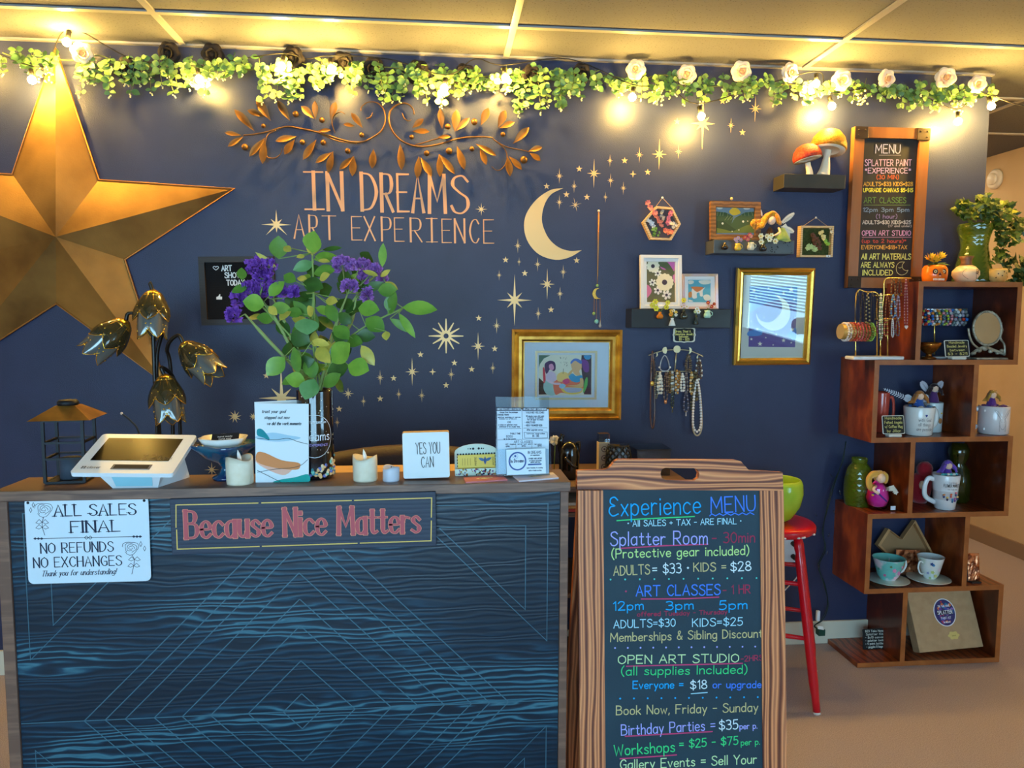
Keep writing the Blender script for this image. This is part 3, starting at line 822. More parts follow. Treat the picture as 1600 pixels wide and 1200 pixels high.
for t, x0, x1, yb, cp in (('ART', 346.5, 362, 423.3, 8), ('SHOW', 351.5, 377, 434.2, 8), ('TODAY', 354.5, 382, 445.8, 8)):
	text_on(tx, pl, t, x0, yb, x1, yb - .4, cp, 1.6, wh, n=0.0012)
text_on(tx, pl, '#', 333.5, 423, 341.5, 423, 8.5, 1.1, wh, n=0.0012)
th = [(338, 468), (338, 464), (341, 463), (343, 459.5), (344.4, 460), (344, 463.4), (347, 463.6), (347, 468)]
tx.poly([pl.hit(*q, .0012) for q in th], wh)
tx.build('lettering', lb)
# ---------------------------------------------------------------- festoon bulbs and garlands along the top of the wall
m_cord = mat('black_cord', (22, 20, 18), 0.6)
m_bulb = mat('lit_bulb', (255, 214, 130), 0.4, emit=BULB_WATT / (PI * 4 * PI * 0.0145 ** 2), emit_rgb=BULB_RGB)
m_socket = mat('bulb_socket', (26, 24, 22), 0.5)
BULBS = [(50, 125, -.10), (104, 66, -.12), (311, 124, -.09), (440, 104, -.12), (518, 108, -.13), (694, 138, -.14), (790, 122, -.13), (988, 152, -.10), (1096, 182, -.12), (1275, 131, -.12), (1300, 166, -.08), (1497, 190, -.09), (1549, 166, -.12)]
lights = thing('string_lights', 'black string of glowing warm globe bulbs woven through the garland', 'string lights', at_y(50, 110, -.06))
cord = []
for i, (x, y, d) in enumerate(BULBS):
	p = at_y(x, y, d)
	s = V((0.006 if i % 2 else -0.008, 0.012, 0.045))
	top = p + s
	cord.append(top + V((0, 0.01, 0.01)))
	if i < len(BULBS) - 1:
		x2, y2, d2 = BULBS[i + 1]
		cord.append(at_y((x + x2) / 2, min((y + y2) / 2 - 18, 135) if i > 6 else 92, -.04))
	b = MB().ball(p, 0.0145, m_bulb, 10, 7).build('bulb', lights)
	ax = (top - p).normalized()
	MB().tube([p + ax * 0.013, p + ax * 0.042], [0.0085, 0.009], m_socket, 8).build('socket', b)
cord.append(at_y(1640, 166, -.2))
cord.append(V((2.9, -.25, 2.40)))
cord.insert(0, at_y(-60, 60, -.04))
MB().tube(catmull(cord, 6), 0.0022, m_cord, 5).build('cord', lights)
# the string runs on past the picture edge; unseen bulbs added for their light
for q in (V((2.80, -.25, 2.36)), V((3.2, 0.1, 2.36)), V((-1.75, -.08, 2.35))):
	b = MB().ball(q, 0.0145, m_bulb, 10, 7).build('bulb', lights)
	MB().tube([q + V((0, 0, .013)), q + V((0, 0, .06))], 0.008, m_socket, 8).build('socket', b)
m_euc = [mat('eucalyptus_leaf_%d' % i, c, 0.5, rgb2=c2, scale=30) for i, (c, c2) in enumerate([((124, 160, 84), (96, 138, 70)), ((96, 136, 78), (70, 108, 60)), ((152, 178, 96), (120, 156, 76))])]
m_bud = paint(226, 226, 178)
m_vine = paint(92, 104, 52)
m_rosedark = mat('dark_rose_petal', (24, 14, 13), 0.75, rgb2=(16, 10, 10), scale=30)
m_rosewhite = mat('white_rose_petal', (246, 232, 206), 0.6, rgb2=(250, 222, 186), scale=18)
m_rosecore = mat('peach_rose_heart', (240, 190, 130), 0.6)
def sprig(top, drop, sway, seed, n=9, size=.015):
	q = random.Random(seed)
	mb = MB()
	mid = top + V((sway * .35, -.012, -drop * .45))
	end = top + V((sway, -.004 + q.uniform(-.01, .01), -drop))
	path = catmull([top, mid, end], 6)
	mb.tube(path, 0.0011, m_vine, 4)
	m = m_euc[seed % 3]
	for i in range(n):
		p = path[min(len(path) - 1, int((i + .7) / n * (len(path) - 1)))]
		for sgn in (-1, 1):
			a = q.uniform(.3, 1.2) * sgn
			d = V((math.sin(a), q.uniform(-.7, .1), -math.cos(a) * .5 + q.uniform(-.2, .5))).normalized()
			L = size * q.uniform(1.05, 1.7)
			N = V((q.uniform(-.7, .7), -1, q.uniform(-.3, .8)))
			mb.leaf(p, p + d * L, L * q.uniform(.75, .95), m, N, fold=q.uniform(.05, .3), curl=q.uniform(-.1, .3), wide=.5, n=4)
	for i in range(3):
		mb.ball(end + V((q.uniform(-.005, .005), q.uniform(-.006, .0), -.003 - .004 * i)), .0032, m_bud, 5, 4)
	return mb
def rose(c, R, face, m, core, seed=0):
	q = random.Random(seed)
	Z = V(face).normalized()
	X = Z.orthogonal().normalized()
	Y = Z.cross(X)
	mb = MB()
	for layer, (cnt, r, tilt, ln) in enumerate(((3, .16, .15, .62), (4, .34, .45, .74), (5, .5, .85, .86), (6, .6, 1.2, .9))):
		for k in range(cnt):
			a = 2 * PI * (k + .37 * layer) / cnt + q.uniform(-.1, .1)
			d = X * math.cos(a) + Y * math.sin(a)
			t = Z.cross(d)
			vs, fs = [], []
			nu, nv = 4, 5
			for i in range(nu + 1):
				u = i / nu
				ang = tilt * (0.35 + .9 * u)
				pr = c + (d * (r * .35 + math.sin(ang) * ln * u) + Z * (math.cos(ang) * ln * u - .42)) * R
				w = R * (.26 + .62 * u) * (1.0 if layer < 3 else 1.1) * math.sqrt(max(0.12, 1 - max(0, u - .72) / .33))
				for j in range(nv):
					v = (j / (nv - 1) - .5) * 2
					vs.append(pr + t * v * w - d * (abs(v) ** 2) * w * .45 + Z * (.06 * R * math.cos(v * 2)))
			for i in range(nu):
				for j in range(nv - 1):
					o = i * nv + j
					fs.append((o, o + 1, o + nv + 1, o + nv))
			mb.add(vs, fs, core if layer == 0 else m, True)
	mb.ball(c - Z * R * .22, R * .42, core, 8, 6)
	return mb
gar_dark = thing('garland', 'eucalyptus garland with dark roses hung along the wall top', 'garland', at_y(140, 90, -.03), 'garlands along the wall top')
gar_white = thing('garland', 'eucalyptus garland with cream roses from pendant to wall end', 'garland', at_y(930, 110, -.03), 'garlands along the wall top')
gar_end = thing('garland', 'short eucalyptus garland end with one yellow rose above star tip', 'garland', at_y(10, 80, -.03), 'garlands along the wall top')
def topline(x):
	return 70 + 0.0355 * x
def vine(g, x0, x1, seed):
	q = random.Random(seed)
	pts = []
	x = x0
	while x < x1:
		pts.append(at_y(x, topline(x) + q.uniform(10, 26), -.035 + q.uniform(-.012, .012)))
		x += 34
	pts.append(at_y(x1, topline(x1) + 16, -.03))
	MB().tube(catmull(pts, 4), .0024, m_vine, 5).build('vine', g)
vine(gar_end, 4, 140, 1)
vine(gar_dark, 120, 936, 2)
vine(gar_white, 928, 1546, 3)
CL = [(5, 95, 118, gar_end, 8), (122, 178, 150, gar_dark, 6), (182, 240, 148, gar_dark, 7), (240, 332, 148, gar_dark, 10), (322, 395, 122, gar_dark, 7), (405, 470, 158, gar_dark, 9), (468, 572, 146, gar_dark, 12),
	  (560, 662, 160, gar_dark, 11), (650, 720, 182, gar_dark, 7), (715, 800, 152, gar_dark, 10), (790, 905, 180, gar_dark, 12), (896, 985, 152, gar_white, 8), (985, 1090, 160, gar_white, 10), (1090, 1172, 158, gar_white, 8),
	  (1165, 1262, 162, gar_white, 10), (1258, 1340, 160, gar_white, 7), (1385, 1465, 168, gar_white, 11), (1455, 1546, 174, gar_white, 10), (1340, 1390, 132, gar_white, 4)]
sd = 100
for x0, x1, yb, g, n in CL:
	for i in range(n):
		sd += 1
		q = random.Random(sd * 7)
		x = x0 + (x1 - x0) * (i + .5) / n + q.uniform(-6, 6)
		yt = topline(x) + q.uniform(2, 24)
		d = -.03 - q.uniform(0, .05)
		top = at_y(x, yt, d)
		yend = yt + (yb - yt) * q.uniform(.45, 1.02)
		drop = max(.035, (yend - yt) * mpp(top))
		sprig(top, drop, q.uniform(-.035, .035), sd, n=max(4, int(drop / .019)), size=.0185).build('leaf_sprig', g)
for i, (x, y, r) in enumerate([(196, 106, 20), (262, 80, 18), (331, 82, 18), (456, 88, 19), (537, 96, 19), (583, 105, 19), (652, 110, 20), (727, 116, 20), (832, 116, 19), (909, 112, 17)]):
	rose(at_y(x, y + 3, -.055), r * .0022, V((q.uniform(-.3, .3), -1, -.25)), m_rosedark, m_rosedark, i).build('dark_rose', gar_dark)
for i, (x, y, r) in enumerate([(993, 108, 14), (1073, 116, 14), (1160, 111, 15), (1237, 113, 14), (1317, 125, 15), (1388, 123, 14), (1479, 121, 15), (1529, 131, 13)]):
	rose(at_y(x, y, -.085), r * .0026, V((q.uniform(-.4, .4), -1, -.2)), m_rosewhite, m_rosecore, i).build('cream_rose', gar_white)
rose(at_y(129, 83, -.08), .036, V((.6, -1, -.4)), m_rosewhite, m_rosecore, 5).build('yellow_rose', gar_end)
for i, (x, y, g) in enumerate([(1028, 152, gar_white), (1346, 152, gar_white), (1496, 166, gar_white), (70, 116, gar_end)]):
	q = random.Random(i)
	mb = MB()
	c = at_y(x, y, -.05)
	for k in range(26):
		mb.ball(c + V((q.uniform(-.026, .026), q.uniform(-.012, .012), q.uniform(-.03, .028))), .0045, m_bud, 5, 4)
	mb.tube([at_y(x + 8, y - 30, -.04), c], .001, m_vine, 4)
	mb.build('berry_spray', g)
# unseen glowing panel added beyond the navy wall to light the tan passage
m_fill = mat('passage_fill_light', (255, 255, 255), 0.5, emit=FILL_LIGHT, emit_rgb=(1.0, 0.80, 0.5))
x, y = 2.87, 1.98
t = thing('fill_panel', 'unseen panel added to light the tan passage', 'fill light', (x, y, H - .012))
MB().span((x - .5, y - .27, H - .012), (x + .5, y + .27, H - .009), m_fill).build('fill_diffuser', t)
MB().frame(Pl((x, y, H - .009), (1, 0, 0), (0, -1, 0)), 1.06, .59, [(0, 0), (0, .006), (.03, .006), (.03, 0)], m_bar).build('fill_frame', t)
# ---------------------------------------------------------------- reception counter with carved dark blue panel
CF, CB, CX0, CX1, CZ = -1.272, -1.120, -1.0, 0.306, 1.02
m_ctop = wood('counter_top_wood', [(0.25, (112, 82, 68)), (0.6, (134, 100, 82)), (0.85, (96, 70, 60))], 7, (0.5, 6, 6), 3, rough=0.42, direction='Y', bump=0.05)
m_cpanel = wood('blue_stained_panel', [(0.20, (9, 32, 48)), (0.50, (14, 46, 66)), (0.66, (20, 62, 84)), (0.84, (66, 116, 132)), (1.0, (38, 88, 108))], 9.0, (0.42, 1, 2.6), 14.0, 1.1, rough=0.36, direction='Z', fine=0.22, bump=0.2, patch=(1.6, (0.9, 1, 3.2)))
m_groove = mat('panel_groove', (70, 108, 124), 0.4)
ct = thing('reception_counter', 'dark blue stained counter carved with nested diamonds and brown top', 'counter', ((CX0 + CX1) / 2, (CF + CB) / 2, 0))
MB().span((CX0 - .01, CF - .004, CZ - .024), (CX1 + .004, CB, CZ), m_ctop, .002).build('top', ct)
for x0, x1 in ((CX0 - .006, CX0 + .020), (CX1 - .020, CX1)):
	MB().span((x0, CF, 0), (x1, CB, CZ - .0245), m_ctop, .0015).build('side_panel', ct)
panel = MB().span((CX0 + .0205, CF + .006, 0.02), (CX1 - .0205, CB - .02, CZ - .0248), m_cpanel).build('front_panel', ct)
fp = Pl((-0.338, CF + .0055, 0.468), (1, 0, 0), (0, 0, 1))
gr = MB()
x0, x1, z0, z1 = CX0 + .022 + .338, CX1 - .022 + .338, -.44, CZ - .026 - .468
def groove(pts):
	gr.ribbon([fp.at(a, b, .0006) for a, b in pts], .0024, m_groove, fp.N, cap=0)
groove([(x0, 0), (x1, 0)])
for r in (.044, .126, .213, .278, .342, .408, .453, .500):
	for sx in (-1, 1):
		for sz in (-1, 1):
			a = (sx * min(r, abs(x0) if sx < 0 else x1), 0)
			top = min(r, z1 if sz > 0 else -z0)
			groove([(sx * r, 0), (sx * (r - top), sz * top)])
for sx in (-1, 1):
	xe = x0 if sx < 0 else x1
	for ins, ln in ((.028, .345), (.082, .21)):
		for sz in (-1, 1):
			ze = z1 if sz > 0 else z0
			a = (xe - sx * ins, ze - sz * ins)
			b = (xe - sx * ins, ze - sz * (ins + ln))
			c = (xe - sx * (ins + ln), ze - sz * ins)
			groove([c, a, b, c])
gr.build('carved_groove', panel)
# ---------------------------------------------------------------- signs on the counter front
m_signwhite = mat('white_metal_sign', (214, 228, 238), 0.35)
m_ink = paint(30, 40, 66)
pl = Pl.quad((38, 778), (231, 776), (237, 907), (45, 913), CF - .0012)
s1 = thing('policy_sign', 'white metal ALL SALES FINAL sign with line-drawn roses on the counter', 'sign', pl.at(0, -pl.h / 2))
def rrect(pl, w, h, r, n=0.0, k=5):
	out = []
	for cx, cy, a0 in ((w / 2 - r, h / 2 - r, 0), (-w / 2 + r, h / 2 - r, PI / 2), (-w / 2 + r, -h / 2 + r, PI), (w / 2 - r, -h / 2 + r, 1.5 * PI)):
		for i in range(k):
			a = a0 + PI / 2 * i / (k - 1)
			out.append(pl.at(cx + r * math.cos(a), cy + r * math.sin(a), n))
	return out
MB().prism(rrect(pl, pl.w, pl.h, .012, -.0008), pl.N, .0016, m_signwhite).build('plate', s1)
t = MB()
serif = dict(nib=0.38, serif=1.15)
text_on(t, pl, 'ALL SALES', 85, 806.5, 212, 804, 17.5, 3.2, m_ink, **serif)
text_on(t, pl, 'FINAL', 111, 832, 187, 830, 17.5, 3.2, m_ink, **serif)
text_on(t, pl, 'NO REFUNDS', 64, 864.3, 177, 861.3, 15.5, 2.2, m_ink, nib=0.5)
text_on(t, pl, 'NO EXCHANGES', 53, 887, 190, 883, 15.5, 2.2, m_ink, nib=0.5)
text_on(t, pl, 'Thank you for understanding!', 65, 900.5, 181, 896.5, 8.5, 1.3, m_ink, nib=0.5, slant=0.3)
t.build('lettering', s1)
t = MB()
line_on(t, pl, [(60, 841.6), (214, 838.4)], .9, m_ink)
for x, y, sg in ((60, 841.6, 1), (214, 838.4, -1)):
	for o in (-5, 0, 5):
		t.poly([pl.hit(x + o - 3, y, .001), pl.hit(x + o, y - 2, .001), pl.hit(x + o + 3, y, .001), pl.hit(x + o, y + 2, .001)], m_ink)
line_on(t, pl, catmull([(132, 840, 0), (135, 837, 0), (138, 840, 0), (141, 843, 0), (144, 840, 0), (141, 837, 0), (138, 840, 0), (135, 843, 0), (132, 840, 0)], 3) and [(132, 840), (135, 837.4), (138, 840), (141, 842.6), (144, 840), (141, 837.4), (138, 840), (135, 842.6), (132, 840)], .8, m_ink)
def line_rose(cx, cy, r, stem):
	for k, rr in enumerate((.22, .45, .7, .95)):
		pts = []
		for i in range(15):
			a = k * 1.1 + i * 2 * PI / 14 * (.86)
			q = r * rr * (1 + .14 * math.sin(3 * a + k))
			pts.append((cx + q * math.cos(a), cy + q * .82 * math.sin(a)))
		line_on(t, pl, pts, .7, m_ink)
	line_on(t, pl, stem, .9, m_ink)
	for j in range(1, len(stem) - 1):
		x, y = stem[j]
		for sg in (-1, 1):
			L = r * .62
			line_on(t, pl, [(x, y), (x + sg * L * .55, y - L * .5), (x + sg * L * 1.15, y + L * .1), (x + sg * L * .6, y + L * .3), (x, y)], .7, m_ink)
line_rose(68, 796, 14, [(68, 808), (66, 816), (66, 824), (70, 836)])
line_rose(204, 856, 13, [(206, 867), (210, 874), (209, 884), (206, 897)])
for bx, by in ((48, 797), (52, 789), (220, 850), (226, 857)):
	line_on(t, pl, [(bx, by + 4), (bx - 2, by), (bx, by - 4), (bx + 2, by), (bx, by + 4)], .7, m_ink)
t.build('line_drawing', s1)
for x, y in ((44, 785.5), (225.5, 782)):
	MB().disc(pl, *pl.uv(x, y), .0032, paint(14, 18, 30), .0012).build('screw_hole', s1)
m_plank = wood('dusky_plank', [(0.3, (34, 46, 66)), (0.6, (52, 58, 78)), (0.85, (40, 52, 70))], 6, (0.6, 5, 5), 3, rough=0.55, direction='Z', bump=0.1)
m_goldline = paint(226, 190, 96, 0.4)
m_rosepaint = paint(190, 84, 92, 0.6)
m_rosegold = paint(226, 140, 110, 0.6)
pl = Pl.quad((265.5, 780), (682, 768), (681, 853), (268, 867), CF - .012)
s2 = thing('motto_sign', 'dark plank sign painted Because Nice Matters in rose letters', 'sign', pl.at(0, -pl.h / 2))
MB().box(pl.at(0, 0, -.005), (pl.w, pl.h, .011), m_plank, pl.rot(), .0015).build('plank', s2)
t = MB()
text_on(t, pl, 'Because Nice Matters', 291, 841, 655, 831.5, 42.5, 8.0, m_rosegold, n=.0012, nib=.5, serif=.55, gap=.2)
text_on(t, pl, 'Because Nice Matters', 291, 841, 655, 831.5, 42.5, 6.0, m_rosepaint, n=.0022, nib=.42, serif=.45, gap=.2)
t.build('lettering', s2)
t = MB()
for seg in ([(275, 824), (275, 789), (403, 786)], [(409, 785.8), (549, 782)], [(554, 781.8), (674.5, 778), (674, 808)], [(674, 814), (673.5, 845), (563, 848.6)], [(558, 848.8), (410, 853.6)], [(405, 853.8), (277, 858), (276, 828)]):
	line_on(t, pl, seg, 1.7, m_goldline, n=.0012)
t.build('gold_border', s2)
# ---------------------------------------------------------------- things standing on the ledge
LZ = CZ
# black lantern with bronze roof
m_iron = mat('black_iron', (30, 32, 36), 0.5, metal=0.4)
m_roof = mat('bronze_roof', (170, 122, 52), 0.4, metal=0.7, rgb2=(120, 84, 34), scale=16)
c = V((at_y(112, 750, -1.165).x, -1.165, LZ))
lt = thing('lantern', 'black metal candle lantern with bronze pagoda roof', 'lantern', c)
hw, hb = .042, .150
RZ = Matrix.Rotation(0.12, 3, 'Z')
b = MB()
for sx in (-1, 1):
	for sy in (-1, 1):
		b.box(c + RZ @ V((sx * hw, sy * hw, hb / 2 + .004)), (.0065, .0065, hb), m_iron, RZ)
for z in (.004, .06, .098, hb):
	for sx in (-1, 1):
		b.box(c + RZ @ V((sx * hw, 0, z)), (.005, 2 * hw, .005), m_iron, RZ)
		b.box(c + RZ @ V((0, sx * hw, z)), (2 * hw, .005, .005), m_iron, RZ)
b.box(c + V((0, 0, .003)), (2 * hw, 2 * hw, .005), m_iron, RZ)
b.build('cage', lt)
r = .066
rf = [c + RZ @ V((sx * r, sy * r, hb + .003)) for sx, sy in ((-1, -1), (1, -1), (1, 1), (-1, 1))]
rt = [c + RZ @ V((sx * .022, sy * .022, hb + .033)) for sx, sy in ((-1, -1), (1, -1), (1, 1), (-1, 1))]
MB().add(rf + rt, [(0, 1, 5, 4), (1, 2, 6, 5), (2, 3, 7, 6), (3, 0, 4, 7), (3, 2, 1, 0), (4, 5, 6, 7)], m_roof).build('roof', lt)
MB().lathe([(.022, 0), (.024, .006), (.02, .012), (.0, .013)], m_iron, c + V((0, 0, hb + .033)), 16).build('cap', lt)
MB().lathe([(.0, 0), (.024, 0), (.024, .05), (0, .05)], paint(60, 70, 84), c + V((0, 0, .006)), 14).build('candle', lt)
# till
m_tillwhite = mat('till_white', (226, 234, 240), 0.3)
m_screen = mat('till_screen', (16, 14, 12), 0.22, spec=0.06)
m_aqua = mat('aqua_slot_glow', (150, 214, 232), 0.3)  # light blue glow of the stand cutout, put into the colour
bl_, br_ = at_y(107, 737, -1.33), at_y(270, 742, -1.33)
X = V((1, -.03, -.02)).normalized()
w = (br_ - bl_).length
back = V((-X.y, X.x, 0))
tilt = math.radians(21)
U = (back * math.cos(tilt) + V((0, 0, 1)) * math.sin(tilt)).normalized()
hh = .172
pc = (bl_ + br_) / 2 + U * hh / 2
tp = Pl(pc, X, U, w, hh)
tl = thing('point_of_sale_terminal', 'white touchscreen till with tilted dark screen on counter', 'till', V((pc.x, pc.y, LZ)))
mb = MB()
mb.prism(rrect(tp, w, hh, .008, -.010), tp.N, .010, m_tillwhite)
mb.build('casing', tl)
sc_ = MB().rect(tp, -w / 2 + .022, -hh / 2 + .052, w / 2 - .026, hh / 2 - .020, m_screen, .0004, .0004).build('screen', tl)
t = MB()
def tline(text, u0, v, u1, cap, wd, m, **k):
	write(t, text, tp.at(u0, v, .0014), tp.at(u1, v, .0014), cap, tp.U, tp.N, wd, m, **k)
m_dim = paint(92, 88, 84)
tline('7:26', .02, -.030, .066, .021, .0008, m_dim)
tline('PM', .072, -.030, .088, .010, .0008, m_dim)
t.build('clock_digits', sc_)
MB().rect(tp, -.030, -hh / 2 + .016, .055, -hh / 2 + .036, paint(120, 118, 116), .0003, .0006).rect(tp, -.025, -hh / 2 + .019, .050, -hh / 2 + .033, paint(16, 22, 32), .001, .0002).build('card_slot', tl)
t = MB()
tline('clover', -w / 2 + .030, -hh / 2 + .017, -w / 2 + .058, .009, .0012, paint(90, 92, 96))
for a, b_ in ((0, 0), (1, 0), (0, 1), (1, 1)):
	t.disc(tp, -w / 2 + .0185 + a * .0055, -hh / 2 + .0185 + b_ * .0055, .0024, paint(90, 92, 96), .0012, seg=8)
t.build('logo', tl)
e0 = [tp.at(u, -hh / 2 + .030, -.0105) for u in (-.076, .076)] + [tp.at(u, hh / 2 - .03, -.0105) for u in (-.08, .08)]
yf_, yb_ = -1.262, -1.15
lo = [V((pc.x + u, y_, LZ)) for u, y_ in ((-.05, yf_), (.05, yf_), (-.085, yb_), (.085, yb_))]
vs = lo + e0
MB().add(vs, [(0, 2, 3, 1), (4, 5, 7, 6), (0, 1, 5, 4), (2, 6, 7, 3), (0, 4, 6, 2), (1, 3, 7, 5)], m_tillwhite).build('stand', tl)
def sf(u, f):
	a_, b_ = lo[0] + (lo[1] - lo[0]) * u, e0[0] + (e0[1] - e0[0]) * u
	return a_ + (b_ - a_) * f + V((0, -.0012, -.0004))
MB().poly([sf(.12, .12), sf(.88, .12), sf(.86, .72), sf(.2, .72)], m_aqua).build('printer_slot', tl)
# blue glass bowl on a foot, holding a small white dish
m_teal = mat('teal_art_glass', (10, 92, 120), 0.08, rgb2=(20, 40, 92), scale=14, coat=0.6, trans=0.15)
c = V((-.524, -1.178, LZ))
gb = thing('art_glass_bowl', 'ruffled teal art glass bowl on a foot beside the till', 'bowl', c)
MB().lathe([(.030, 0), (.032, .006), (.016, .014), (.010, .03), (.020, .042), (.048, .056), (.062, .074), (.074, .088), (.069, .090), (.053, .072), (.02, .052), (.0, .05)], m_teal, c, 32,
		   wave=lambda a, i: 1 + (.16 * math.sin(4 * a + .4) if i >= 6 and i <= 9 else 0)).build('bowl', gb)
m_pearl = mat('pearl_dish', (236, 232, 226), 0.25)
c2 = c + V((-.004, 0, .070))
ds = thing('trinket_dish', 'small white scalloped dish resting inside the teal glass bowl', 'dish', c2)
MB().lathe([(.0, .0), (.034, .0), (.044, .020), (.052, .034), (.047, .034), (.036, .012), (.0, .008)], m_pearl, c2, 28, wave=lambda a, i: 1 + (.12 * abs(math.sin(3 * a)) if i in (2, 3, 4) else 0)).build('dish', ds)
pl = Pl(c2 + V((.006, -.006, .030)), (1, .05, .06), (0, .55, .83), .06, .034)
tg = thing('gift_tag', 'little dark card leaning inside the white dish', 'tag', c2 + V((.004, -.01, .018)))
MB().rect(pl, -.032, -.016, .032, .014, paint(30, 24, 22), 0, .001).build('card', tg)
t = MB()
for i, (a, b_) in enumerate(((-.017, .016), (-.014, .014), (-.016, .012))):
	write(t, 'hand made'[:9 - i], pl.at(a, .004 - i * .006, .0016), pl.at(b_, .004 - i * .006, .0016), .0032, pl.U, pl.N, .0007, m_pearl)
t.build('writing', tg)
# candles
m_wax = mat('ivory_wax', (236, 226, 204), 0.5, rgb2=(226, 212, 184), scale=30)
m_flame = mat('plastic_flame', (244, 244, 238), 0.35)
m_silver = mat('silver_foil', (214, 216, 226), 0.3, metal=0.8)
def candle(px0, px1, py, h, label, m, flame=True):
	c = at_z((px0 + px1) / 2, py - 4, LZ)
	r = (px1 - px0) / 2 * mpp(c)
	t = thing('candle', label, 'candle', c)
	rim = lambda a, i: 1 + (.035 * math.sin(3 * a + px0) if i in (2, 3) else .01 * math.sin(5 * a))
	mb = MB()
	n = 24
	prof = [(r * .98, 0), (r, .004), (r * 1.0, h * .8), (r * .98, h), (r * .8, h * .96), (r * .72, h * .86), (0, h * .84)]
	q = random.Random(px0)
	mb.lathe(prof, m, c, n, wave=rim)
	for i, p in enumerate(mb.v):
		if p.z > c.z + h * .82:
			a = math.atan2(p.y - c.y, p.x - c.x)
			p.z += h * .09 * math.sin(2 * a + px0 * .3)
	mb.build('wax', t)
	if flame:
		fb = MB().lathe([(.0, -.012), (.004, -.004), (.0052, .004), (.0035, .014), (.0, .024)], m_flame, c + V((0, 0, h * .93)), 10, rot=Matrix.Rotation(-.18, 3, 'Y'))
		fb.build('flame', t)
	else:
		MB().tube([c + V((0, 0, h * .84)), c + V((.001, 0, h * 1.06))], .0008, paint(60, 60, 60), 5).build('wick', t)
	return t
candle(355, 396, 759, .062, 'ivory flameless candle between till and greeting card', m_wax)
candle(552, 590, 754, .058, 'cream flameless candle beside the dark star vase', m_wax)
candle(598, 624, 755, .034, 'short silver votive candle next to the white block sign', mat('silver_votive', (206, 208, 220), 0.35), False)
# greeting card
m_card = mat('card_paper', (226, 234, 238), 0.6)
pl = Pl.quad((398, 630), (482, 631), (483, 755.5), (400, 755.5), -1.225)
gc = thing('greeting_card', 'tall folded card with watercolour hills standing before the vase', 'card', pl.at(0, -pl.h / 2))
w, h = pl.w, pl.h
MB().rect(pl, -w / 2, -h / 2, w / 2, h / 2, m_card, 0, .0006).build('front_leaf', gc)
pb = Pl(pl.at(-w / 2, 0, -.0006), V((1, .42, 0)), (0, 0, 1))
MB().rect(pb, 0, -h / 2, w * 1.02, h / 2 + .003, m_card, 0, .0006).build('back_leaf', gc)
t = MB()
def blot(pts, rgb, n):
	t.poly([p for p in catmull([pl.hit(x, y, n) for x, y in pts], 4, True)], paint(*rgb))
blot([(402, 680), (412, 684), (420, 688), (420, 683), (410, 671), (402, 671)], (16, 140, 150), .0012)
blot([(402, 686), (430, 690), (455, 688), (470, 684), (450, 680), (425, 676), (402, 681)], (170, 204, 222), .0010)
blot([(402, 724), (425, 737), (446, 742), (458, 728), (430, 722), (402, 716)], (240, 184, 160), .0010)
blot([(402, 722), (430, 731), (462, 734), (469, 729), (466, 723), (440, 719), (415, 708), (402, 707)], (222, 140, 84), .0014)
blot([(428, 754), (480, 754), (481, 741), (460, 746), (440, 749)], (10, 160, 150), .0012)
for q in ([(402, 685), (430, 687), (450, 685), (465, 690), (481, 694)], [(402, 738), (430, 733), (455, 731), (470, 727), (481, 718)], [(402, 735), (420, 744), (440, 754)]):
	t.ribbon(catmull([pl.hit(a, b, .0018) for a, b in q], 5), .0011, paint(30, 40, 50), pl.N, cap=0)
t.build('watercolour', gc)
t = MB()
for s_, x0, x1, y in (('trust your goal', 409, 446, 645), ('stepped out now', 413, 452, 654.5), ('we did the work moments', 417, 470, 664)):
	text_on(t, pl, s_, x0, y, x1, y, 4.6, .8, paint(50, 60, 70), n=.001, slant=.3)
t.build('handwriting', gc)
# dark tumbler vase with stars
m_vase = mat('black_gloss_vase', (12, 12, 18), 0.12, coat=0.8)
c = V((at_z(497, 742, LZ).x, -1.172, LZ))
rv, hv = .044, .218
vz = thing('vase', 'glossy black tumbler vase printed with stars and the word Dreams', 'vase', c)
MB().lathe([(rv * .9, 0), (rv * .97, .004), (rv, .02), (rv, hv - .003), (rv * .985, hv), (rv * .93, hv), (rv * .92, .02), (0, .016)], m_vase, c, 40).build('body', vz)
def on_vase(a, z, k=1.004):
	return c + V((rv * k * math.sin(a), -rv * k * math.cos(a), z))
def wrap(mb, strokes, wd, m):
	for pts in strokes:
		for i in range(len(pts) - 1):
			p, q = pts[i], pts[i + 1]
			A, B = on_vase(*p, 1.006), on_vase(*q, 1.006)
			mb.ribbon([A, B], wd, m, V((math.sin(p[0]), -math.cos(p[0]), 0)), cap=.3)
t = MB()
q = random.Random(5)
m_star1 = paint(236, 226, 200)
for i in range(46):
	a, z = q.uniform(-1.5, 1.6), q.uniform(.055, hv - .008)
	n = V((math.sin(a), -math.cos(a), 0))
	p = Pl(on_vase(a, z), V((math.cos(a), math.sin(a), 0)), (0, 0, 1))
	h_ = q.choice((.0012, .0014, .003))
	t.poly([p.at(math.sin(k * PI / 4) * (h_ if k % 2 == 0 else h_ * .4), math.cos(k * PI / 4) * (h_ if k % 2 == 0 else h_ * .4)) for k in range(8)], m_star1)
t.build('star_print', vz)
t = MB()
def vtext(s_, a0, a1, z, cap, wd, m):
	tot = sum(glyph(ch)[0] + .19 for ch in s_) - .19
	x = 0
	st = []
	for ch in s_:
		gw, gs = glyph(ch)
		for g_ in gs:
			st.append([(a0 + (a1 - a0) * (x + p.x) / tot, z + p.y * cap) for p in g_])
		x += gw + .19
	wrap(t, st, wd, m)
m_silverink = paint(222, 224, 228)
vtext('Dreams', -.75, .95, .098, .021, .0021, m_silverink)
vtext('LIVE THE DREAM', -.55, .75, .139, .005, .0009, m_silverink)
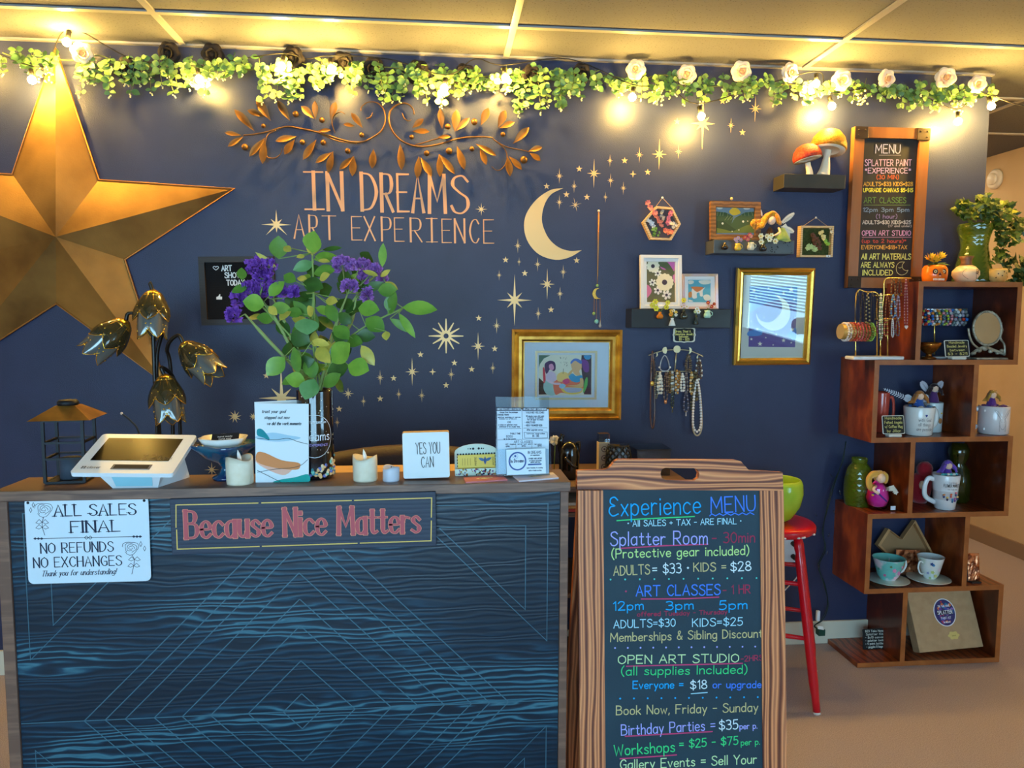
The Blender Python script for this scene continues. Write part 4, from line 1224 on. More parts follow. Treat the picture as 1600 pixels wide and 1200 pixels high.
vtext('ART EXPERIENCE', -.6, .85, .084, .005, .0009, paint(150, 130, 190))
ring = [(.1 + 1.02 * math.sin(k * PI / 12), .108 + .052 * math.cos(k * PI / 12) * (1 if k > 6 and k < 18 else 1)) for k in range(25)]
wrap(t, [ring], .0012, m_silverink)
t.build('emblem', vz)
t = MB()
for i in range(64):
	a = q.uniform(-1.5, 1.6)
	z = .006 + q.uniform(0, .022 + .028 * max(0, math.sin(a)))
	t.ball(on_vase(a, z, .975), (q.uniform(.0035, .0055), q.uniform(.0035, .0055), q.uniform(.0035, .006)), paint(*q.choice([(120, 190, 170), (70, 140, 150), (236, 190, 130), (110, 120, 190), (230, 214, 180)])), 8, 5)
t.build('cloud_print', vz)
VT = c + V((0, 0, hv))
# ---------------------------------------------------------------- bouquet: single stems in the vase
m_stem = paint(132, 158, 84)
m_lf = [mat('bouquet_leaf_%d' % i, a, 0.4, rgb2=b_, scale=26) for i, (a, b_) in enumerate([((104, 144, 50), (80, 122, 40)), ((66, 102, 36), (48, 82, 28)), ((134, 172, 60), (108, 150, 48)), ((112, 156, 96), (88, 136, 74)), ((220, 196, 84), (176, 164, 64))])]
m_purple = [mat('statice_violet', (158, 92, 200), 0.8, rgb2=(114, 58, 168), scale=160), mat('statice_lilac', (192, 132, 206), 0.8, rgb2=(146, 90, 178), scale=160)]
def bz(p, y):
	return at_y(350 + p[0] / 4.285, 360 + p[1] / 4.285, y)
LEAFS = {
 'a': [((590, 150), (600, 5), 112, 2, -.02), ((365, 190), (365, 40), 95, 0, .0), ((600, 215), (465, 260), 62, 3, .02), ((660, 130), (790, 115), 28, 1, .0), ((600, 290), (740, 250), 70, 0, .0), ((400, 300), (480, 340), 60, 0, -.03), ((540, 170), (490, 175), 26, 4, -.04), ((360, 260), (210, 145), 30, 4, -.02), ((400, 110), (450, 140), 40, 4, -.05), ((630, 200), (705, 205), 28, 4, -.04)],
 'b': [((1195, 515), (1425, 525), 84, 2, -.03), ((1105, 565), (1140, 415), 62, 0, .0), ((1170, 555), (1280, 715), 44, 2, -.02), ((1110, 590), (1270, 685), 44, 0, .0), ((950, 590), (1070, 665), 92, 0, .0), ((1030, 400), (1155, 395), 74, 0, .0), ((1085, 675), (1085, 730), 44, 4, -.03), ((900, 520), (1032, 525), 92, 2, -.02)],
 'c': [((1060, 245), (1065, 85), 44, 2, -.03), ((955, 215), (965, 145), 92, 1, .02), ((870, 360), (965, 380), 84, 1, .0), ((930, 270), (1030, 300), 30, 4, -.04), ((1050, 310), (1105, 265), 28, 4, -.03), ((1080, 345), (1160, 390), 34, 4, -.03), ((760, 320), (845, 310), 80, 1, .0), ((830, 420), (760, 350), 60, 1, .02)],
 'd': [((270, 500), (130, 470), 96, 2, -.03), ((330, 600), (220, 580), 64, 0, .0), ((160, 370), (50, 415), 46, 0, -.01), ((450, 690), (565, 745), 104, 1, .0), ((360, 600), (430, 710), 70, 1, .02), ((120, 330), (118, 250), 50, 0, .0), ((300, 510), (350, 560), 44, 4, -.04)],
 'e': [((405, 850), (285, 965), 96, 2, -.03), ((545, 1015), (415, 985), 84, 2, -.04), ((605, 995), (540, 1130), 108, 3, -.06), ((590, 740), (695, 760), 44, 4, -.04), ((470, 780), (500, 960), 60, 0, -.02), ((560, 850), (600, 990), 80, 0, .0)],
 'f': [((725, 885), (840, 755), 124, 2, -.05), ((830, 900), (968, 935), 108, 2, -.04), ((690, 960), (835, 905), 96, 1, -.02), ((665, 1045), (775, 960), 72, 0, -.03), ((740, 640), (835, 725), 84, 0, -.02), ((920, 770), (1000, 900), 64, 4, -.02), ((810, 735), (925, 750), 74, 0, .0)],
 'g': [((545, 590), (560, 692), 124, 3, -.06), ((530, 345), (665, 385), 84, 1, -.02), ((690, 490), (750, 610), 66, 0, .0), ((775, 460), (835, 530), 92, 1, .02), ((515, 420), (605, 500), 92, 1, .02), ((560, 560), (600, 520), 60, 4, -.05), ((680, 470), (760, 475), 52, 4, -.04), ((640, 330), (700, 290), 50, 4, -.03), ((490, 320), (550, 320), 34, 4, -.06), ((600, 650), (700, 600), 80, 1, .03), ((420, 440), (500, 380), 70, 1, .03), ((640, 420), (720, 380), 80, 1, .03), ((560, 240), (640, 300), 70, 1, .03), ((480, 520), (420, 420), 70, 1, .03)],
}
BR = {'a': ([(640, 1060), (610, 700), (600, 400), (590, 150)], 'tall leafy stem rising highest in the bouquet toward the lettering'),
	  'b': ([(650, 1060), (760, 800), (950, 640), (1200, 520)], 'leafy stem reaching toward the gold sun decal'),
	  'c': ([(645, 1060), (740, 700), (900, 420), (1050, 270)], 'leafy stem with one narrow upright leaf and purple flowers behind'),
	  'd': ([(600, 1060), (480, 760), (330, 590), (190, 440)], 'leafy stem in front of the black letter board'),
	  'e': ([(600, 1070), (540, 980), (480, 900), (400, 850)], 'low leafy stem drooping over the greeting card'),
	  'f': ([(650, 1070), (690, 950), (760, 830), (900, 750)], 'low leafy stem with broad leaves over the vase rim'),
	  'g': ([(625, 1060), (600, 800), (590, 600), (600, 420)], 'dense dark leafy stem in the middle of the bouquet')}
for k_, (path, lab) in BR.items():
	t = thing('leafy_branch', lab, 'branch', VT, 'stems in the black vase')
	dy = {'a': .0, 'b': -.02, 'c': .03, 'd': -.02, 'e': -.035, 'f': -.035, 'g': .01}[k_]
	root = V((VT.x + rnd.uniform(-.02, .02), VT.y + rnd.uniform(-.015, .015), VT.z - .16))
	mid = V((root.x + (bz(path[0], VT.y).x - root.x) * .5, VT.y, VT.z - .03))
	pts = [root, mid] + [bz(p, VT.y + dy * min(1, i * .6)) for i, p in enumerate(path)]
	MB().tube(catmull(pts, 5), .0024, m_stem, 6).build('stem', t)
	q = random.Random(ord(k_))
	for a, b_, wd, mi_, off in LEAFS[k_]:
		A, B = bz(a, VT.y + dy + off), bz(b_, VT.y + dy + off - .02)
		lm = MB().leaf(A, B, wd * 1.3 / 4.285 * mpp(A), m_lf[mi_], V((q.uniform(-.35, .35), -1, q.uniform(.1, .6))), fold=.18, curl=q.uniform(.0, .18), wide=.5, n=7)
		near = min(range(len(pts)), key=lambda i: (pts[i] - A).length)
		if (pts[near] - A).length < .09:
			lm.tube([pts[near], A], .0012, m_stem, 4)
		lm.build('leaf', t)
	for j in range({'a': 8, 'b': 4, 'c': 8, 'd': 6, 'e': 5, 'f': 6, 'g': 16}[k_]):
		sp = catmull(pts, 5)
		i0 = int(len(sp) * q.uniform(.45, .97))
		A = sp[min(i0, len(sp) - 1)]
		a_ = q.uniform(0, 2 * PI)
		d_ = V((math.cos(a_), q.uniform(-.5, .5), math.sin(a_) * .7 + .25)).normalized()
		A = A + d_ * q.uniform(.004, .03)
		MB().leaf(A, A + d_ * q.uniform(.035, .06), q.uniform(.024, .036), m_lf[q.choice((0, 1, 1, 1, 2, 4))], V((q.uniform(-.7, .7), -1, q.uniform(0, 1.2))), fold=.2, curl=q.uniform(0, .3), n=6).tube([sp[min(i0, len(sp) - 1)], A], .001, m_stem, 4).build('leaf', t)
def statice(path, heads, lab, dy):
	t = thing('statice_flower', lab, 'flower', VT, 'stems in the black vase')
	root = V((VT.x + rnd.uniform(-.02, .02), VT.y + rnd.uniform(-.015, .015), VT.z - .17))
	pts = [root, V(((root.x + bz(path[0], VT.y).x) / 2, VT.y, VT.z - .03))] + [bz(p, VT.y + dy * min(1, .3 + .3 * i)) for i, p in enumerate(path)]
	MB().tube(catmull(pts, 5), [.0042] * (len(catmull(pts, 5)) - 3) + [.003, .0025, .002], paint(140, 160, 92), 6).build('stem', t)
	end = pts[-1]
	for j, (x, y, r, ry, mi_) in enumerate(heads):
		q = random.Random(int(x + y))
		c_ = bz((x, y), VT.y + dy)
		R, RY = r / 4.285 * mpp(c_), ry / 4.285 * mpp(c_)
		mb = MB().tube([end, (end + c_) / 2 + V((0, 0, -.006)), c_], .0014, paint(120, 140, 80), 5)
		for k in range(int(22 + R * 1500)):
			o = V((q.uniform(-1, 1), q.uniform(-1, .6), q.uniform(-1, 1)))
			if o.length > 1.1:
				o = o / o.length
			p = c_ + V((o.x * R, o.y * R * .7, o.z * RY))
			d = (o + V((0, -.4, .5))).normalized()
			for e in range(3):
				dd = (d + V((q.uniform(-.8, .8), q.uniform(-.6, .4), q.uniform(-.5, .8)))).normalized()
				mb.leaf(p, p + dd * .013, .011, m_purple[mi_], V((q.uniform(-1, 1), -1, .3)), fold=.3, curl=-.2, n=2)
		mb.build('flower_head', t)
statice([(580, 1060), (460, 905), (300, 740), (140, 560)], [(65, 570, 34, 38, 0)], 'statice stem leaning lowest with one small violet head', -.03)
statice([(590, 1060), (480, 850), (350, 600), (240, 450)], [(180, 390, 46, 40, 0), (100, 460, 34, 45, 0), (250, 250, 88, 50, 0), (262, 320, 40, 36, 0)], 'statice stem with the biggest violet head before letter board', -.02)
statice([(600, 1060), (470, 790), (400, 600), (330, 460)], [(270, 415, 26, 24, 0), (342, 390, 30, 32, 0), (396, 415, 26, 22, 0), (468, 415, 24, 24, 0)], 'statice stem with a row of four tiny violet heads', .0)
statice([(640, 1060), (695, 850), (740, 660), (825, 430)], [(790, 232, 54, 40, 1), (910, 232, 56, 26, 1), (1010, 262, 26, 20, 1), (838, 372, 42, 24, 1)], 'thick statice stem with lilac heads below the word EXPERIENCE', .0)
statice([(640, 1060), (740, 800), (850, 620), (885, 450)], [(962, 432, 30, 34, 1), (935, 310, 24, 30, 1), (1060, 325, 18, 16, 1)], 'thin statice stem with pale lilac heads at its tip', .02)
# block sign
pl = Pl.quad((628, 676), (702, 674), (703, 746), (630, 748.5), -1.225)
bk = thing('block_sign', 'white square wooden block sign reading YES YOU CAN', 'sign', pl.at(0, -pl.h / 2, -.012))
MB().box(pl.at(0, 0, -.013), (pl.w, pl.h, .026), mat('raw_wood_edge', (206, 172, 122), 0.6), pl.rot(), .004).build('block', bk)
MB().prism(rrect(pl, pl.w * .985, pl.h * .985, .005), pl.N, .0015, mat('block_white', (226, 232, 234), 0.45)).build('white_face', bk)
t = MB()
text_on(t, pl, 'YES YOU', 650, 709.5, 687.5, 708, 17.5, 1.0, paint(34, 36, 40), n=.0022)
text_on(t, pl, 'CAN', 658.5, 730.5, 677.5, 729.5, 16.5, 1.0, paint(34, 36, 40), n=.0022)
t.build('lettering', bk)
# jewelled card holder with cards
m_mint = mat('mint_enamel', (196, 214, 200), 0.35)
pl = Pl.quad((710, 697), (778, 694), (779, 742), (711, 744), -1.185)
ch = thing('card_holder', 'arched mint card holder with jewelled front edge', 'card holder', pl.at(0, -pl.h / 2))
w, h = pl.w, pl.h
arch = [(-w / 2, -h / 2), (w / 2, -h / 2), (w / 2, h * .22)] + [(w / 2 * math.cos(a), h * .22 + h * .28 * math.sin(a)) for a in [PI * i / 10 for i in range(1, 10)]] + [(-w / 2, h * .22)]
MB().prism([pl.at(a, b_, -.022) for a, b_ in arch], pl.N, .003, m_mint).build('back_plate', ch)
lat = MB()
for i in range(14):
	x = -w / 2 + .008 + (w - .016) * i / 13
	for z in ([h * .17, h * .10] if 0 < i < 13 else [h * .17, h * .08, -h * .02, -h * .12, -h * .22]):
		if z == h * .10 and 1 < i < 12:
			continue
		lat.rect(pl, x - .0022, z - .0022, x + .0022, z + .0022, paint(34, 40, 40), -.0186, .0004)
for i, x in enumerate((-.020, -.014, -.007, .007, .014, .019)):
	lat.disc(pl, x, h * .345, (.0015, .0021, .003, .003, .0021, .0015)[i], paint(34, 40, 40), -.0184, seg=10)
lat.build('cut_pattern', ch)
jw = MB().rect(pl, -w / 2, -h / 2, w / 2, -h / 2 + .018, m_mint, -.002, .003)
q = random.Random(9)
for i in range(70):
	jw.ball(pl.at(q.uniform(-w / 2 + .003, w / 2 - .003), -h / 2 + q.uniform(.002, .017), .001), q.uniform(.0014, .003), mat('gem_%d' % (i % 5), [(214, 190, 120), (120, 70, 150), (190, 200, 210), (40, 44, 60), (200, 110, 60)][i % 5], 0.12, metal=.5), 6, 4)
MB().span(pl.at(-w / 2, -h / 2, -.02), pl.at(w / 2, -h / 2 + .003, 0), m_mint).build('base', ch)
jw.build('jewelled_lip', ch)
m_cardgold = mat('gold_card', (198, 170, 72), 0.35, metal=.3)
p2 = pl.shift(-.012)
bc_ = thing('business_card', 'gold business card printed with a blue eagle in the jewelled holder', 'business card', p2.at(0, -h / 2 + .004))
MB().rect(p2, -w * .43, -h / 2 + .004, w * .43, h * .16, m_cardgold, 0, .0008).build('card', bc_)
t = MB()
for i, x in enumerate((-.035, -.029, -.022, -.015)):
	t.ribbon([p2.at(x, -.014, .0012), p2.at(x, .004, .0012)], .0008, paint(96, 84, 40), p2.N, cap=0)
for x in (.0, .045):
	write(t, 'MYSTIC', p2.at(x, -.015, .0012), p2.at(x, .006, .0012), .0042, -p2.X, p2.N, .0008, paint(70, 62, 40))
for sg in (-1, 1):
	t.leaf(p2.at(.022, -.004, .0013), p2.at(.022 + sg * .017, .004, .0013), .008, paint(70, 110, 150), p2.N, 0, 0, n=3)
t.leaf(p2.at(.022, -.014, .0014), p2.at(.022, .008, .0014), .007, paint(60, 90, 140), p2.N, 0, 0, n=3)
t.build('print', bc_)
# acrylic flyer stand
m_acryl = glass('clear_acrylic', (236, 244, 248), 0.02, 0.0, 0.3)
m_paperblue = mat('white_flyer', (214, 228, 240), 0.6)
pl = Pl.quad((772, 620), (856, 621), (861, 741), (778, 743), -1.19, lean=-.10)
fs_ = thing('flyer_stand', 'clear acrylic stand holding price flyers at the counter end', 'flyer stand', pl.at(0, -pl.h / 2))
w, h = pl.w, pl.h
MB().rect(pl, -w / 2, -h / 2, w / 2, h / 2, m_acryl, -.008, .002).build('back_sheet', fs_)
MB().span(pl.at(-w / 2, -h / 2, 0) + V((0, -.01, 0)), pl.at(w / 2, -h / 2, 0) + V((0, .045, .003)), m_acryl).build('foot', fs_)
MB().rect(pl, -w / 2, -h / 2 + .002, w / 2, -h / 2 + h * .34, m_acryl, .008, .0015).build('front_pocket', fs_)
m_bar = paint(60, 70, 90)
fly = thing('price_flyer', 'printed price flyer with two columns inside the acrylic stand', 'flyer', pl.at(0, -h / 2 + .004))
MB().rect(pl, -w / 2 + .002, -h / 2 + .004, w / 2 - .001, h * .34, m_paperblue, -.004, .001).build('sheet', fly)
t = MB()
for a0, a1, s_ in ((776, 814.5, 'BIRTHDAYS AND PARTIES'), (816.5, 855, 'SPLATTER PAINT EXPERIENCE')):
	A, B = pl.uv(a0, 642), pl.uv(a1, 636.5)
	t.rect(pl, A[0], A[1], B[0], B[1], m_bar, -.0024, .0003)
	text_on(t, pl, s_, a0 + 1.2, 640.6, a1 - 1.2, 640.6, 2.6, .42, paint(226, 236, 244), n=-.0016)
ink = paint(70, 82, 104)
for s_, x0, x1, y, cp in (('choose from the packages', 781, 809, 645, 1.8), ('CHOOSE FROM:', 777.5, 795, 649.3, 2.4), ('splatter painting or canvas', 778, 813, 652.6, 1.7), ('includes two of the art', 780, 807, 655.2, 1.7), ('OR', 793, 798, 661, 2.4), ('a class or splatter room', 779, 808, 664.5, 1.8), ('additional $ for studio time', 780, 812, 667.5, 1.7),
						 ('TABLE TIME', 797, 813, 678.6, 2.2), ('$350', 791, 801, 683.6, 3.2), ('up to ten guests', 787, 806, 686.5, 1.7),
						 ('WALK-INS WELCOME!', 822, 850, 646, 2.8), ('30 minute room with paint', 822, 850, 651, 1.8), ('a canvas to splatter', 824, 849, 653.6, 1.8), ('for all ages to enjoy', 824, 849, 656.5, 1.8), ('- ADULTS $33', 820, 836, 661.2, 2.6), ('- KIDS YOUNGER $28', 820, 847, 666, 2.6), ('after upgrade canvas', 823, 848, 672.6, 2.2), ('canvas upgrades', 823, 851, 678.2, 1.9), ('$5 - $15', 832, 842, 682.5, 2.8),
						 ('ART CLASSES', 803, 832, 692, 3.4), ('all ages and all skill levels', 790, 846, 694.6, 1.5), ('12PM', 790, 796, 698.5, 1.9), ('3PM', 815, 821, 698, 1.9), ('5PM', 840, 846, 697.6, 1.9)):
	text_on(t, pl, s_, x0, y, x1, y, cp, .5, ink, n=-.0016)
for seg in ([(815.5, 637), (816.5, 686)], [(778, 670), (814, 669.5)], [(777, 687.5), (857, 685)], [(819, 675.5), (855, 675), (855.5, 684), (820, 684.5), (819, 675.5)], [(818, 669), (855, 668.5)], [(806, 696), (806, 701)], [(831, 696), (831, 700)], [(776, 636), (778, 740)], [(857, 636), (861, 735)]):
	line_on(t, pl, seg, .5, ink, n=-.0016)
t.build('print', fly)
for a, b_ in ((.0, .0),):
	pass
p2 = Pl.quad((790, 703), (852.5, 700.5), (852.5, 739.5), (793, 742), -1.215, lean=-.06)
cd = thing('business_card', 'white business card with round blue logo before the flyer stand', 'business card', p2.at(0, -p2.h / 2))
MB().rect(p2, -p2.w / 2, -p2.h / 2, p2.w / 2, p2.h / 2, mat('card_white', (220, 234, 244), 0.5), 0, .0008).build('card', cd)
t = MB()
m_logo = paint(64, 96, 160)
cu = p2.uv(808.5, 720.5)
ringp = [p2.at(cu[0] + .0205 * math.cos(k * PI / 14), cu[1] + .0215 * math.sin(k * PI / 14), .0012) for k in range(29)]
t.ribbon(ringp, .0036, m_logo, p2.N, cap=0)
text_on(t, p2, 'In Dreams', 798, 723, 819, 722, 5, .9, paint(30, 40, 80), n=.0013, nib=.5)
for k in range(10):
	a = k * PI / 5
	line_on(t, p2, [(805 + 3 * math.cos(a), 712.6 + 3 * math.sin(a)), (805 + 5 * math.cos(a), 712.6 + 5 * math.sin(a))], .5, m_logo, n=.0013)
t.disc(p2, *p2.uv(805, 712.6), .0028, m_logo, .0013)
for s_, x0, x1, y, cp, m in (('IN DREAMS', 825, 845.5, 709, 4.2, paint(40, 60, 90)), ('art experience', 829, 843, 712, 1.6, ink), ('CHRISTINE VILLAREZ', 826, 847, 717.6, 2, ink) if False else ('OWNER AND ARTIST', 826, 847, 717.6, 2, ink), ('art classes and parties', 827, 846, 720.6, 1.6, ink), ('splatter paint room', 829, 844, 723, 1.6, ink), ('open tuesday to sunday', 823, 848, 731.8, 1.7, ink), ('call or book on line', 826, 846, 736, 1.6, ink)):
	text_on(t, p2, s_, x0, y, x1, y - .4, cp, .55, m, n=.0013)
t.rect(p2, *p2.uv(825, 727), *p2.uv(846, 723.8), m_logo, .0012, .0002)
t.build('print', cd)
for lab, tlx, mm, sd_ in (('pink and cream business card lying flat before the jewelled holder', [(724, 746), (783, 741), (793, 749), (728, 753)], (206, 120, 124), 1), ('pale business card lying flat before the flyer stand', [(801, 742.5), (864, 738), (873, 746), (811, 751)], (224, 214, 222), 2)):
	q = [at_z(x, y, LZ + .0035) for x, y in tlx]
	cc = sum(q, V()) / 4
	o = thing('business_card', lab, 'business card', V((cc.x, cc.y, LZ)))
	MB().prism([V((p.x, p.y, LZ)) for p in q], V((0, 0, 1)), .0035, paint(*mm)).build('card', o)
	X_ = ((q[1] - q[0])).normalized()
	fpl = Pl(cc, X_, V((-X_.y, X_.x, 0)))
	t = MB().disc(fpl, 0, 0, .022, paint(232, 214, 168), .0004, .007)
	write(t, 'gift card', fpl.at(-.014, -.002, .0008), fpl.at(.014, -.002, .0008), .005, fpl.U, fpl.N, .0009, paint(120, 70, 60))
	t.build('print', o)
from mathutils.geometry import tessellate_polygon
def prism_hole(mb, outer, hole, N, t, m):
	tris = tessellate_polygon([outer, hole])
	pts = outer + hole
	k = len(pts)
	N = V(N)
	vs = pts + [p + N * t for p in pts]
	fs = [tuple(f) for f in tris] + [tuple(i + k for i in reversed(f)) for f in tris]
	for a, n in ((0, len(outer)), (len(outer), len(hole))):
		fs += [(a + i, a + (i + 1) % n, k + a + (i + 1) % n, k + a + i) for i in range(n)]
	return mb.add(vs, fs, m)
# ---------------------------------------------------------------- sandwich board
pine = [(0.08, (106, 54, 38)), (0.24, (166, 92, 58)), (0.44, (220, 134, 82)), (0.7, (242, 162, 104)), (0.92, (190, 110, 72))]
m_rail = wood('burnt_pine_rail', pine, 5.5, (.34, 1, 2.4), 12, .9, rough=0.5, direction='Z', fine=.12, bump=.12)
m_stile = wood('burnt_pine_stile', pine, 7, (2.2, 1, .22), 7, 1.0, rough=0.5, direction='X', fine=.15, bump=.12)
m_slate = mat('chalkboard', (34, 62, 76), 0.6, rgb2=(28, 54, 68), scale=5, bump=.1, bump_scale=200)
ap = Pl((0.65, -1.20, 1.0), (1, 0, 0), (0, 0.105, 1.0))
foot = ap.hit(1075, 1200)
af = thing('sandwich_board', 'wooden A-frame chalkboard with the colourful Experience MENU beside the counter', 'sandwich board', (0.64, -1.20, 0))
def to_floor(p):
	return p - ap.U * (p.z / ap.U.z)
def aq(x, y, n=0.0):
	return ap.hit(x, y, n)
outer = [aq(x, y) for x, y in [(902, 764.5), (902, 735), (944, 734)]] + [aq(x, y) for x, y in [(950, 732.5), (956, 727), (961, 720), (967, 717.5), (1150, 718.5), (1158, 721), (1164, 728), (1170, 734.5), (1223, 738), (1224, 767)]]
hole = [aq(x, y) for x, y in [(1039, 731), (1085, 731.5), (1090, 734), (1093, 740), (1091, 747), (1085, 750.5), (1040, 750), (1034, 747), (1032, 740), (1034, 733.5)]]
prism_hole(MB(), outer, hole, -ap.N, .021, m_rail).build('top_rail', af)
for x0, x1 in ((903, 942.5), (1187.5, 1224.5)):
	a, b = aq(x0, 766.5), aq(x1, 766.5)
	MB().prism([a, b, to_floor(b), to_floor(a)], -ap.N, .020, m_stile).build('stile', af)
a, b = aq(942.5, 765.5, -.004), aq(1187.5, 765.5, -.004)
zb = .10
def down(p, z):
	return p - ap.U * ((p.z - z) / ap.U.z)
board = MB().prism([a, b, down(b, zb), down(a, zb)], -ap.N, .006, m_slate).build('chalkboard_panel', af)
MB().prism([down(aq(942.5, 765.5), zb), down(aq(1187.5, 765.5), zb), down(aq(1187.5, 765.5), .04), down(aq(942.5, 765.5), .04)], -ap.N, .02, m_rail).build('bottom_rail', af)
bp_ = Pl(ap.c + V((0, .022, 0)), (1, 0, 0), (0, -.22, 1.0))
for x0, x1 in ((903, 935), (1192, 1224)):
	a, b = aq(x0, 768, -.022), aq(x1, 768, -.022)
	a2, b2 = a - bp_.U * (a.z / bp_.U.z), b - bp_.U * (b.z / bp_.U.z)
	MB().prism([a, b, b2, a2], (0, 1, 0), .018, m_stile).build('rear_leg', af)
a, b = aq(935, 790, -.024), aq(1192, 790, -.024)
MB().prism([a, b, b - bp_.U * .66, a - bp_.U * .66], (0, 1, 0), .006, m_slate).build('rear_panel', af)
CH = {'cyan': (24, 172, 238), 'blue': (74, 132, 240), 'lav': (176, 176, 246), 'red': (170, 52, 84), 'crim': (206, 70, 118), 'lime': (200, 238, 150), 'tan': (210, 196, 138), 'white': (226, 242, 246), 'pale': (178, 228, 244), 'teal': (90, 210, 196), 'green': (64, 216, 130), 'pgreen': (206, 236, 176)}
def chalk(s_, x0, y0, x1, y1, cp, col, w=1.7, **k):
	w *= .86
	t = MB()
	text_on(t, ap, s_, x0, y0, x1, y1, cp, w, paint(*CH[col], rough=.9), n=-.0028, jit=.02, **k)
	t.build('chalk_lettering', board)
def cline(pts, col, w=1.8):
	t = MB()
	line_on(t, ap, pts, w, paint(*CH[col], rough=.9), n=-.0028)
	t.build('chalk_underline', board)
chalk('%xperience', 952, 806, 1094, 802, 29, 'cyan', 2.4)
cline([(964, 813.5), (1000, 811), (1085, 807)], 'green', 1.9)
chalk('MENU', 1111, 801, 1180, 798, 24, 'blue', 2.4)
cline([(1109, 806)] + [(1112 + 6 * i, 804.5 + (1.6 if i % 2 else -1.6) - i * .2) for i in range(12)], 'blue', 1.6)
chalk('^ All SALES + TAX - ARE FINAL ^', 981, 822.5, 1158, 818.5, 9, 'pale', 1.5)
chalk('Splatter Room', 954, 852.5, 1105, 850, 21, 'lav', 2.2)
cline([(967, 857), (1040, 852.5), (1106, 850.5)], 'crim', 1.9)
chalk('- 30min', 1113, 848.5, 1179, 847, 16, 'red', 2)
chalk('(Protective gear included)', 956, 872, 1170, 866.5, 14, 'lime', 1.9)
chalk('ADULTS', 959, 899.5, 1015, 896.5, 14.5, 'tan', 1.9)
chalk('= $33 ^', 1020, 897, 1076, 894.5, 15, 'white', 1.9)
chalk('KIDS =', 1084, 893, 1134, 891.5, 13, 'tan', 1.9)
chalk('$28', 1142, 893, 1173, 891, 14, 'white', 2)
chalk('ART CLASSES', 994, 931.5, 1125, 929, 16, 'blue', 2.2)
cline([(1002, 936), (1070, 935.5), (1123, 933)], 'crim', 1.9)
chalk('- 1 HR', 1130, 928.5, 1172, 926.5, 13, 'red', 1.9)
chalk('12pm', 958, 954, 1005, 952, 13, 'cyan', 2)
chalk('3pm', 1041, 953, 1083, 951.5, 13, 'cyan', 2)
chalk('5pm', 1124, 952.5, 1167, 951, 13.5, 'cyan', 2)
chalk('offered Tuesday - Thursday', 996, 963, 1136, 959, 6.5, 'red', 1.4)
chalk('ADULTS=$30', 959, 981.5, 1055, 978.5, 12, 'pale', 1.7)
chalk('KIDS=$25', 1082, 979, 1160, 977, 12, 'pale', 1.7)
chalk('Memberships & Sibling Discount', 954, 1002.5, 1191, 995.5, 13, 'tan', 1.8)
chalk('OPEN ART STUDIO', 966, 1037, 1154, 1034.5, 12.5, 'pgreen', 1.9)
cline([(979, 1041), (1080, 1038.5), (1160, 1036.5)], 'crim', 1.9)
chalk('-2HRS', 1158, 1033.5, 1192, 1031.5, 8, 'red', 1.6)
chalk('(all supplies Included)', 971, 1055, 1167, 1052, 13, 'green', 1.8)
chalk('Everyone =', 989, 1076, 1067, 1075, 11.5, 'cyan', 1.9)
chalk('$18', 1079, 1077, 1104, 1075.5, 13, 'white', 1.9)
chalk('or upgrade', 1114, 1075, 1189, 1074.5, 10.5, 'blue', 1.8)
cline([(1080, 1084), (1105, 1082)], 'pale', 1.5)
chalk('Book Now, Friday - Sunday', 963, 1117, 1184, 1111.5, 13.5, 'tan', 1.8)
chalk('Birthday Parties =', 971, 1149, 1117, 1140, 16, 'lav', 1.9)
chalk('$35', 1124, 1141, 1153, 1139, 14.5, 'white', 1.9)
chalk('per p.', 1156, 1139.5, 1183, 1138, 9, 'lav', 1.5)
cline([(977, 1150.5), (1060, 1146), (1113, 1143)], 'crim', 1.9)
chalk('Workshops', 960, 1181, 1054, 1174, 16, 'green', 2.1)
chalk('= $25 - $75', 1062, 1169, 1153, 1163, 12.5, 'green', 1.9)
chalk('per p.', 1158, 1164.5, 1187, 1163, 9, 'green', 1.5)
cline([(969, 1185.5), (1030, 1181.5), (1057, 1179.5)], 'crim', 1.9)
chalk('Gallery Events = Sell Your', 969, 1202, 1182, 1192.5, 14, 'pgreen', 1.9)
for col, y, x0, x1, n in (('teal', 905.5, 954, 1182, 11), ('lav', 1012.5, 961, 1180, 12), ('cyan', 1091.5, 969, 1184, 11)):
	t = MB()
	for i in range(n):
		x = x0 + (x1 - x0) * i / (n - 1)
		q = ap.hit(x, y - 2.5 * i / n, -.0028)
		u, v = (q - ap.c).dot(ap.X), (q - ap.c).dot(ap.U)
		t.disc(ap, u, v, .0024, paint(*CH[col], rough=.9), -.0026, seg=8)
	t.build('chalk_dot_row', board)
t = MB()
q = ap.hit(978, 924, -.0028)
t.disc(ap, (q - ap.c).dot(ap.X), (q - ap.c).dot(ap.U), .0025, paint(*CH['crim'], rough=.9), -.0026, seg=8)
t.build('chalk_dot', board)
# ---------------------------------------------------------------- red stool with a lime bowl
m_red = mat('red_gloss_paint', (206, 14, 34), 0.28, coat=.3)
m_chip = paint(226, 214, 206)
sy = -.34
sc0 = at_y(1268, 818, sy)
SR = .155
cst = V((sc0.x - SR, sy, 0))
zt = at_y(1245, 812, sy).z
so = thing('stool', 'red painted wooden stool with a chipped seat edge behind the chalkboard', 'stool', cst)
MB().lathe([(0, -.034), (SR * .93, -.034), (SR, -.026), (SR, -.010), (SR * .96, -.002), (SR * .8, 0), (0, -.003)], m_red, cst + V((0, 0, zt)), 40).build('seat', so)
ch_ = MB()
q = random.Random(3)
for i in range(9):
	a = -PI / 2 + q.uniform(-.9, 1.1)
	ch_.ball(cst + V((math.cos(a) * SR * .985, math.sin(a) * SR * .985, zt - .026)), (.008, .008, .004), m_chip, 6, 4)
ch_.build('chipped_edge', so)
ft = at_z(1272, 1049, 0)
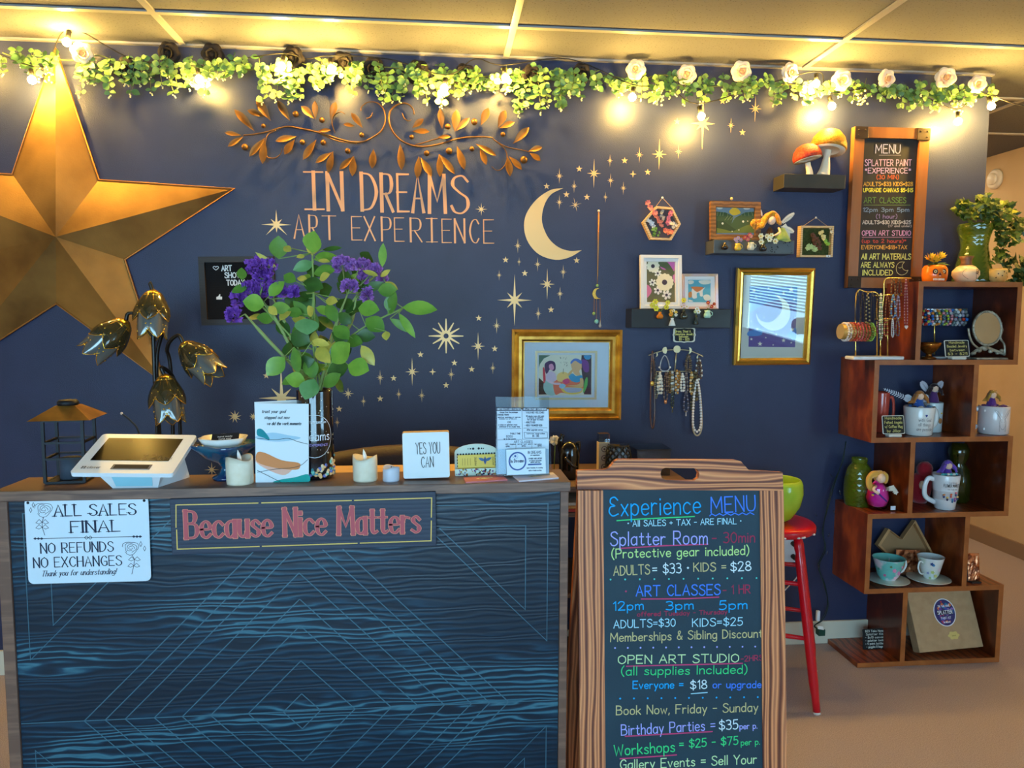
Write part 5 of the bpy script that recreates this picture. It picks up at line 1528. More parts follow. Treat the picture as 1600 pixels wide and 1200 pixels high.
d = V((ft.x - cst.x, ft.y - cst.y, 0))
legs = []
top_r = .125
for k in range(4):
	R = Matrix.Rotation(k * PI / 2, 3, 'Z')
	fd = R @ d
	bt = V((cst.x + fd.x, cst.y + fd.y, 0))
	if bt.y > -.03:
		bt.y = -.03
	tp_ = cst + fd.normalized() * top_r + V((0, 0, zt - .034))
	legs.append((tp_, bt))
	pts = [tp_ + (bt - tp_) * f for f in (0, .06, .09, .12, .16, .5, .84, .90, 1)]
	MB().tube(pts, [.014, .016, .013, .017, .017, .0175, .0165, .0135, .013], m_red, 12).tube([bt + (tp_ - bt) * f for f in (.0, .012)], .0133, m_chip, 12).build('leg', so)
for f, prs in ((.27, ((0, 1), (2, 3))), (.30, ((1, 2), (3, 0))), (.58, ((0, 1), (2, 3))), (.62, ((1, 2), (3, 0)))):
	for i, j in prs:
		a = legs[i][0] + (legs[i][1] - legs[i][0]) * f
		b = legs[j][0] + (legs[j][1] - legs[j][0]) * f
		MB().tube([a, (a + b) / 2, b], [.0075, .0095, .0075], m_red, 10).build('rung', so)
m_lime = mat('lime_glaze', (176, 206, 60), 0.18, rgb2=(150, 188, 44), scale=8, coat=.5)
cb = V((at_y(1212, 805, sy).x, sy, zt))
sR = 40 * mpp(cb)
bo = thing('planter_bowl', 'shiny lime green round bowl standing on the red stool', 'bowl', cb)
hb_ = 66 * mpp(cb)
MB().lathe([(sR * .42, 0), (sR * .62, hb_ * .1), (sR * .9, hb_ * .38), (sR, hb_ * .68), (sR * .97, hb_ * .9), (sR * .9, hb_ * .99), (sR * .86, hb_), (sR * .83, hb_ * .97), (sR * .9, hb_ * .7), (sR * .6, hb_ * .15), (0, hb_ * .1)], m_lime, cb, 36).build('bowl', bo)
# wall outlet with plugs
pl = Pl.quad((1213, 831), (1246, 831), (1246, 878), (1213, 878), -.004)
ol = thing('wall_outlet', 'white wall outlet plate with two black plugs behind the stool', 'outlet', pl.c)
MB().box(pl.at(0, 0, 0), (pl.w, pl.h, .006), paint(230, 234, 236, rough=.35), pl.rot(), .002).build('plate', ol)
for x, y, m in ((1239, 849, paint(26, 26, 28)), (1239, 869, paint(30, 30, 32))):
	p = at_y(x, y, -.008)
	MB().tube([p, p + V((.0, -.028, -.004))], [.011, .009], m, 10).tube([p + V((0, -.026, -.004)), p + V((.004, -.034, -.01))], .006, paint(200, 202, 206), 8).build('plug', ol)
MB().tube(catmull([at_y(1246, 900, -.03), at_y(1243, 905, -.03), at_y(1232, 916, -.03), at_y(1222, 925, -.03), at_y(1190, 940, -.03)], 5), .0025, paint(224, 226, 230), 6).build('white_cord', ol)
# dark string of fairy lights down the side of the shelf unit
m_gwire = mat('green_wire', (16, 40, 34), .5)
fl_ = thing('fairy_light_cord', 'dark green fairy light cord hanging beside the shelf to the floor', 'light cord', at_y(1283, 988, -.06))
pth = [at_y(x, y, -.04 - .02 * (i % 2)) for i, (x, y) in enumerate([(1322, 690), (1316, 720), (1303, 760), (1292, 800), (1285, 830), (1290, 858), (1280, 885), (1288, 915), (1294, 945), (1286, 968), (1272, 978), (1282, 985)])]
MB().tube(catmull(pth, 6), .0022, m_gwire, 5).tube(catmull([p + V((.006 * math.sin(i * 2), .004, 0)) for i, p in enumerate(pth)], 6), .0018, m_gwire, 5).build('cord', fl_)
m_mini = glass('mini_bulb_glass', (210, 236, 240), .05, .1)
q = random.Random(8)
for x, y in ((1313, 772), (1304, 803), (1276, 806), (1274, 829), (1294, 838), (1292, 866), (1279, 886), (1300, 745)):
	p = at_y(x, y, -.05)
	MB().tube([p, p + V((q.uniform(-.012, .012), -.004, q.uniform(.012, .02)))], [.0032, .001], m_mini, 6).build('mini_bulb', fl_)
MB().box(at_y(1278, 962, -.06), (.014, .014, .045), paint(226, 230, 232), None, .002).build('adapter_plug', fl_)
MB().box(at_y(1282, 987, -.07), (.03, .03, .028), paint(20, 66, 52), None, .003).build('plug_block', fl_)
pl = Pl(at_y(1282, 981, -.09), (1, 0, -.2), (0, .5, .8))
MB().rect(pl, -.014, -.007, .014, .007, paint(228, 232, 234), 0, .0006).build('paper_tag', fl_)
# ---------------------------------------------------------------- behind the counter
m_chairfab = mat('brown_chair_leather', (74, 58, 54), 0.55, bump=.2, bump_scale=120)
cc = V((-.12, -.61, 0))
oc = thing('office_chair', 'brown office chair with a wide curved back behind the counter', 'chair', cc)
back_pts = []
W2 = .34
vs, fs = [], []
N_ = 12
for i in range(N_ + 1):
	u = -1 + 2 * i / N_
	topz = .985 + .035 * math.cos(u * 1.5) + .006 * u
	yy = -.02 - .0 * u + .07 * u * u * -1
	for z, th in ((.52, 0), (.56, .03), (topz - .03, .03), (topz, .0)):
		vs.append(cc + V((u * W2, yy - .10 - th, z)))
		vs.append(cc + V((u * W2, yy - .07 + th, z)))
for i in range(N_):
	a, b = i * 8, (i + 1) * 8
	ringA, ringB = [a + k for k in (0, 2, 4, 6, 7, 5, 3, 1)], [b + k for k in (0, 2, 4, 6, 7, 5, 3, 1)]
	for k in range(8):
		fs.append((ringA[k], ringB[k], ringB[(k + 1) % 8], ringA[(k + 1) % 8]))
fs.append((0, 2, 4, 6, 7, 5, 3, 1))
e = N_ * 8
fs.append(tuple(e + k for k in (1, 3, 5, 7, 6, 4, 2, 0)))
MB().add(vs, fs, m_chairfab, True).build('backrest', oc)
MB().box(cc + V((0, .12, .46)), (.52, .46, .09), m_chairfab, None, .03).build('seat', oc)
MB().tube([cc + V((0, .1, .05)), cc + V((0, .1, .42))], .03, m_iron, 12).build('gas_column', oc)
bs = MB()
for k in range(5):
	a = k * 2 * PI / 5
	bs.tube([cc + V((0, .1, .08)), cc + V((.28 * math.cos(a), .1 + .28 * math.sin(a), .05))], [.025, .018], m_iron, 8)
bs.build('star_base', oc)
for k in range(5):
	a = k * 2 * PI / 5
	MB().ball(cc + V((.28 * math.cos(a), .1 + .28 * math.sin(a), .026)), .026, m_iron, 10, 6).build('caster', oc)
m_lightwood = wood('light_wood', [(.3, (196, 150, 96)), (.7, (222, 180, 124))], 9, (.4, 4, 4), 3, rough=.5, direction='Z')
dk = thing('desk', 'low work desk fitted behind the counter under the ledge', 'desk', (-.35, -.98, 0))
MB().span((-.98, -1.117, .70), (.29, -.86, .725), m_ctop).build('desk_top', dk)
for x in (-.95, .26):
	MB().span((x - .02, -1.10, 0), (x + .02, -.88, .70), m_ctop).build('leg', dk)
zs = at_y(610, 733.5, -1.08).z
rs = thing('riser_shelf', 'light wood riser shelf peeping out behind the candles', 'shelf', (-.12, -1.06, .725))
MB().span((-.30, -1.115, zs - .012), (.085, -1.02, zs), m_lightwood).build('board', rs)
for x in (-.29, .07):
	MB().span((x - .008, -1.11, .725), (x + .008, -1.03, zs - .012), m_lightwood).build('support', rs)
p0 = at_y(190, 646, -1.08)
p1 = at_y(216, 674, -1.08)
MB_c = MB().tube(catmull([p0, (p0 + p1) / 2 + V((.002, 0, .004)), p1, p1 + V((.012, 0, -.08)), V((p1.x + .012, -1.08, .728))], 5), .0022, m_cord, 6)
wa = thing('aerial_cable', 'thin black cable with a pale tip rising behind the till', 'cable', V((p1.x, -1.08, .725)))
MB_c.build('cable', wa)
MB().ball(p0, .0036, paint(220, 196, 170), 8, 6).build('pale_tip', wa)
# low cabinet by the wall with its ornaments
zc = .815
m_cab = wood('cabinet_wood', [(.3, (104, 80, 66)), (.7, (134, 104, 84))], 8, (.5, 4, 4), 3, rough=.5, direction='Z')
cbn = thing('cabinet', 'low open brown cabinet against the navy wall behind the chalkboard', 'cabinet', (.68, -.24, 0))
x0, x1, y0, y1 = .38, .90, -.42, -.016
MB().span((x0 - .012, y0 - .012, zc - .022), (x1 + .012, y1, zc), m_cab, .002).build('top', cbn)
for x in (x0, x1 - .018):
	MB().span((x, y0, 0), (x + .018, y1, zc - .022), m_cab).build('side_panel', cbn)
for z in (.06, .40, .70):
	MB().span((x0 + .018, y0, z), (x1 - .018, y1, z + .016), m_cab).build('shelf', cbn)
for i, (m, z) in enumerate((((206, 70, 60), .716), ((222, 150, 80), .728), ((220, 210, 190), .740))):
	o = MB().span((x0 + .022, -.412, z), (x0 + .24, -.15, z + .011), paint(*m), .002)
	solo('folder', o, ['red folder at the bottom of the little pile inside the cabinet', 'orange folder in the middle of the little pile inside the cabinet', 'cream folder on top of the little pile inside the cabinet'][i], 'folder', 'folders in the cabinet')
m_blackg = mat('black_glazed', (14, 14, 16), .15, coat=.6)
def stand(px, py, y, z):
	p = at_y(px, py, y)
	return V((p.x, y, z))
c = stand(889, 735, -.30, zc)
fg = thing('figurine', 'black glazed figurine of a seated cat-like shape with raised ears', 'figurine', c)
s_ = 2.43 / 1166 * 1.0
sm = mpp(c)
MB().lathe([(15 * sm, 0), (17 * sm, 3 * sm), (16 * sm, 20 * sm), (17 * sm, 36 * sm), (15 * sm, 48 * sm), (11 * sm, 56 * sm), (0, 60 * sm)], m_blackg, c, 20, sy=.8, wave=lambda a, i: 1 + .08 * math.sin(2 * a)).build('body', fg)
MB().tube(catmull([c + V((-12 * sm, 0, 40 * sm)), c + V((-14 * sm, 0, 58 * sm)), c + V((-10 * sm, 0, 70 * sm))], 4), [4.5 * sm] * 6 + [3.5 * sm, 3 * sm, 4 * sm], m_blackg, 8).build('raised_arm', fg)
MB().tube(catmull([c + V((13 * sm, 0, 40 * sm)), c + V((15 * sm, 0, 50 * sm)), c + V((14 * sm, 0, 58 * sm))], 4), 3.6 * sm, m_blackg, 8).build('ear', fg)
MB().tube(catmull([c + V((-9 * sm, -14 * sm, 36 * sm)), c + V((0, -17 * sm, 26 * sm)), c + V((9 * sm, -14 * sm, 20 * sm))], 4), 2.6 * sm, m_blackg, 8).build('folded_arm', fg)
c = stand(866, 690, -.20, zc)
zf = at_y(866, 688, -.20).z
fw_ = thing('paper_flower', 'single white carnation behind the flyer stand', 'flower', c)
mb = MB()
q = random.Random(2)
for i in range(46):
	d_ = V((q.uniform(-1, 1), q.uniform(-1, .3), q.uniform(-.6, 1))).normalized()
	pc_ = V((c.x, c.y, zf))
	mb.leaf(pc_ + d_ * .004, pc_ + d_ * .021, .017, mat('carnation_white', (240, 234, 214), .7), V((q.uniform(-1, 1), -1, .4)), fold=.4, curl=.3, wide=.65, n=3)
mb.build('bloom', fw_)
MB().tube([c, V((c.x + .004, c.y, zf))], .0018, paint(96, 128, 70), 5).build('stem', fw_)
c = stand(942, 732, -.24, zc)
bx = thing('stamped_box', 'tall cream box stamped with dark rosettes and a glass lid', 'box', c)
sm = mpp(c)
w_, h_ = 17 * sm, 52 * sm
MB().box(c + V((0, 0, h_ / 2)), (w_, w_, h_), paint(214, 190, 156), None, .001).build('body', bx)
t = MB()
fpl_ = Pl(c + V((0, -w_ / 2 - .0003, h_ / 2)), (1, 0, 0), (0, 0, 1))
for v_, k in ((16, 5), (2, 6), (-12, 5), (-21, 6)):
	rr = 4.2 * sm
	t.ribbon([fpl_.at(rr * math.cos(i * PI / 8), v_ * sm + rr * math.sin(i * PI / 8), .0003) for i in range(17)], 1.1 * sm, paint(92, 56, 50), fpl_.N, cap=0)
	t.disc(fpl_, 0, v_ * sm, 1.6 * sm, paint(92, 56, 50), .0004, seg=8)
t.build('stamped_rosettes', bx)
MB().box(c + V((0, 0, h_ + 7 * sm)), (w_, w_, 13 * sm), glass('clear_lid', (220, 230, 236), .05, .12), None, .001).build('glass_lid', bx)
c = stand(966, 735, -.30, zc)
sm = mpp(c)
vl = thing('lattice_vase', 'black vase wrapped in an oval openwork lattice', 'vase', c)
H_ = 52 * sm
prof = lambda f: (19 - 2 * f + 1.5 * math.sin(f * PI)) * sm * (1 if f < .8 else 1 - (f - .8) * .6)
MB().lathe([(prof(i / 10) * .93, H_ * i / 10) for i in range(11)] + [(prof(1) * .8, H_ * .97), (0, H_ * .95)], paint(150, 158, 170, rough=.3), c, 28).build('liner', vl)
lat = MB()
for k in range(11):
	for sg in (-1, 1):
		pts = []
		for i in range(25):
			f = i / 24
			a = k * 2 * PI / 11 + sg * .22 * math.sin(f * PI * 5)
			pts.append(c + V((prof(f) * math.cos(a), prof(f) * math.sin(a), H_ * f)))
		lat.tube(pts, 1.6 * sm, m_blackg, 5)
lat.lathe([(prof(1) * 1.05, H_ * .96), (prof(1) * 1.1, H_), (prof(1) * .9, H_ * 1.02)], m_blackg, c, 28).lathe([(prof(0) * 1.02, 0), (prof(0) * 1.05, H_ * .06)], m_blackg, c, 28)
lat.build('lattice', vl)
p = at_y(1010, 700, -.2)
ab = thing('acrylic_box', 'clear acrylic lidded box beside the lattice vase on the cabinet', 'box', V((p.x + .0, -.2, zc)))
zt_ = at_y(1010, 697, -.2).z
MB().span((p.x - .055, -.27, zc), (p.x + .075, -.13, zt_ - .006), glass('smoky_acrylic', (170, 180, 196), .05, .12)).build('body', ab)
MB().span((p.x - .059, -.274, zt_ - .006), (p.x + .079, -.126, zt_), glass('clear_lid', (220, 230, 236), .05, .12)).build('lid', ab)
# ---------------------------------------------------------------- lotus lamp
m_smoke = mat('smoked_glass_petal', (70, 62, 34), 0.12, rgb2=(54, 50, 34), scale=9, alpha=.82, spec=.8)
m_smoke2 = mat('mirror_glass_petal', (120, 124, 122), 0.1, alpha=.86, spec=.9, metal=.35)
m_brass = mat('bright_brass', (228, 182, 74), 0.25, metal=.9)
lp = thing('lotus_lamp', 'standing lamp with four smoky glass lotus shades edged in brass', 'lamp', (-.98, -.36, 0))
def petal(parent, o, ax, side, r0, r1, L, W, m):
	"""shield-shaped curved glass petal hanging from o along ax, bulging outwards along side"""
	T = ax.cross(side).normalized()
	nu, nv = 8, 5
	vs, fs, rim = [], [], []
	edgeL, edgeR = [], []
	for i in range(nu + 1):
		u = i / nu
		w = W * (.62 + .55 * math.sin(min(1, u * 1.15) * PI * .62)) * (1 - max(0, u - .45) / .55) ** .62 if u < 1 else 0.001
		bul = r0 + (r1 - r0) * math.sin(u * PI * .6)
		for j in range(nv):
			v = (j / (nv - 1) - .5)
			vs.append(o + ax * (L * u) + side * (bul - 1.3 * v * v * w) + T * (w * v))
		edgeL.append(vs[-nv])
		edgeR.append(vs[-1])
	for i in range(nu):
		for j in range(nv - 1):
			a = i * nv + j
			fs.append((a, a + 1, a + nv + 1, a + nv))
	pt = MB().add(vs, fs, m, True).build('glass_petal', parent)
	rim = MB().tube(edgeL + edgeR[::-1] + [edgeL[0]], .0016, m_brass, 5)
	for i in (4, 6):
		rim.ball(edgeL[i] + side * .002, .0034, m_brass, 6, 4).ball(edgeR[i] + side * .002, .0034, m_brass, 6, 4)
	rim.build('brass_rim', pt)
m_lampblack = mat('lamp_black', (18, 16, 15), .3)
def lotus(x, y, dep, tx_, ty_, k):
	o = at_y(x, y, dep)
	tip = at_y(tx_, ty_, dep - .03)
	ax = (tip - o).normalized()
	L = .155
	X = ax.cross(V((0, 1, 0))).normalized()
	Y = X.cross(ax).normalized()
	sh = MB().lathe([(.008, .012), (.026, .0), (.034, -.012), (.03, -.014), (0, -.002)], m_brass, o, 16, rot=Matrix((X, Y, -ax)).transposed()).build('lotus_shade', lp)
	for i in range(5):
		a = i * 2 * PI / 5 + k
		s_ = X * math.cos(a) + Y * math.sin(a)
		petal(sh, o + ax * .004, ax, s_, .030, .062, L * .62, .075, m_smoke)
	for i in range(5):
		a = (i + .5) * 2 * PI / 5 + k
		s_ = X * math.cos(a) + Y * math.sin(a)
		petal(sh, o + ax * L * .42, ax, s_, .052, .050, L * .60, .062, m_smoke2)
	MB().ball(o + ax * .06, .018, paint(236, 230, 214), 10, 7).build('bulb', sh)
	return o
o1 = lotus(240, 458, -.36, 236, 535, -PI / 2 + .1)
o2 = lotus(196, 505, -.38, 140, 556, -PI / 2 + .5)
o3 = lotus(288, 540, -.38, 340, 592, -PI / 2 - .2)
o4 = lotus(258, 590, -.42, 266, 660, -PI / 2 + .2)
base = V((at_y(262, 740, -.36).x, -.36, 0))
MB().lathe([(.13, 0), (.13, .012), (.05, .03), (.02, .05), (0, .05)], m_lampblack, base, 28).build('base', lp)
for i, o in enumerate((o1, o2, o3, o4)):
	b0 = base + V((-.02 + .013 * i, .008 * i, .04))
	b1 = V((b0.x + (-.012, -.02, .012, .02)[i], b0.y, o.z - (.22, .16, .12, .14)[i]))
	hook = o + V((.0, 0, .035))
	pre = V((b1.x + (.004, .03, -.004, -.0)[i], (b1.y + o.y) / 2, o.z - .01))
	pts = [b0, V((b0.x + (b1.x - b0.x) * .5, b0.y, (b0.z + b1.z) / 2)), b1, pre, hook + V(((-.012, .02, -.02, -.01)[i], 0, .0)), o + V((0, 0, .0))]
	MB().tube(catmull(pts, 6), .0065, m_lampblack, 8).build('stem', lp)
# ---------------------------------------------------------------- framed pictures and little shelves on the navy wall
m_goldf = mat('gold_frame_leaf', (214, 164, 72), 0.32, metal=.75, rgb2=(176, 124, 50), scale=20)
m_matboard = mat('pale_matboard', (206, 216, 226), .7)
m_glassy = glass('picture_glass', (255, 255, 255), .01, .0)
def shape(t, pl, pts, rgb, n, smooth=True):
	q = [pl.hit(x, y, n) for x, y in pts]
	t.poly(catmull(q, 4, True) if smooth else q, paint(*rgb))
def zc_(f, ox, oy):
	return lambda *pts: [(ox + x * f, oy + y * f) for x, y in pts]
# -- gold framed painting of two women at a table
pl = Pl.quad((799, 515), (971, 515), (968, 655.5), (799, 656), -.002)
pf = thing('framed_painting', 'wide gold framed painting of two women at a table', 'picture', pl.at(0, -pl.h / 2))
MB().frame(pl, pl.w, pl.h, [(0, 0), (0, .022), (.010, .026), (.018, .014), (.028, .022), (.040, .022), (.048, .010), (.052, .010), (.052, .0)], m_goldf).build('frame', pf)
MB().rect(pl, -pl.w / 2 + .05, -pl.h / 2 + .05, pl.w / 2 - .05, pl.h / 2 - .05, m_matboard, .003, .004).build('mat', pf)
i0, i1 = pl.uv(836, 548), pl.uv(931.5, 624)
ip = Pl(pl.at((i0[0] + i1[0]) / 2, (i0[1] + i1[1]) / 2, .007), pl.X, pl.U)
MB().frame(ip, i1[0] - i0[0], i0[1] - i1[1], [(0, 0), (0, .003), (.009, .003), (.009, 0)], mat('inner_gilt', (196, 178, 140), .4, metal=.4)).build('inner_fillet', pf)
a0, a1 = pl.uv(841.5, 554), pl.uv(924, 617.5)
t = MB().rect(pl, a0[0], a1[1], a1[0], a0[1], paint(226, 222, 200), .0075, .0004)
Z = zc_(.125, 800, 510)
S_ = lambda pts, rgb, n, sm=True: shape(t, pl, Z(*pts), rgb, n, sm)
S_([(335, 640), (400, 700), (420, 780), (470, 850), (335, 853)], (30, 44, 40), .0084, False)
S_([(335, 360), (480, 362), (400, 400), (350, 470), (335, 520)], (60, 110, 96), .0084, False)
S_([(870, 360), (993, 358), (990, 852), (900, 850), (880, 640), (860, 480)], (52, 44, 62), .0084, False)
S_([(900, 365), (985, 365), (970, 410), (920, 410)], (40, 150, 200), .0088)
S_([(870, 420), (950, 440), (960, 560), (900, 560)], (120, 60, 140), .0088)
S_([(385, 520), (410, 540), (420, 680), (395, 700)], (216, 60, 80), .0089)
S_([(400, 700), (440, 660), (520, 690), (540, 850), (440, 850), (395, 780)], (160, 200, 190), .0089)
S_([(520, 690), (640, 660), (760, 640), (880, 700), (880, 800), (760, 850), (620, 830), (540, 850)], (230, 120, 90), .0090)
S_([(620, 760), (760, 760), (880, 770), (860, 830), (740, 850), (640, 820)], (230, 200, 90), .0093)
S_([(650, 770), (760, 765), (870, 775), (850, 815), (740, 830), (670, 810)], (170, 180, 200), .0096)
S_([(570, 600), (640, 570), (700, 590), (720, 660), (640, 690), (570, 680)], (236, 200, 120), .0093)
S_([(630, 680), (700, 650), (720, 700), (670, 720)], (214, 70, 120), .0096)
S_([(590, 740), (630, 715), (672, 740), (640, 775), (600, 770)], (150, 200, 220), .0099)
S_([(410, 470), (470, 430), (535, 450), (545, 530), (520, 560), (470, 540), (440, 600), (415, 560)], (64, 40, 90), .0093)
S_([(465, 480), (505, 470), (525, 520), (500, 550), (468, 530)], (220, 150, 180), .0097)
S_([(430, 600), (480, 560), (540, 590), (545, 680), (470, 690), (425, 660)], (214, 190, 206), .0096)
S_([(440, 660), (520, 700), (600, 705), (600, 730), (500, 720), (430, 680)], (226, 196, 206), .0099)
S_([(735, 450), (790, 400), (860, 430), (870, 520), (840, 560), (860, 620), (800, 610), (760, 560)], (224, 178, 130), .0093)
S_([(735, 440), (790, 400), (870, 430), (860, 470), (790, 430), (740, 470)], (74, 120, 190), .0097)
S_([(705, 610), (760, 590), (800, 620), (870, 610), (880, 660), (820, 700), (740, 680)], (30, 150, 190), .0097)
S_([(850, 650), (890, 660), (880, 760), (760, 750), (700, 740), (840, 720)], (222, 180, 120), .0099)
S_([(700, 590), (750, 540), (765, 555), (710, 620)], (222, 180, 120), .0099)
S_([(915, 660), (945, 640), (940, 740), (900, 830), (890, 800)], (90, 180, 90), .0092)
q = random.Random(4)
for i in range(14):
	x, y = q.uniform(590, 690), q.uniform(390, 520)
	line_on(t, pl, Z((x, y), (x + q.uniform(-14, 14), y - 16)), .5, paint(120, 110, 90), n=.009)
line_on(t, pl, Z((640, 590), (642, 530)), .8, paint(110, 90, 60), n=.0095)
t.build('painting', pf)
MB().rect(pl, -pl.w / 2 + .05, -pl.h / 2 + .05, pl.w / 2 - .05, pl.h / 2 - .05, m_glassy, .0115, .001).build('glass', pf)
# -- moon poster, gold frame, leaning forward from its hook
pl = Pl.quad((1151, 418.5), (1272, 419.5), (1265, 569.5), (1146, 571), -.022, lean=.05)
mf = thing('framed_poster', 'upright gold framed crescent moon poster reflecting a window blind', 'picture', pl.at(0, -pl.h / 2))
MB().frame(pl, pl.w, pl.h, [(0, -.012), (0, .008), (.008, .013), (.016, .008), (.022, .011), (.029, .004), (.029, -.008)], mat('polished_gold', (230, 186, 84), .2, metal=.9)).build('frame', mf)
MB().rect(pl, -pl.w / 2 + .02, -pl.h / 2 + .02, pl.w / 2 - .02, pl.h / 2 - .02, mat('stone_matboard', (206, 200, 186), .7), -.008, .004).build('mat', mf)
t = MB()
Z = zc_(.1417, 1140, 410)
shape(t, pl, Z((222, 262), (748, 268), (722, 935), (208, 930)), (96, 76, 140), -.0034, False)
shape(t, pl, Z((222, 262), (748, 268), (742, 440), (600, 400), (420, 440), (216, 560)), (84, 130, 190), -.0031, False)
shape(t, pl, Z((640, 800), (730, 720), (722, 860)), (60, 120, 190), -.0029)
shape(t, pl, Z((210, 760), (340, 740), (350, 800), (208, 812)), (70, 130, 190), -.0029)
ou = [(500, 350), (575, 390), (640, 450), (668, 540), (655, 630), (600, 710), (520, 748), (440, 745), (360, 700), (310, 640), (290, 560)]
in_ = [(290, 560), (330, 630), (400, 660), (470, 650), (530, 600), (565, 550), (580, 480), (560, 420), (500, 350)]
t.poly([p for p in catmull([pl.hit(*w_, -.0024) for w_ in Z(*ou)], 4)][:-1] + [p for p in catmull([pl.hit(*w_, -.0024) for w_ in Z(*in_)], 4)][:-1], paint(230, 214, 186))
for x, y, r in ((680, 300, 36), (270, 310, 22), (432, 285, 14), (595, 340, 20), (712, 410, 16), (688, 740, 26), (595, 860, 26), (335, 898, 30), (305, 735, 18), (240, 846, 18), (515, 795, 13), (400, 830, 11), (680, 885, 13), (480, 910, 11), (238, 648, 10), (380, 605, 10), (720, 605, 10), (340, 330, 9), (290, 385, 10)):
	pts = [(x + math.sin(a) * rr, y - math.cos(a) * rr) for a, rr in five(r)]
	shape(t, pl, Z(*pts), (236, 226, 196), -.0026, False)
for a in ((530, 580, 548, 600), (560, 530, 572, 550), (515, 610, 535, 625)):
	line_on(t, pl, Z((a[0], a[1]), (a[2], a[3])), .8, paint(220, 130, 130), n=-.002)
t.build('poster', mf)
MB().rect(pl, -pl.w / 2 + .024, -pl.h / 2 + .024, pl.w / 2 - .024, pl.h / 2 - .024, m_glassy, -.0005, .001).build('glass', mf)
# -- tall MENU board with corner brackets
m_oak = mat('honey_board_frame', (170, 108, 50), .38, rgb2=(132, 78, 32), scale=14, stretch=(1, 1, .15), contrast=(.3, .7), spec=.6)
m_dslate = mat('old_slate', (50, 46, 40), .65, rgb2=(44, 40, 36), scale=6)
m_corner = mat('dark_corner_iron', (60, 46, 34), .45, metal=.5)
pl = Pl.quad((1334, 198), (1450, 202), (1440, 450), (1324, 450), -.035, lean=.012)
mbd = thing('menu_board', 'tall honey wood framed chalkboard MENU on the wall above the jewellery', 'sign', pl.at(0, -pl.h / 2))
MB().frame(pl, pl.w, pl.h, [(0, -.022), (0, .006), (.043, .006), (.043, -.006)], m_oak).build('frame', mbd)
bd = MB().rect(pl, -pl.w / 2 + .04, -pl.h / 2 + .04, pl.w / 2 - .04, pl.h / 2 - .04, m_dslate, -.012, .004).build('slate_panel', mbd)
for sx in (-1, 1):
	for sy in (-1, 1):
		c_ = pl.at(sx * (pl.w / 2 - .028), sy * (pl.h / 2 - .024), .008)
		b = MB().box(c_, (.056, .048, .005), m_corner, pl.rot(), .001)
		for a_, b_ in ((-.014, .01), (.014, .01), (.014 * sx, -.012)):
			b.ball(c_ + pl.X * a_ + pl.U * b_ + pl.N * .003, .0035, m_corner, 6, 4)
		b.build('corner_bracket', mbd)
Z = zc_(1 / 4.615, 1320, 190)
def mchalk(s_, x0, x1, y, cp, rgb, w=1.1, y1=None):
	t = MB()
	(a, b), (c_, d_) = Z((x0, y), (x1, y1 if y1 else y))
	text_on(t, pl, s_, a, b, c_, d_, cp / 4.615, w, paint(*rgb, rough=.9), n=-.0068, jit=.02)
	t.build('chalk_lettering', bd)
def mline(x0, x1, y, rgb):
	t = MB()
	line_on(t, pl, Z((x0, y), (x1, y)), .8, paint(*rgb, rough=.9), n=-.0068)
	t.build('chalk_underline', bd)
mchalk('MENU', 222, 398, 228, 60, (206, 200, 214), 1.3)
mline(248, 404, 242, (170, 160, 160))
mchalk('SPLATTER PAINT', 145, 480, 318, 42, (222, 180, 206))
mchalk('*EXPERIENCE*', 146, 474, 372, 36, (222, 180, 210))
mchalk('(30 MIN)', 230, 388, 414, 28, (196, 92, 50))
mchalk('ADULTS=$33 KIDS=$28', 136, 488, 464, 27, (206, 160, 64))
mchalk('UPGRADE CANVAS $5-$15', 134, 490, 507, 25, (226, 214, 70))
mchalk('ART CLASSES', 138, 440, 586, 38, (104, 140, 66))
mline(138, 472, 602, (110, 130, 70))
mchalk('12pm 3pm 5pm', 130, 462, 649, 27, (126, 146, 170))
mchalk('(1 hour)', 226, 376, 697, 27, (146, 120, 160))
mchalk('ADULTS=$30 KIDS=$25', 128, 474, 738, 24, (196, 186, 176))
mchalk('(17 and under)', 314, 480, 760, 14, (176, 160, 150), .8)
mchalk('OPEN ART STUDIO', 124, 474, 821, 34, (226, 160, 190))
mline(124, 478, 834, (190, 130, 150))
mchalk('(up to 2 hours)*', 124, 440, 873, 24, (196, 74, 60))
mchalk('EVERYONE=$18+TAX', 120, 446, 919, 26, (222, 160, 70))
mchalk('All ART MATERIALS', 121, 474, 992, 38, (234, 228, 120), 1.3)
mchalk('ARE ALWAYS', 117, 354, 1051, 36, (234, 228, 120), 1.3)
mchalk('INCLUDED', 128, 344, 1107, 36, (234, 228, 120), 1.3)
t = MB()
for pts in ([(430, 1012), (395, 1015), (372, 1045), (376, 1085), (405, 1106), (440, 1096), (456, 1072)], [(430, 1012), (414, 1036), (420, 1062), (440, 1074), (456, 1072)], [(388, 1052), (398, 1056), (408, 1050)]):
	t.ribbon(catmull([pl.hit(*w_, -.0066) for w_ in Z(*pts)], 5), .0022, paint(214, 206, 140), pl.N)
t.build('chalk_moon', bd)
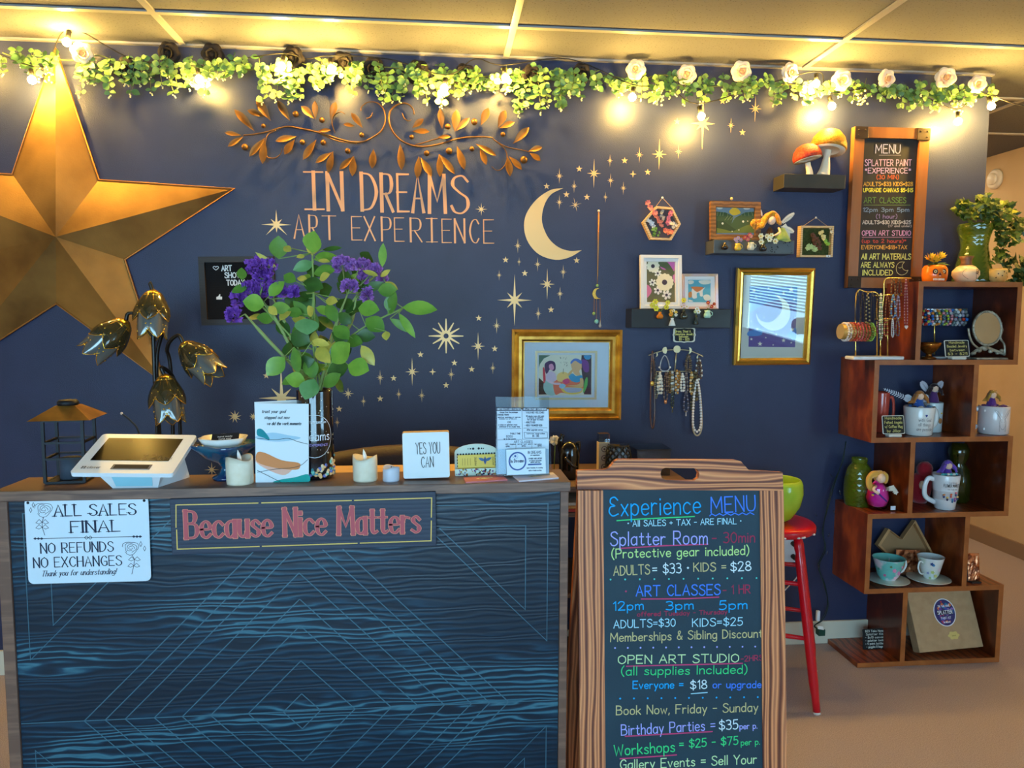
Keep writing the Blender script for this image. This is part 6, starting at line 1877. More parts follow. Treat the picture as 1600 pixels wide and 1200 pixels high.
# -- wall ledges
m_blackshelf = mat('black_ledge', (20, 19, 20), .35, rgb2=(30, 28, 28), scale=12, spec=.6)
def ledge(tl, tr, br, bl, depth, m, label):
	p = Pl.quad(tl, tr, br, bl, -depth)
	p = Pl(p.c, (1, 0, 0), (0, 0, 1), p.w, p.h)
	o = MB().box(p.c + V((0, depth / 2, 0)), (p.w, depth - .002, p.h), m, None, .002)
	t = solo('wall_ledge', o, label, 'shelf', 'black box ledges on the navy wall', V((p.c.x, 0, p.c.z - p.h / 2)))
	return p
m_olive = mat('olive_ledge', (58, 52, 40), .5, rgb2=(70, 62, 48), scale=10)  # dark olive with slightly lighter blotches
m_greyl = mat('splattered_ledge', (84, 84, 80), .3, rgb2=(70, 70, 70), scale=8, spec=.6)
LB = ledge((987, 482.5), (1142, 483), (1142, 512), (987, 513), .10, m_blackshelf, 'black box ledge carrying the two white frames')
LG = ledge((1115, 375), (1243, 375.5), (1240, 396), (1116, 396.5), .10, m_greyl, 'paint speckled grey ledge carrying the landscape and angel doll')
LM = ledge((1226, 272), (1324, 273), (1319, 294), (1224, 294), .10, m_olive, 'dark olive ledge carrying the two mushrooms')
sp = MB()
q = random.Random(6)
for i in range(34):
	sp.disc(Pl(LG.c, LG.X, LG.U), q.uniform(-.02, LG.w / 2 - .01), q.uniform(-LG.h / 2 + .003, LG.h / 2 - .003), q.choice((.0012, .002, .003)), paint(26, 26, 26), .0005, seg=7)
ob = [o for o in bpy.data.objects if o.name.startswith('wall_ledge') and 'speckled' in o['label']][0]
sp.build('paint_speckle', ob)
# -- white frames on the black ledge
m_whitef = mat('white_frame_paint', (232, 228, 222), .4)
zt1 = LB.c.z + LB.h / 2
def sitting(tl, tr, br, bl, y, lean, zbase):
	p = Pl.quad(tl, tr, br, bl, y, lean)
	low = p.at(0, -p.h / 2).z
	return Pl(p.c + V((0, 0, zbase - low + .001)), p.X, p.U, p.w, p.h)
pl = sitting((1000, 396), (1065, 397), (1065, 481), (1001, 481), -.062, -.10, zt1)
df = thing('framed_picture', 'white framed picture of cream daisies on pink and green', 'picture', pl.at(0, -pl.h / 2))
MB().frame(pl, pl.w, pl.h, [(0, -.012), (0, .006), (.012, .006), (.014, .003), (.026, .003), (.027, -.003), (.027, -.006)], m_whitef).build('frame', df)
t = MB().rect(pl, -pl.w / 2 + .02, -pl.h / 2 + .02, pl.w / 2 - .02, pl.h / 2 - .02, paint(112, 104, 70), -.006, .002)
Z = zc_(1 / 7.5, 970, 380)
S_ = lambda pts, rgb, n, sm=True: shape(t, pl, Z(*pts), rgb, n, sm)
S_([(450, 200), (640, 200), (640, 300), (600, 330), (560, 260), (540, 240), (530, 310), (470, 290)], (222, 110, 170), -.0034)
S_([(300, 490), (340, 510), (360, 570), (310, 640), (300, 600)], (222, 120, 150), -.0034)
S_([(610, 380), (640, 370), (640, 470), (615, 440)], (216, 120, 160), -.0034)
S_([(420, 200), (530, 210), (620, 330), (600, 370), (520, 300), (440, 260)], (96, 100, 62), -.0031)
def daisy(x, y, r, k, rgb=(240, 228, 196)):
	for i in range(k):
		a = i * 2 * PI / k + x
		c_, s_ = math.cos(a), math.sin(a)
		S_([(x + c_ * r * .2 - s_ * r * .12, y + s_ * r * .2 + c_ * r * .12), (x + c_ * r * .75 - s_ * r * .26, y + s_ * r * .75 + c_ * r * .26), (x + c_ * r, y + s_ * r), (x + c_ * r * .75 + s_ * r * .26, y + s_ * r * .75 - c_ * r * .26), (x + c_ * r * .2 + s_ * r * .12, y + s_ * r * .2 - c_ * r * .12)], rgb, -.0028 + .00003 * i)
	t.disc(pl, *[a for a in pl.uv(*Z((x, y))[0])], r * .3 / 7.5 * mpp(pl.c), paint(74, 58, 66), -.0022, seg=12)
daisy(378, 268, 78, 11)
daisy(435, 352, 46, 6, (240, 232, 214))
daisy(372, 460, 44, 6, (240, 232, 214))
daisy(435, 552, 52, 6, (244, 226, 210))
daisy(538, 606, 58, 6, (244, 226, 206))
daisy(515, 457, 106, 14, (244, 224, 180))
t.build('artwork', df)
pl = sitting((1066, 426), (1122, 426), (1121, 481), (1067, 481), -.072, -.10, zt1)
sf = thing('framed_picture', 'small pearly framed cloud picture beside the daisy picture', 'picture', pl.at(0, -pl.h / 2))
m_irid = mat('iridescent_frame', (214, 196, 214), .25, metal=.3, rgb2=(232, 190, 140), scale=7, contrast=(.4, .6))
MB().frame(pl, pl.w, pl.h, [(0, -.012), (0, .006), (.009, .003), (.010, -.006)], m_irid).build('frame', sf)
MB().rect(pl, -pl.w / 2 + .008, -pl.h / 2 + .008, pl.w / 2 - .008, pl.h / 2 - .008, m_whitef, -.008, .003).build('mat', sf)
t = MB()
S_([(790, 430), (1052, 430), (1050, 690), (788, 690)], (96, 170, 184), -.0044, False)
for cl in ([(795, 440), (850, 440), (850, 470), (800, 480)], [(915, 440), (1045, 435), (1040, 475), (950, 480)], [(965, 620), (1010, 600), (1045, 620), (1045, 665), (990, 670)], [(800, 660), (850, 680), (800, 686)]):
	S_(cl, (232, 222, 200), -.004)
S_([(835, 530), (900, 520), (960, 530), (990, 515), (960, 560), (960, 620), (930, 620), (920, 580), (890, 590), (890, 640), (840, 640)], (232, 222, 206), -.0036)
S_([(825, 510), (960, 515), (940, 550), (890, 570), (850, 540)], (206, 120, 66), -.0032)
S_([(795, 580), (830, 570), (830, 630), (795, 635)], (200, 130, 70), -.0034)
t.build('artwork', sf)
# -- tiny bud vases fixed along ledge fronts
def bud(px, py, h, kind, rgb, label, flowers, m=None, ledge_y=-.10, group='mini bud vases along the ledge fronts'):
	c = at_y(px, py + h / 2, ledge_y - .014)
	s = mpp(c)
	t = thing('bud_vase', label, 'mini vase', c, group)
	m = m or mat('bud_%d_%d_%d' % rgb, rgb, .25, coat=.4)
	H_ = h * s
	prof = {'round': [(.2, 0), (.42, .1), (.5, .35), (.40, .6), (.2, .75), (.22, 1), (.16, 1), (.14, .7), (0, .3)], 'cone': [(.48, 0), (.5, .06), (.3, .6), (.2, .8), (.24, 1), (.16, .98), (0, .6)], 'tall': [(.3, 0), (.32, .15), (.2, .5), (.14, .7), (.18, 1), (.12, .98), (0, .5)],
			'jug': [(.36, 0), (.46, .2), (.45, .5), (.33, .75), (.4, 1), (.34, .97), (0, .6)]}[kind]
	MB().lathe([(r * H_ * (1 if kind != 'cone' else .9), z * H_) for r, z in prof], m, c, 16).build('body', t)
	if kind == 'jug':
		MB().tube(catmull([c + V((.4 * H_, 0, .85 * H_)), c + V((.68 * H_, 0, .7 * H_)), c + V((.64 * H_, 0, .4 * H_)), c + V((.42 * H_, 0, .25 * H_))], 4), .05 * H_, m, 6).build('handle', t)
	top = c + V((0, 0, H_ * .95))
	for i, (fx, fy, r, col) in enumerate(flowers):
		e = at_y(fx, fy, ledge_y - .02)
		MB().tube([top, (top + e) / 2 + V((0, -.002, .004)), e], .0009, paint(84, 112, 52), 4).build('stem', t)
		b = MB()
		rr = r * s
		for k in range(6):
			a = k * PI / 3
			d_ = V((math.cos(a), -.25, math.sin(a)))
			b.leaf(e, e + d_ * rr, rr * .8, paint(*col), V((0, -1, .2)), fold=.1, curl=-.1, wide=.6, n=3)
		b.ball(e + V((0, -.002, 0)), rr * .3, paint(216, 180, 80), 6, 4)
		b.build('blossom', t)
m_bottle = glass('bottle_glass', (220, 232, 220), .03, .08)
bud(1031, 493, 11, 'round', (186, 110, 30), 'amber mini vase with yellow daisies under the daisy picture', [(1023.5, 471.5, 5, (236, 226, 70)), (1019, 477, 5, (228, 214, 70)), (1025, 482, 5, (236, 226, 60)), (1043, 473, 4.5, (236, 226, 80)), (1041, 480, 4.5, (230, 214, 60))])
bud(1050, 503, 12, 'cone', (226, 234, 232), 'white mini vase with orange and white blossoms on the black ledge', [(1049, 486, 4, (240, 180, 60)), (1048, 491, 4, (236, 150, 40)), (1056, 488, 3, (240, 200, 80)), (1052, 485, 3, (250, 240, 220)), (1056, 492, 3, (240, 236, 220))])
bud(1068, 492, 14, 'round', (200, 214, 206), 'clear round mini vase with a yellow tulip at its top', [(1068, 469, 4.5, (250, 220, 60)), (1065, 479, 4, (240, 220, 210)), (1073, 479, 4, (240, 226, 214)), (1068, 477, 3.5, (240, 200, 200))], m_bottle)
bud(1087, 500, 14, 'tall', (206, 200, 150), 'slim clear mini vase with a white bud cluster', [(1089, 483, 4, (246, 244, 226)), (1091, 487, 4, (240, 240, 220)), (1086, 487, 3, (220, 230, 170))], m_bottle)
bud(1105, 491, 12, 'jug', (176, 222, 200), 'mint green mini jug with red blossoms on the black ledge', [(1106, 473, 3.5, (200, 30, 50)), (1111.5, 479, 3.5, (206, 30, 44)), (1115.5, 475, 3, (190, 24, 40)), (1107, 478, 3.5, (236, 190, 170))])
bud(1132, 385, 11, 'round', (30, 20, 18), 'tiny dark empty mini vase at the grey ledge end', [])
bud(1152.5, 386, 11, 'jug', (222, 180, 60), 'yellow mini jug with lilac blossoms on the grey ledge', [(1149, 374, 3.5, (196, 160, 190)), (1153, 372, 3.5, (206, 170, 196)), (1157, 375, 3.5, (170, 130, 170)), (1151, 377.5, 3, (200, 160, 190))])
bud(1173, 385, 12, 'jug', (222, 218, 190), 'cream mini jug with rosy red blossoms on the grey ledge', [(1164, 371, 4, (206, 70, 80)), (1171, 367, 4, (216, 90, 100)), (1168, 374, 4, (220, 100, 110)), (1173, 369, 3.5, (230, 150, 140))])
bud(1192, 387, 12, 'round', (28, 32, 38), 'black mini pot under the cream flowers on the grey ledge', [(1188.5, 369, 5, (240, 232, 190)), (1189, 378, 5, (244, 236, 196)), (1198, 369, 4.5, (240, 230, 190)), (1202, 374, 5, (246, 240, 210)), (1205, 368, 4.5, (240, 232, 180)), (1211, 377, 5, (236, 226, 180))])
# -- chalk plaque under the ledge
pl = Pl.quad((1050.5, 511), (1087, 511), (1087, 535.5), (1050.5, 535.5), -.012)
pq = thing('chalk_plaque', 'little scalloped chalk plaque about jewelry prices under the black ledge', 'sign', pl.at(0, -pl.h / 2))
def scallop(k):
	out = []
	for i in range(48):
		a = 2 * PI * i / 48
		ca, sa = math.cos(a), math.sin(a)
		e = 1.0 / max(abs(ca), abs(sa))
		r = min(e, 1.22) * (1 - .07 * abs(math.sin(4 * a)))
		out.append(pl.at(ca * r * pl.w / 2 * k, sa * r * pl.h / 2 * k, 0))
	return out
MB().prism(scallop(1.0), pl.N, .003, paint(232, 226, 206)).build('border', pq)
t = MB().prism([p + pl.N * .003 for p in scallop(.86)], pl.N, .0008, paint(26, 28, 32))
t.build('slate', pq)
t = MB()
for s_, x0, x1, y, cp in (('Brass, Steel &', 1055, 1079, 519.3, 3.4), ('Gemstone Jewelry', 1054.5, 1084, 523.6, 3.4), ('between', 1061, 1075, 527.3, 3), ('$5 - $25', 1061, 1077, 532, 3.6)):
	text_on(t, pl, s_, x0, y, x1, y, cp, .62, paint(236, 220, 120), n=.0044)
t.build('lettering', pq)
# -- hanging moon pendant
pk = thing('hanging_pendant', 'long gold chain ornament with a small crescent moon and glass drops', 'wall ornament', at_y(935, 330, -.008))
P_ = lambda x, y: at_y(x, y, -.010)
m_chain = mat('antique_chain', (190, 140, 84), .35, metal=.7)
MB().ball(P_(935.5, 329.5), .005, paint(226, 214, 190), 8, 6).build('wall_pin', pk)
MB().tube([P_(935, 331), P_(934.3, 380), P_(933.6, 432), P_(933.2, 443)], .0014, m_chain, 5).tube([P_(936, 331), P_(935.3, 380), P_(934.2, 432)], .0014, m_chain, 5).build('chain', pk)
m_drop = mat('green_glass_drop', (150, 190, 120), .08, coat=.8, trans=.3)
MB().ball(P_(933.3, 446.3), .0065, m_drop, 10, 7).build('glass_bead', pk)
cr_o = [(936.5, 450), (929, 451.5), (925.5, 459), (929, 466.5), (938.5, 467)]
cr_i = [(938.5, 467), (933, 464.5), (930.5, 459), (932, 453), (936.5, 450)]
MB().prism(catmull([P_(*q_) for q_ in cr_o], 4)[:-1] + catmull([P_(*q_) for q_ in cr_i], 4)[:-1], V((0, -1, 0)), .003, mat('pendant_gold', (226, 184, 90), .25, metal=.8)).build('crescent', pk)
for x0, x1, y1 in ((928.5, 928, 487), (932, 932, 500), (937.5, 938.5, 511)):
	MB().tube([P_(x0, 466), P_((x0 + x1) / 2, (466 + y1) / 2), P_(x1, y1)], .0009, m_chain, 4).build('drop_chain', pk)
MB().ball(P_(928, 490), .0072, m_drop, 10, 7).build('glass_bead', pk)
MB().ball(P_(932, 502.5), .0095, mat('aqua_glass_drop', (120, 200, 200), .08, coat=.8, trans=.3), 10, 7).build('glass_bead', pk)
MB().lathe([(0, .024), (.004, .006), (.0065, 0), (.004, -.006), (0, -.008)], mat('clear_drop', (220, 220, 210), .05, trans=.6), P_(937.5, 509), 10).build('teardrop', pk)
# -- hexagon shadow frame
m_palewood = wood('pale_wood', [(.3, (206, 164, 108)), (.7, (228, 190, 134))], 12, (3, 3, 3), 3, rough=.55)
hexp = [(1026, 322), (1051, 324), (1064, 350), (1049, 375.5), (1017, 374), (1004.5, 347)]
o_ = [at_y(*q_, -.03) for q_ in hexp]
cen = sum(o_, V()) / 6
hx = thing('hexagon_frame', 'hexagonal wooden shadow frame of pink dried flowers', 'picture', V((cen.x, 0, min(p.z for p in o_))))
i_ = [cen + (p - cen) * .87 for p in o_]
mb = MB()
B_ = V((0, .028, 0))
vs = o_ + i_ + [p + B_ for p in o_] + [p + B_ for p in i_]
fs = []
for k in range(6):
	j = (k + 1) % 6
	fs += [(k, j, 6 + j, 6 + k), (k, 12 + k, 12 + j, j), (6 + k, 6 + j, 18 + j, 18 + k), (12 + k, 18 + k, 18 + j, 12 + j)]
mb.add(vs, fs, m_palewood).build('frame', hx)
MB().prism([p + V((0, .022, 0)) for p in i_], V((0, 1, 0)), .004, paint(92, 82, 84)).build('backing', hx)
top = at_y(1035, 309, -.012)
MB().tube([o_[0] + V((0, .01, 0)), top, o_[1] + V((0, .01, 0))], .0011, paint(196, 160, 110), 5).build('twine', hx)
MB().ball(top, .0045, paint(226, 222, 214), 8, 6).build('pin', hx)
def blossoms(parent, name, x0, y0, x1, y1, n, r, rgb, y=-.024, sd_=0, spread=3):
	q = random.Random(sd_)
	mb = MB()
	for i in range(n):
		f = i / max(1, n - 1)
		c_ = at_y(x0 + (x1 - x0) * f + q.uniform(-spread, spread), y0 + (y1 - y0) * f + q.uniform(-spread, spread), y + q.uniform(-.006, .004))
		rr = r * mpp(c_)
		for k in range(5):
			a = k * 2 * PI / 5 + i
			d_ = V((math.cos(a), -.3, math.sin(a)))
			mb.leaf(c_, c_ + d_ * rr, rr * .9, paint(*rgb), V((q.uniform(-.3, .3), -1, .2)), fold=.2, curl=-.15, wide=.6, n=2)
		mb.ball(c_, rr * .25, paint(min(255, rgb[0] + 14), min(255, rgb[1] + 14), rgb[2]), 5, 4)
	mb.tube([at_y(x0, y0, y + .004), at_y(x1, y1, y + .004)], .0008, paint(110, 120, 70), 4)
	mb.build(name, parent)
blossoms(hx, 'pink_blossom_spray', 1013, 316, 1024, 335, 8, 4.5, (226, 134, 124), -.032, 1, 2.5)
blossoms(hx, 'pink_blossom_spray', 1047, 330, 1042, 350, 8, 4, (224, 120, 136), -.026, 2, 2)
blossoms(hx, 'rose_blossom_spray', 1026, 338, 1032, 350, 8, 3.5, (206, 120, 106), -.024, 3, 3)
blossoms(hx, 'white_blossom_spray', 1013, 346, 1019, 352, 5, 4, (206, 212, 222), -.024, 4, 2)
blossoms(hx, 'cream_blossom_spray', 1048, 348, 1055, 354, 7, 3.2, (232, 214, 190), -.026, 5, 3)
blossoms(hx, 'grey_blossom_spray', 1034, 328, 1035, 342, 6, 3, (196, 180, 160), -.022, 6, 2)
blossoms(hx, 'coral_blossom_spray', 1040, 361, 1050, 364, 7, 4, (236, 130, 100), -.03, 7, 2.5)
mb = MB()
q = random.Random(7)
for i in range(14):
	a_ = at_y(q.uniform(1018, 1034), q.uniform(357, 369), -.026)
	mb.leaf(a_, a_ + V((q.uniform(-.02, .02), -.004, q.uniform(-.008, .014))), .012, paint(*q.choice([(96, 140, 60), (74, 116, 46), (128, 166, 84)])), V((0, -1, .3)), n=4)
mb.build('green_leaves', hx)
# -- landscape on the grey ledge
zt2 = LG.c.z + LG.h / 2
m_brownf = wood('walnut_frame', [(.3, (112, 72, 32)), (.7, (146, 98, 48))], 10, (2, 2, 2), 3, rough=.5)
pl = sitting((1108.5, 311), (1187.5, 313), (1188.5, 374), (1111.5, 372.5), -.070, -.10, zt2)
lf = thing('landscape_picture', 'brown framed landscape with sun between dark green hills', 'picture', pl.at(0, -pl.h / 2))
MB().frame(pl, pl.w, pl.h, [(0, -.012), (0, .006), (.022, .004), (.0235, -.004), (.0235, -.008)], m_brownf).build('frame', lf)
t = MB()
Z = zc_(.15, 1080, 290)
S_ = lambda pts, rgb, n, sm=True: shape(t, pl, Z(*pts), rgb, n, sm)
t.rect(pl, -pl.w / 2 + .018, -pl.h / 2 + .018, pl.w / 2 - .018, pl.h / 2 - .018, paint(122, 140, 150), -.0075, .0012)
S_([(395, 275), (420, 240), (460, 230), (500, 255), (510, 290), (440, 310)], (240, 190, 50), -.0055)
for cl in ([(270, 220), (320, 215), (325, 240), (280, 245)], [(545, 230), (600, 220), (610, 245), (560, 250)], [(400, 225), (430, 215), (440, 235)]):
	S_(cl, (214, 206, 184), -.0052)
S_([(260, 270), (360, 280), (440, 320), (400, 480), (262, 480)], (62, 84, 50), -.0050, False)
S_([(660, 270), (560, 280), (450, 340), (380, 480), (662, 480)], (66, 88, 52), -.0047, False)
S_([(262, 370), (340, 370), (480, 470), (470, 493), (264, 493)], (50, 70, 38), -.0044, False)
S_([(662, 390), (560, 420), (440, 475), (430, 493), (662, 493)], (104, 116, 48), -.0041, False)
S_([(264, 440), (360, 460), (440, 485), (430, 494), (264, 494)], (110, 118, 44), -.0040, False)
for x in (270, 300, 330, 380, 560, 600, 640, 520):
	line_on(t, pl, Z((x, 315), (x + (450 - x) * .05, 275)), .5, paint(150, 160, 110), n=-.0036)
for x in (350, 380, 410, 440):
	line_on(t, pl, Z((x, 360), (x + 30, 320)), .5, paint(150, 160, 110), n=-.0036)
for x, y, r in ((330, 392, 12), (545, 372, 12), (592, 368, 7), (500, 460, 7), (430, 475, 6)):
	t.disc(pl, *pl.uv(*Z((x, y))[0]), r * .15 * mpp(pl.c), paint(226, 222, 200), -.0034, seg=8)
t.build('artwork', lf)
MB().ball(at_y(1143, 310.5, -.05), .006, paint(214, 190, 130), 8, 6).build('brass_loop', lf)
# -- felt angel doll with orange hair, pine cone beside her
m_hairo = mat('orange_wool', (238, 164, 34), .95, rgb2=(214, 126, 20), scale=90, bump=.6, bump_scale=160, sheen=.4)
m_skin = mat('felt_skin', (244, 206, 176), .9, bump=.2, bump_scale=200)
m_feather = mat('white_feather', (236, 230, 214), .8)
def feather(t, A, B, w, name='feather_wing', m=None):
	mb = MB()
	A, B = V(A), V(B)
	d_ = B - A
	s_ = d_.cross(V((0, 1, 0))).normalized()
	n = 13
	for i in range(n):
		f = .12 + .88 * i / n
		p = A + d_ * f
		ln = w * math.sin(PI * min(1, f * .8 + .12)) * .9
		for sg in (-1, 1):
			mb.leaf(p, p + d_.normalized() * ln * .75 + s_ * sg * ln, w * .34, m or m_feather, V((0, -1, .1)), fold=.05, curl=.08, wide=.5, n=3)
	mb.tube([A, A + d_ * .5, B], .0008, m or m_feather, 4)
	mb.build(name, t)
sy_ = -.075
A_ = lambda x, y, d=0: at_y(1080 + x * .15, 290 + y * .15, sy_ - d)
an = thing('angel_doll', 'felt angel doll with long orange wool hair sitting on the grey ledge', 'doll', V((A_(950, 560).x, sy_, zt2)))
mb = MB()
mb.lathe([(.030, 0), (.034, .006), (.026, .022), (.016, .04), (.010, .05), (0, .054)], mat('lime_felt', (176, 188, 96), .95, rgb2=(150, 170, 84), scale=50, sheen=.3), V((A_(930, 560).x, sy_ - .012, zt2)), 16, sx=1.0, sy=.7)
mb.leaf(A_(900, 545, .02), A_(1050, 562, .03), .03, _MATS['lime_felt'], V((0, -1, .5)), n=5)
mb.build('body', an)
MB().tube(catmull([A_(910, 440, .02), A_(925, 480, .035), A_(900, 505, .04), A_(870, 515, .04)], 4), .0042, m_skin, 7).build('arm', an)
MB().ball(A_(838, 362, .012), (.017, .015, .018), m_skin, 12, 8).build('head', an)
mb = MB()
q = random.Random(12)
strands = [[(930, 400), (900, 320), (850, 290), (790, 310), (740, 370), (680, 380), (650, 410)], [(920, 380), (880, 300), (820, 300), (770, 350), (720, 400), (660, 370), (640, 400), (660, 440)], [(905, 340), (860, 285), (800, 320), (760, 390), (700, 420), (660, 450)], [(900, 330), (850, 290), (780, 340), (740, 420), (690, 400)], [(915, 400), (890, 330), (860, 300), (830, 310)]]
for k, st_ in enumerate(strands):
	for r_ in range(3):
		mb.tube(catmull([A_(x + q.uniform(-12, 12), y + q.uniform(-12, 12), -.004 + .004 * k + q.uniform(-.004, .01)) for x, y in st_], 5), [.0062] * 3 + [.0072] * (5 * (len(st_) - 1) - 5) + [.005, .004, .003], m_hairo, 6)
mb.build('wool_hair', an)
feather(an, A_(930, 400, -.012), A_(1075, 285, -.012), .013)
feather(an, A_(930, 420, -.012), A_(1070, 485, -.010), .014)
feather(an, A_(740, 330, -.01), A_(725, 250, -.01), .005)
MB().prism([A_(940, 545, -.015), A_(940, 430, -.015), A_(985, 395, -.015), A_(1030, 470, -.015), A_(1030, 545, -.015)], (0, 1, 0), .003, paint(224, 220, 206)).build('paper_house_back', an)
m_cone = mat('pine_cone', (120, 82, 44), .8)
pcn = thing('pine_cone', 'small brown pine cone on the grey ledge beside the angel doll', 'pine cone', V((A_(806, 470).x, sy_ - .01, zt2)))
mb = MB()
pb_ = V((A_(806, 470).x, sy_ - .012, zt2))
hC = at_y(1202, 355, sy_).z - zt2
for k in range(9):
	f = (k + .3) / 9
	rr = .017 * math.sin(PI * (f * .75 + .2))
	for j in range(8):
		a = j * PI / 4 + k * .4
		d_ = V((math.cos(a), math.sin(a), .35))
		p = pb_ + V((0, 0, hC * f))
		mb.leaf(p + d_ * rr * .3, p + d_ * rr * 1.15, .009, m_cone, V((0, 0, 1)), fold=.2, curl=-.2, wide=.6, n=2)
mb.lathe([(0.004, 0), (.013, hC * .3), (.008, hC * .7), (0, hC * .95)], m_cone, pb_, 10)
mb.build('scales', pcn)
# -- square moss frame
pl = Pl.quad((1252, 353), (1303, 353), (1300.5, 402), (1249.5, 401.5), -.034, lean=.03)
sm_ = thing('moss_frame', 'small square wooden frame of moss and green flowers on twine', 'picture', pl.at(0, -pl.h / 2))
MB().frame(pl, pl.w, pl.h, [(0, -.03), (0, .002), (.008, .002), (.008, -.026)], m_palewood).build('frame', sm_)
MB().rect(pl, -pl.w / 2 + .006, -pl.h / 2 + .006, pl.w / 2 - .006, pl.h / 2 - .006, mat('dark_moss', (54, 62, 26), .95, rgb2=(78, 84, 36), scale=140), -.026, .006).build('moss_back', sm_)
top = at_y(1275, 340, -.012)
MB().tube([pl.at(-pl.w / 2 + .014, pl.h / 2, -.012), top, pl.at(pl.w / 2 - .022, pl.h / 2, -.012)], .0011, paint(196, 160, 110), 5).build('twine', sm_)
MB().ball(top, .0045, paint(206, 200, 190), 8, 6).build('pin', sm_)
blossoms(sm_, 'brown_blossom_spray', 1270, 366, 1279, 385, 16, 4, (104, 62, 40), -.034, 11, 5)
blossoms(sm_, 'lime_blossom_spray', 1262, 385, 1272, 387, 12, 4.5, (190, 206, 140), -.036, 12, 3.5)
blossoms(sm_, 'cream_blossom_spray', 1282, 363, 1288, 374, 8, 3.5, (222, 206, 140), -.036, 13, 3)
blossoms(sm_, 'green_blossom_spray', 1290, 374, 1292, 381, 6, 3.5, (150, 190, 74), -.036, 14, 2.5)
blossoms(sm_, 'white_blossom_spray', 1295, 358, 1299, 363, 3, 3, (232, 220, 190), -.036, 15, 2)
MB().box(pl.at(pl.w * .36, -pl.h / 2 + .004, .003), (.018, .009, .001), paint(232, 232, 226), pl.rot()).disc(pl, pl.w * .36, -pl.h / 2 + .004, .002, paint(20, 20, 20), .0042, seg=8).build('tag', sm_)
# -- mushrooms
m_stipe = mat('mushroom_stem', (236, 222, 196), .6)
m_capo = mat('gold_glitter_cap', (206, 146, 40), .5, rgb2=(170, 104, 22), scale=130, bump=.6, bump_scale=260, metal=.2)
m_capr = mat('red_glitter_cap', (220, 84, 44), .5, rgb2=(186, 44, 26), scale=130, bump=.6, bump_scale=260)
zt3 = LM.c.z + LM.h / 2
for lab, bx_, tx_, ty_, cl_, cr_, ct_, cb_, m, name in (('tall ornamental mushroom with a glittery orange cap on the top ledge', 1286, 1294, 228, 1266, 1321, 199, 240, m_capo, 'm'), ('short ornamental mushroom with a red speckled cap on the top ledge', 1265, 1262, 248, 1240, 1284, 225, 254, m_capr, 'n')):
	b_ = at_y(bx_, 272, -.07 if name == 'm' else -.078)
	b_.z = zt3
	tt = at_y(tx_, ty_ + 6, b_.y)
	t = thing('mushroom', lab, 'ornament', b_, 'mushroom ornaments on the top ledge')
	s = mpp(b_)
	L = (tt - b_).length
	w0, w1 = ((10, 5) if name == 'm' else (5.5, 4))
	MB().tube(catmull([b_, b_ + (tt - b_) * .3 + V((.002, 0, 0)), b_ + (tt - b_) * .7, tt], 4), [s * (w0 + (w1 - w0) * min(1, i / 8)) for i in range(13)], m_stipe, 12).build('stem', t)
	R = (cr_ - cl_) / 2 * s
	hh_ = (cb_ - ct_) * s * .78
	cc_ = at_y((cl_ + cr_) / 2, cb_ - 6, b_.y)
	tilt_ = Matrix.Rotation(.16 if name == 'm' else -.22, 3, 'Y') @ Matrix.Rotation(-.16 if name == 'm' else -.1, 3, 'X')
	MB().lathe([(R * .30, -.001), (R * .96, -.003), (R, .004), (R * .98, hh_ * .25), (R * .86, hh_ * .58), (R * .6, hh_ * .86), (R * .28, hh_ * .98), (0, hh_)], m, cc_, 28, rot=tilt_).build('cap', t)
	gl = MB().lathe([(0, .0), (R * .3, -.002), (R * .93, -.005), (R * .93, -.0036)], m_stipe, cc_, 40, rot=tilt_, wave=lambda a, i: 1)
	gl.build('gills', t)
# -- round thermostat on the passage wall
d_ = ray(1556, 280)
p = CAM + d_ * ((XR - CAM.x) / d_.x)
thm = thing('thermostat', 'round white thermostat dial on the tan passage wall', 'thermostat', p)
RT = Matrix.Rotation(-PI / 2, 3, 'Y')
MB().lathe([(.062, 0), (.062, .012), (.052, .022), (.05, .022), (0, .022)], paint(222, 212, 190, rough=.4), p, 32, rot=RT).build('casing', thm)
MB().lathe([(.036, .0), (.036, .032), (.030, .036), (0, .036)], paint(232, 222, 200, rough=.4), p, 24, rot=RT).build('dial', thm)
# -- moon phase rack hung with necklaces
m_rack = mat('pale_gold_metal', (226, 212, 170), .3, metal=.7)
N_ = lambda x, y, d=0.0: at_y(1000 + x / 7.5, 530 + y / 7.5, -.03 - d)
rk = thing('necklace_rack', 'gold moon phase wall rack hung with necklaces', 'jewelry rack', N_(430, 380))
MB().tube(catmull([N_(100, 190), N_(180, 160), N_(290, 132), N_(430, 122), N_(560, 130), N_(660, 165), N_(740, 205)], 5), .0022, m_rack, 6).build('arched_rod', rk)
MB().tube([N_(428, 160), N_(418, 260), N_(406, 376)], .0026, m_rack, 6).build('drop_rod', rk)
MB().tube([N_(190, 380), N_(400, 376), N_(540, 378), N_(660, 402)], .0022, m_rack, 6).build('lower_bar', rk)
def moonshape(x, y, r, cut, name):
	c_ = N_(x, y, .006)
	R = r / 7.5 * mpp(c_)
	pts = []
	for i in range(25):
		a = PI / 2 + 2 * PI * i / 24 if cut is None else None
		if cut is None:
			pts.append(c_ + V((R * math.cos(a), 0, R * math.sin(a))))
	if cut is not None:
		sg, k = cut
		pts = [c_ + V((-sg * R * math.sin(PI * i / 12), 0, R * math.cos(PI * i / 12))) for i in range(13)] + [c_ + V((sg * R * k * math.sin(PI * i / 12), 0, -R * math.cos(PI * i / 12))) for i in range(1, 12)]
	else:
		pts = pts[:-1]
	MB().prism(pts, V((0, -1, 0)), .003, m_rack).build(name, rk)
moonshape(432, 117, 43, None, 'full_moon')
moonshape(300, 130, 40, (1, .35), 'gibbous_moon')
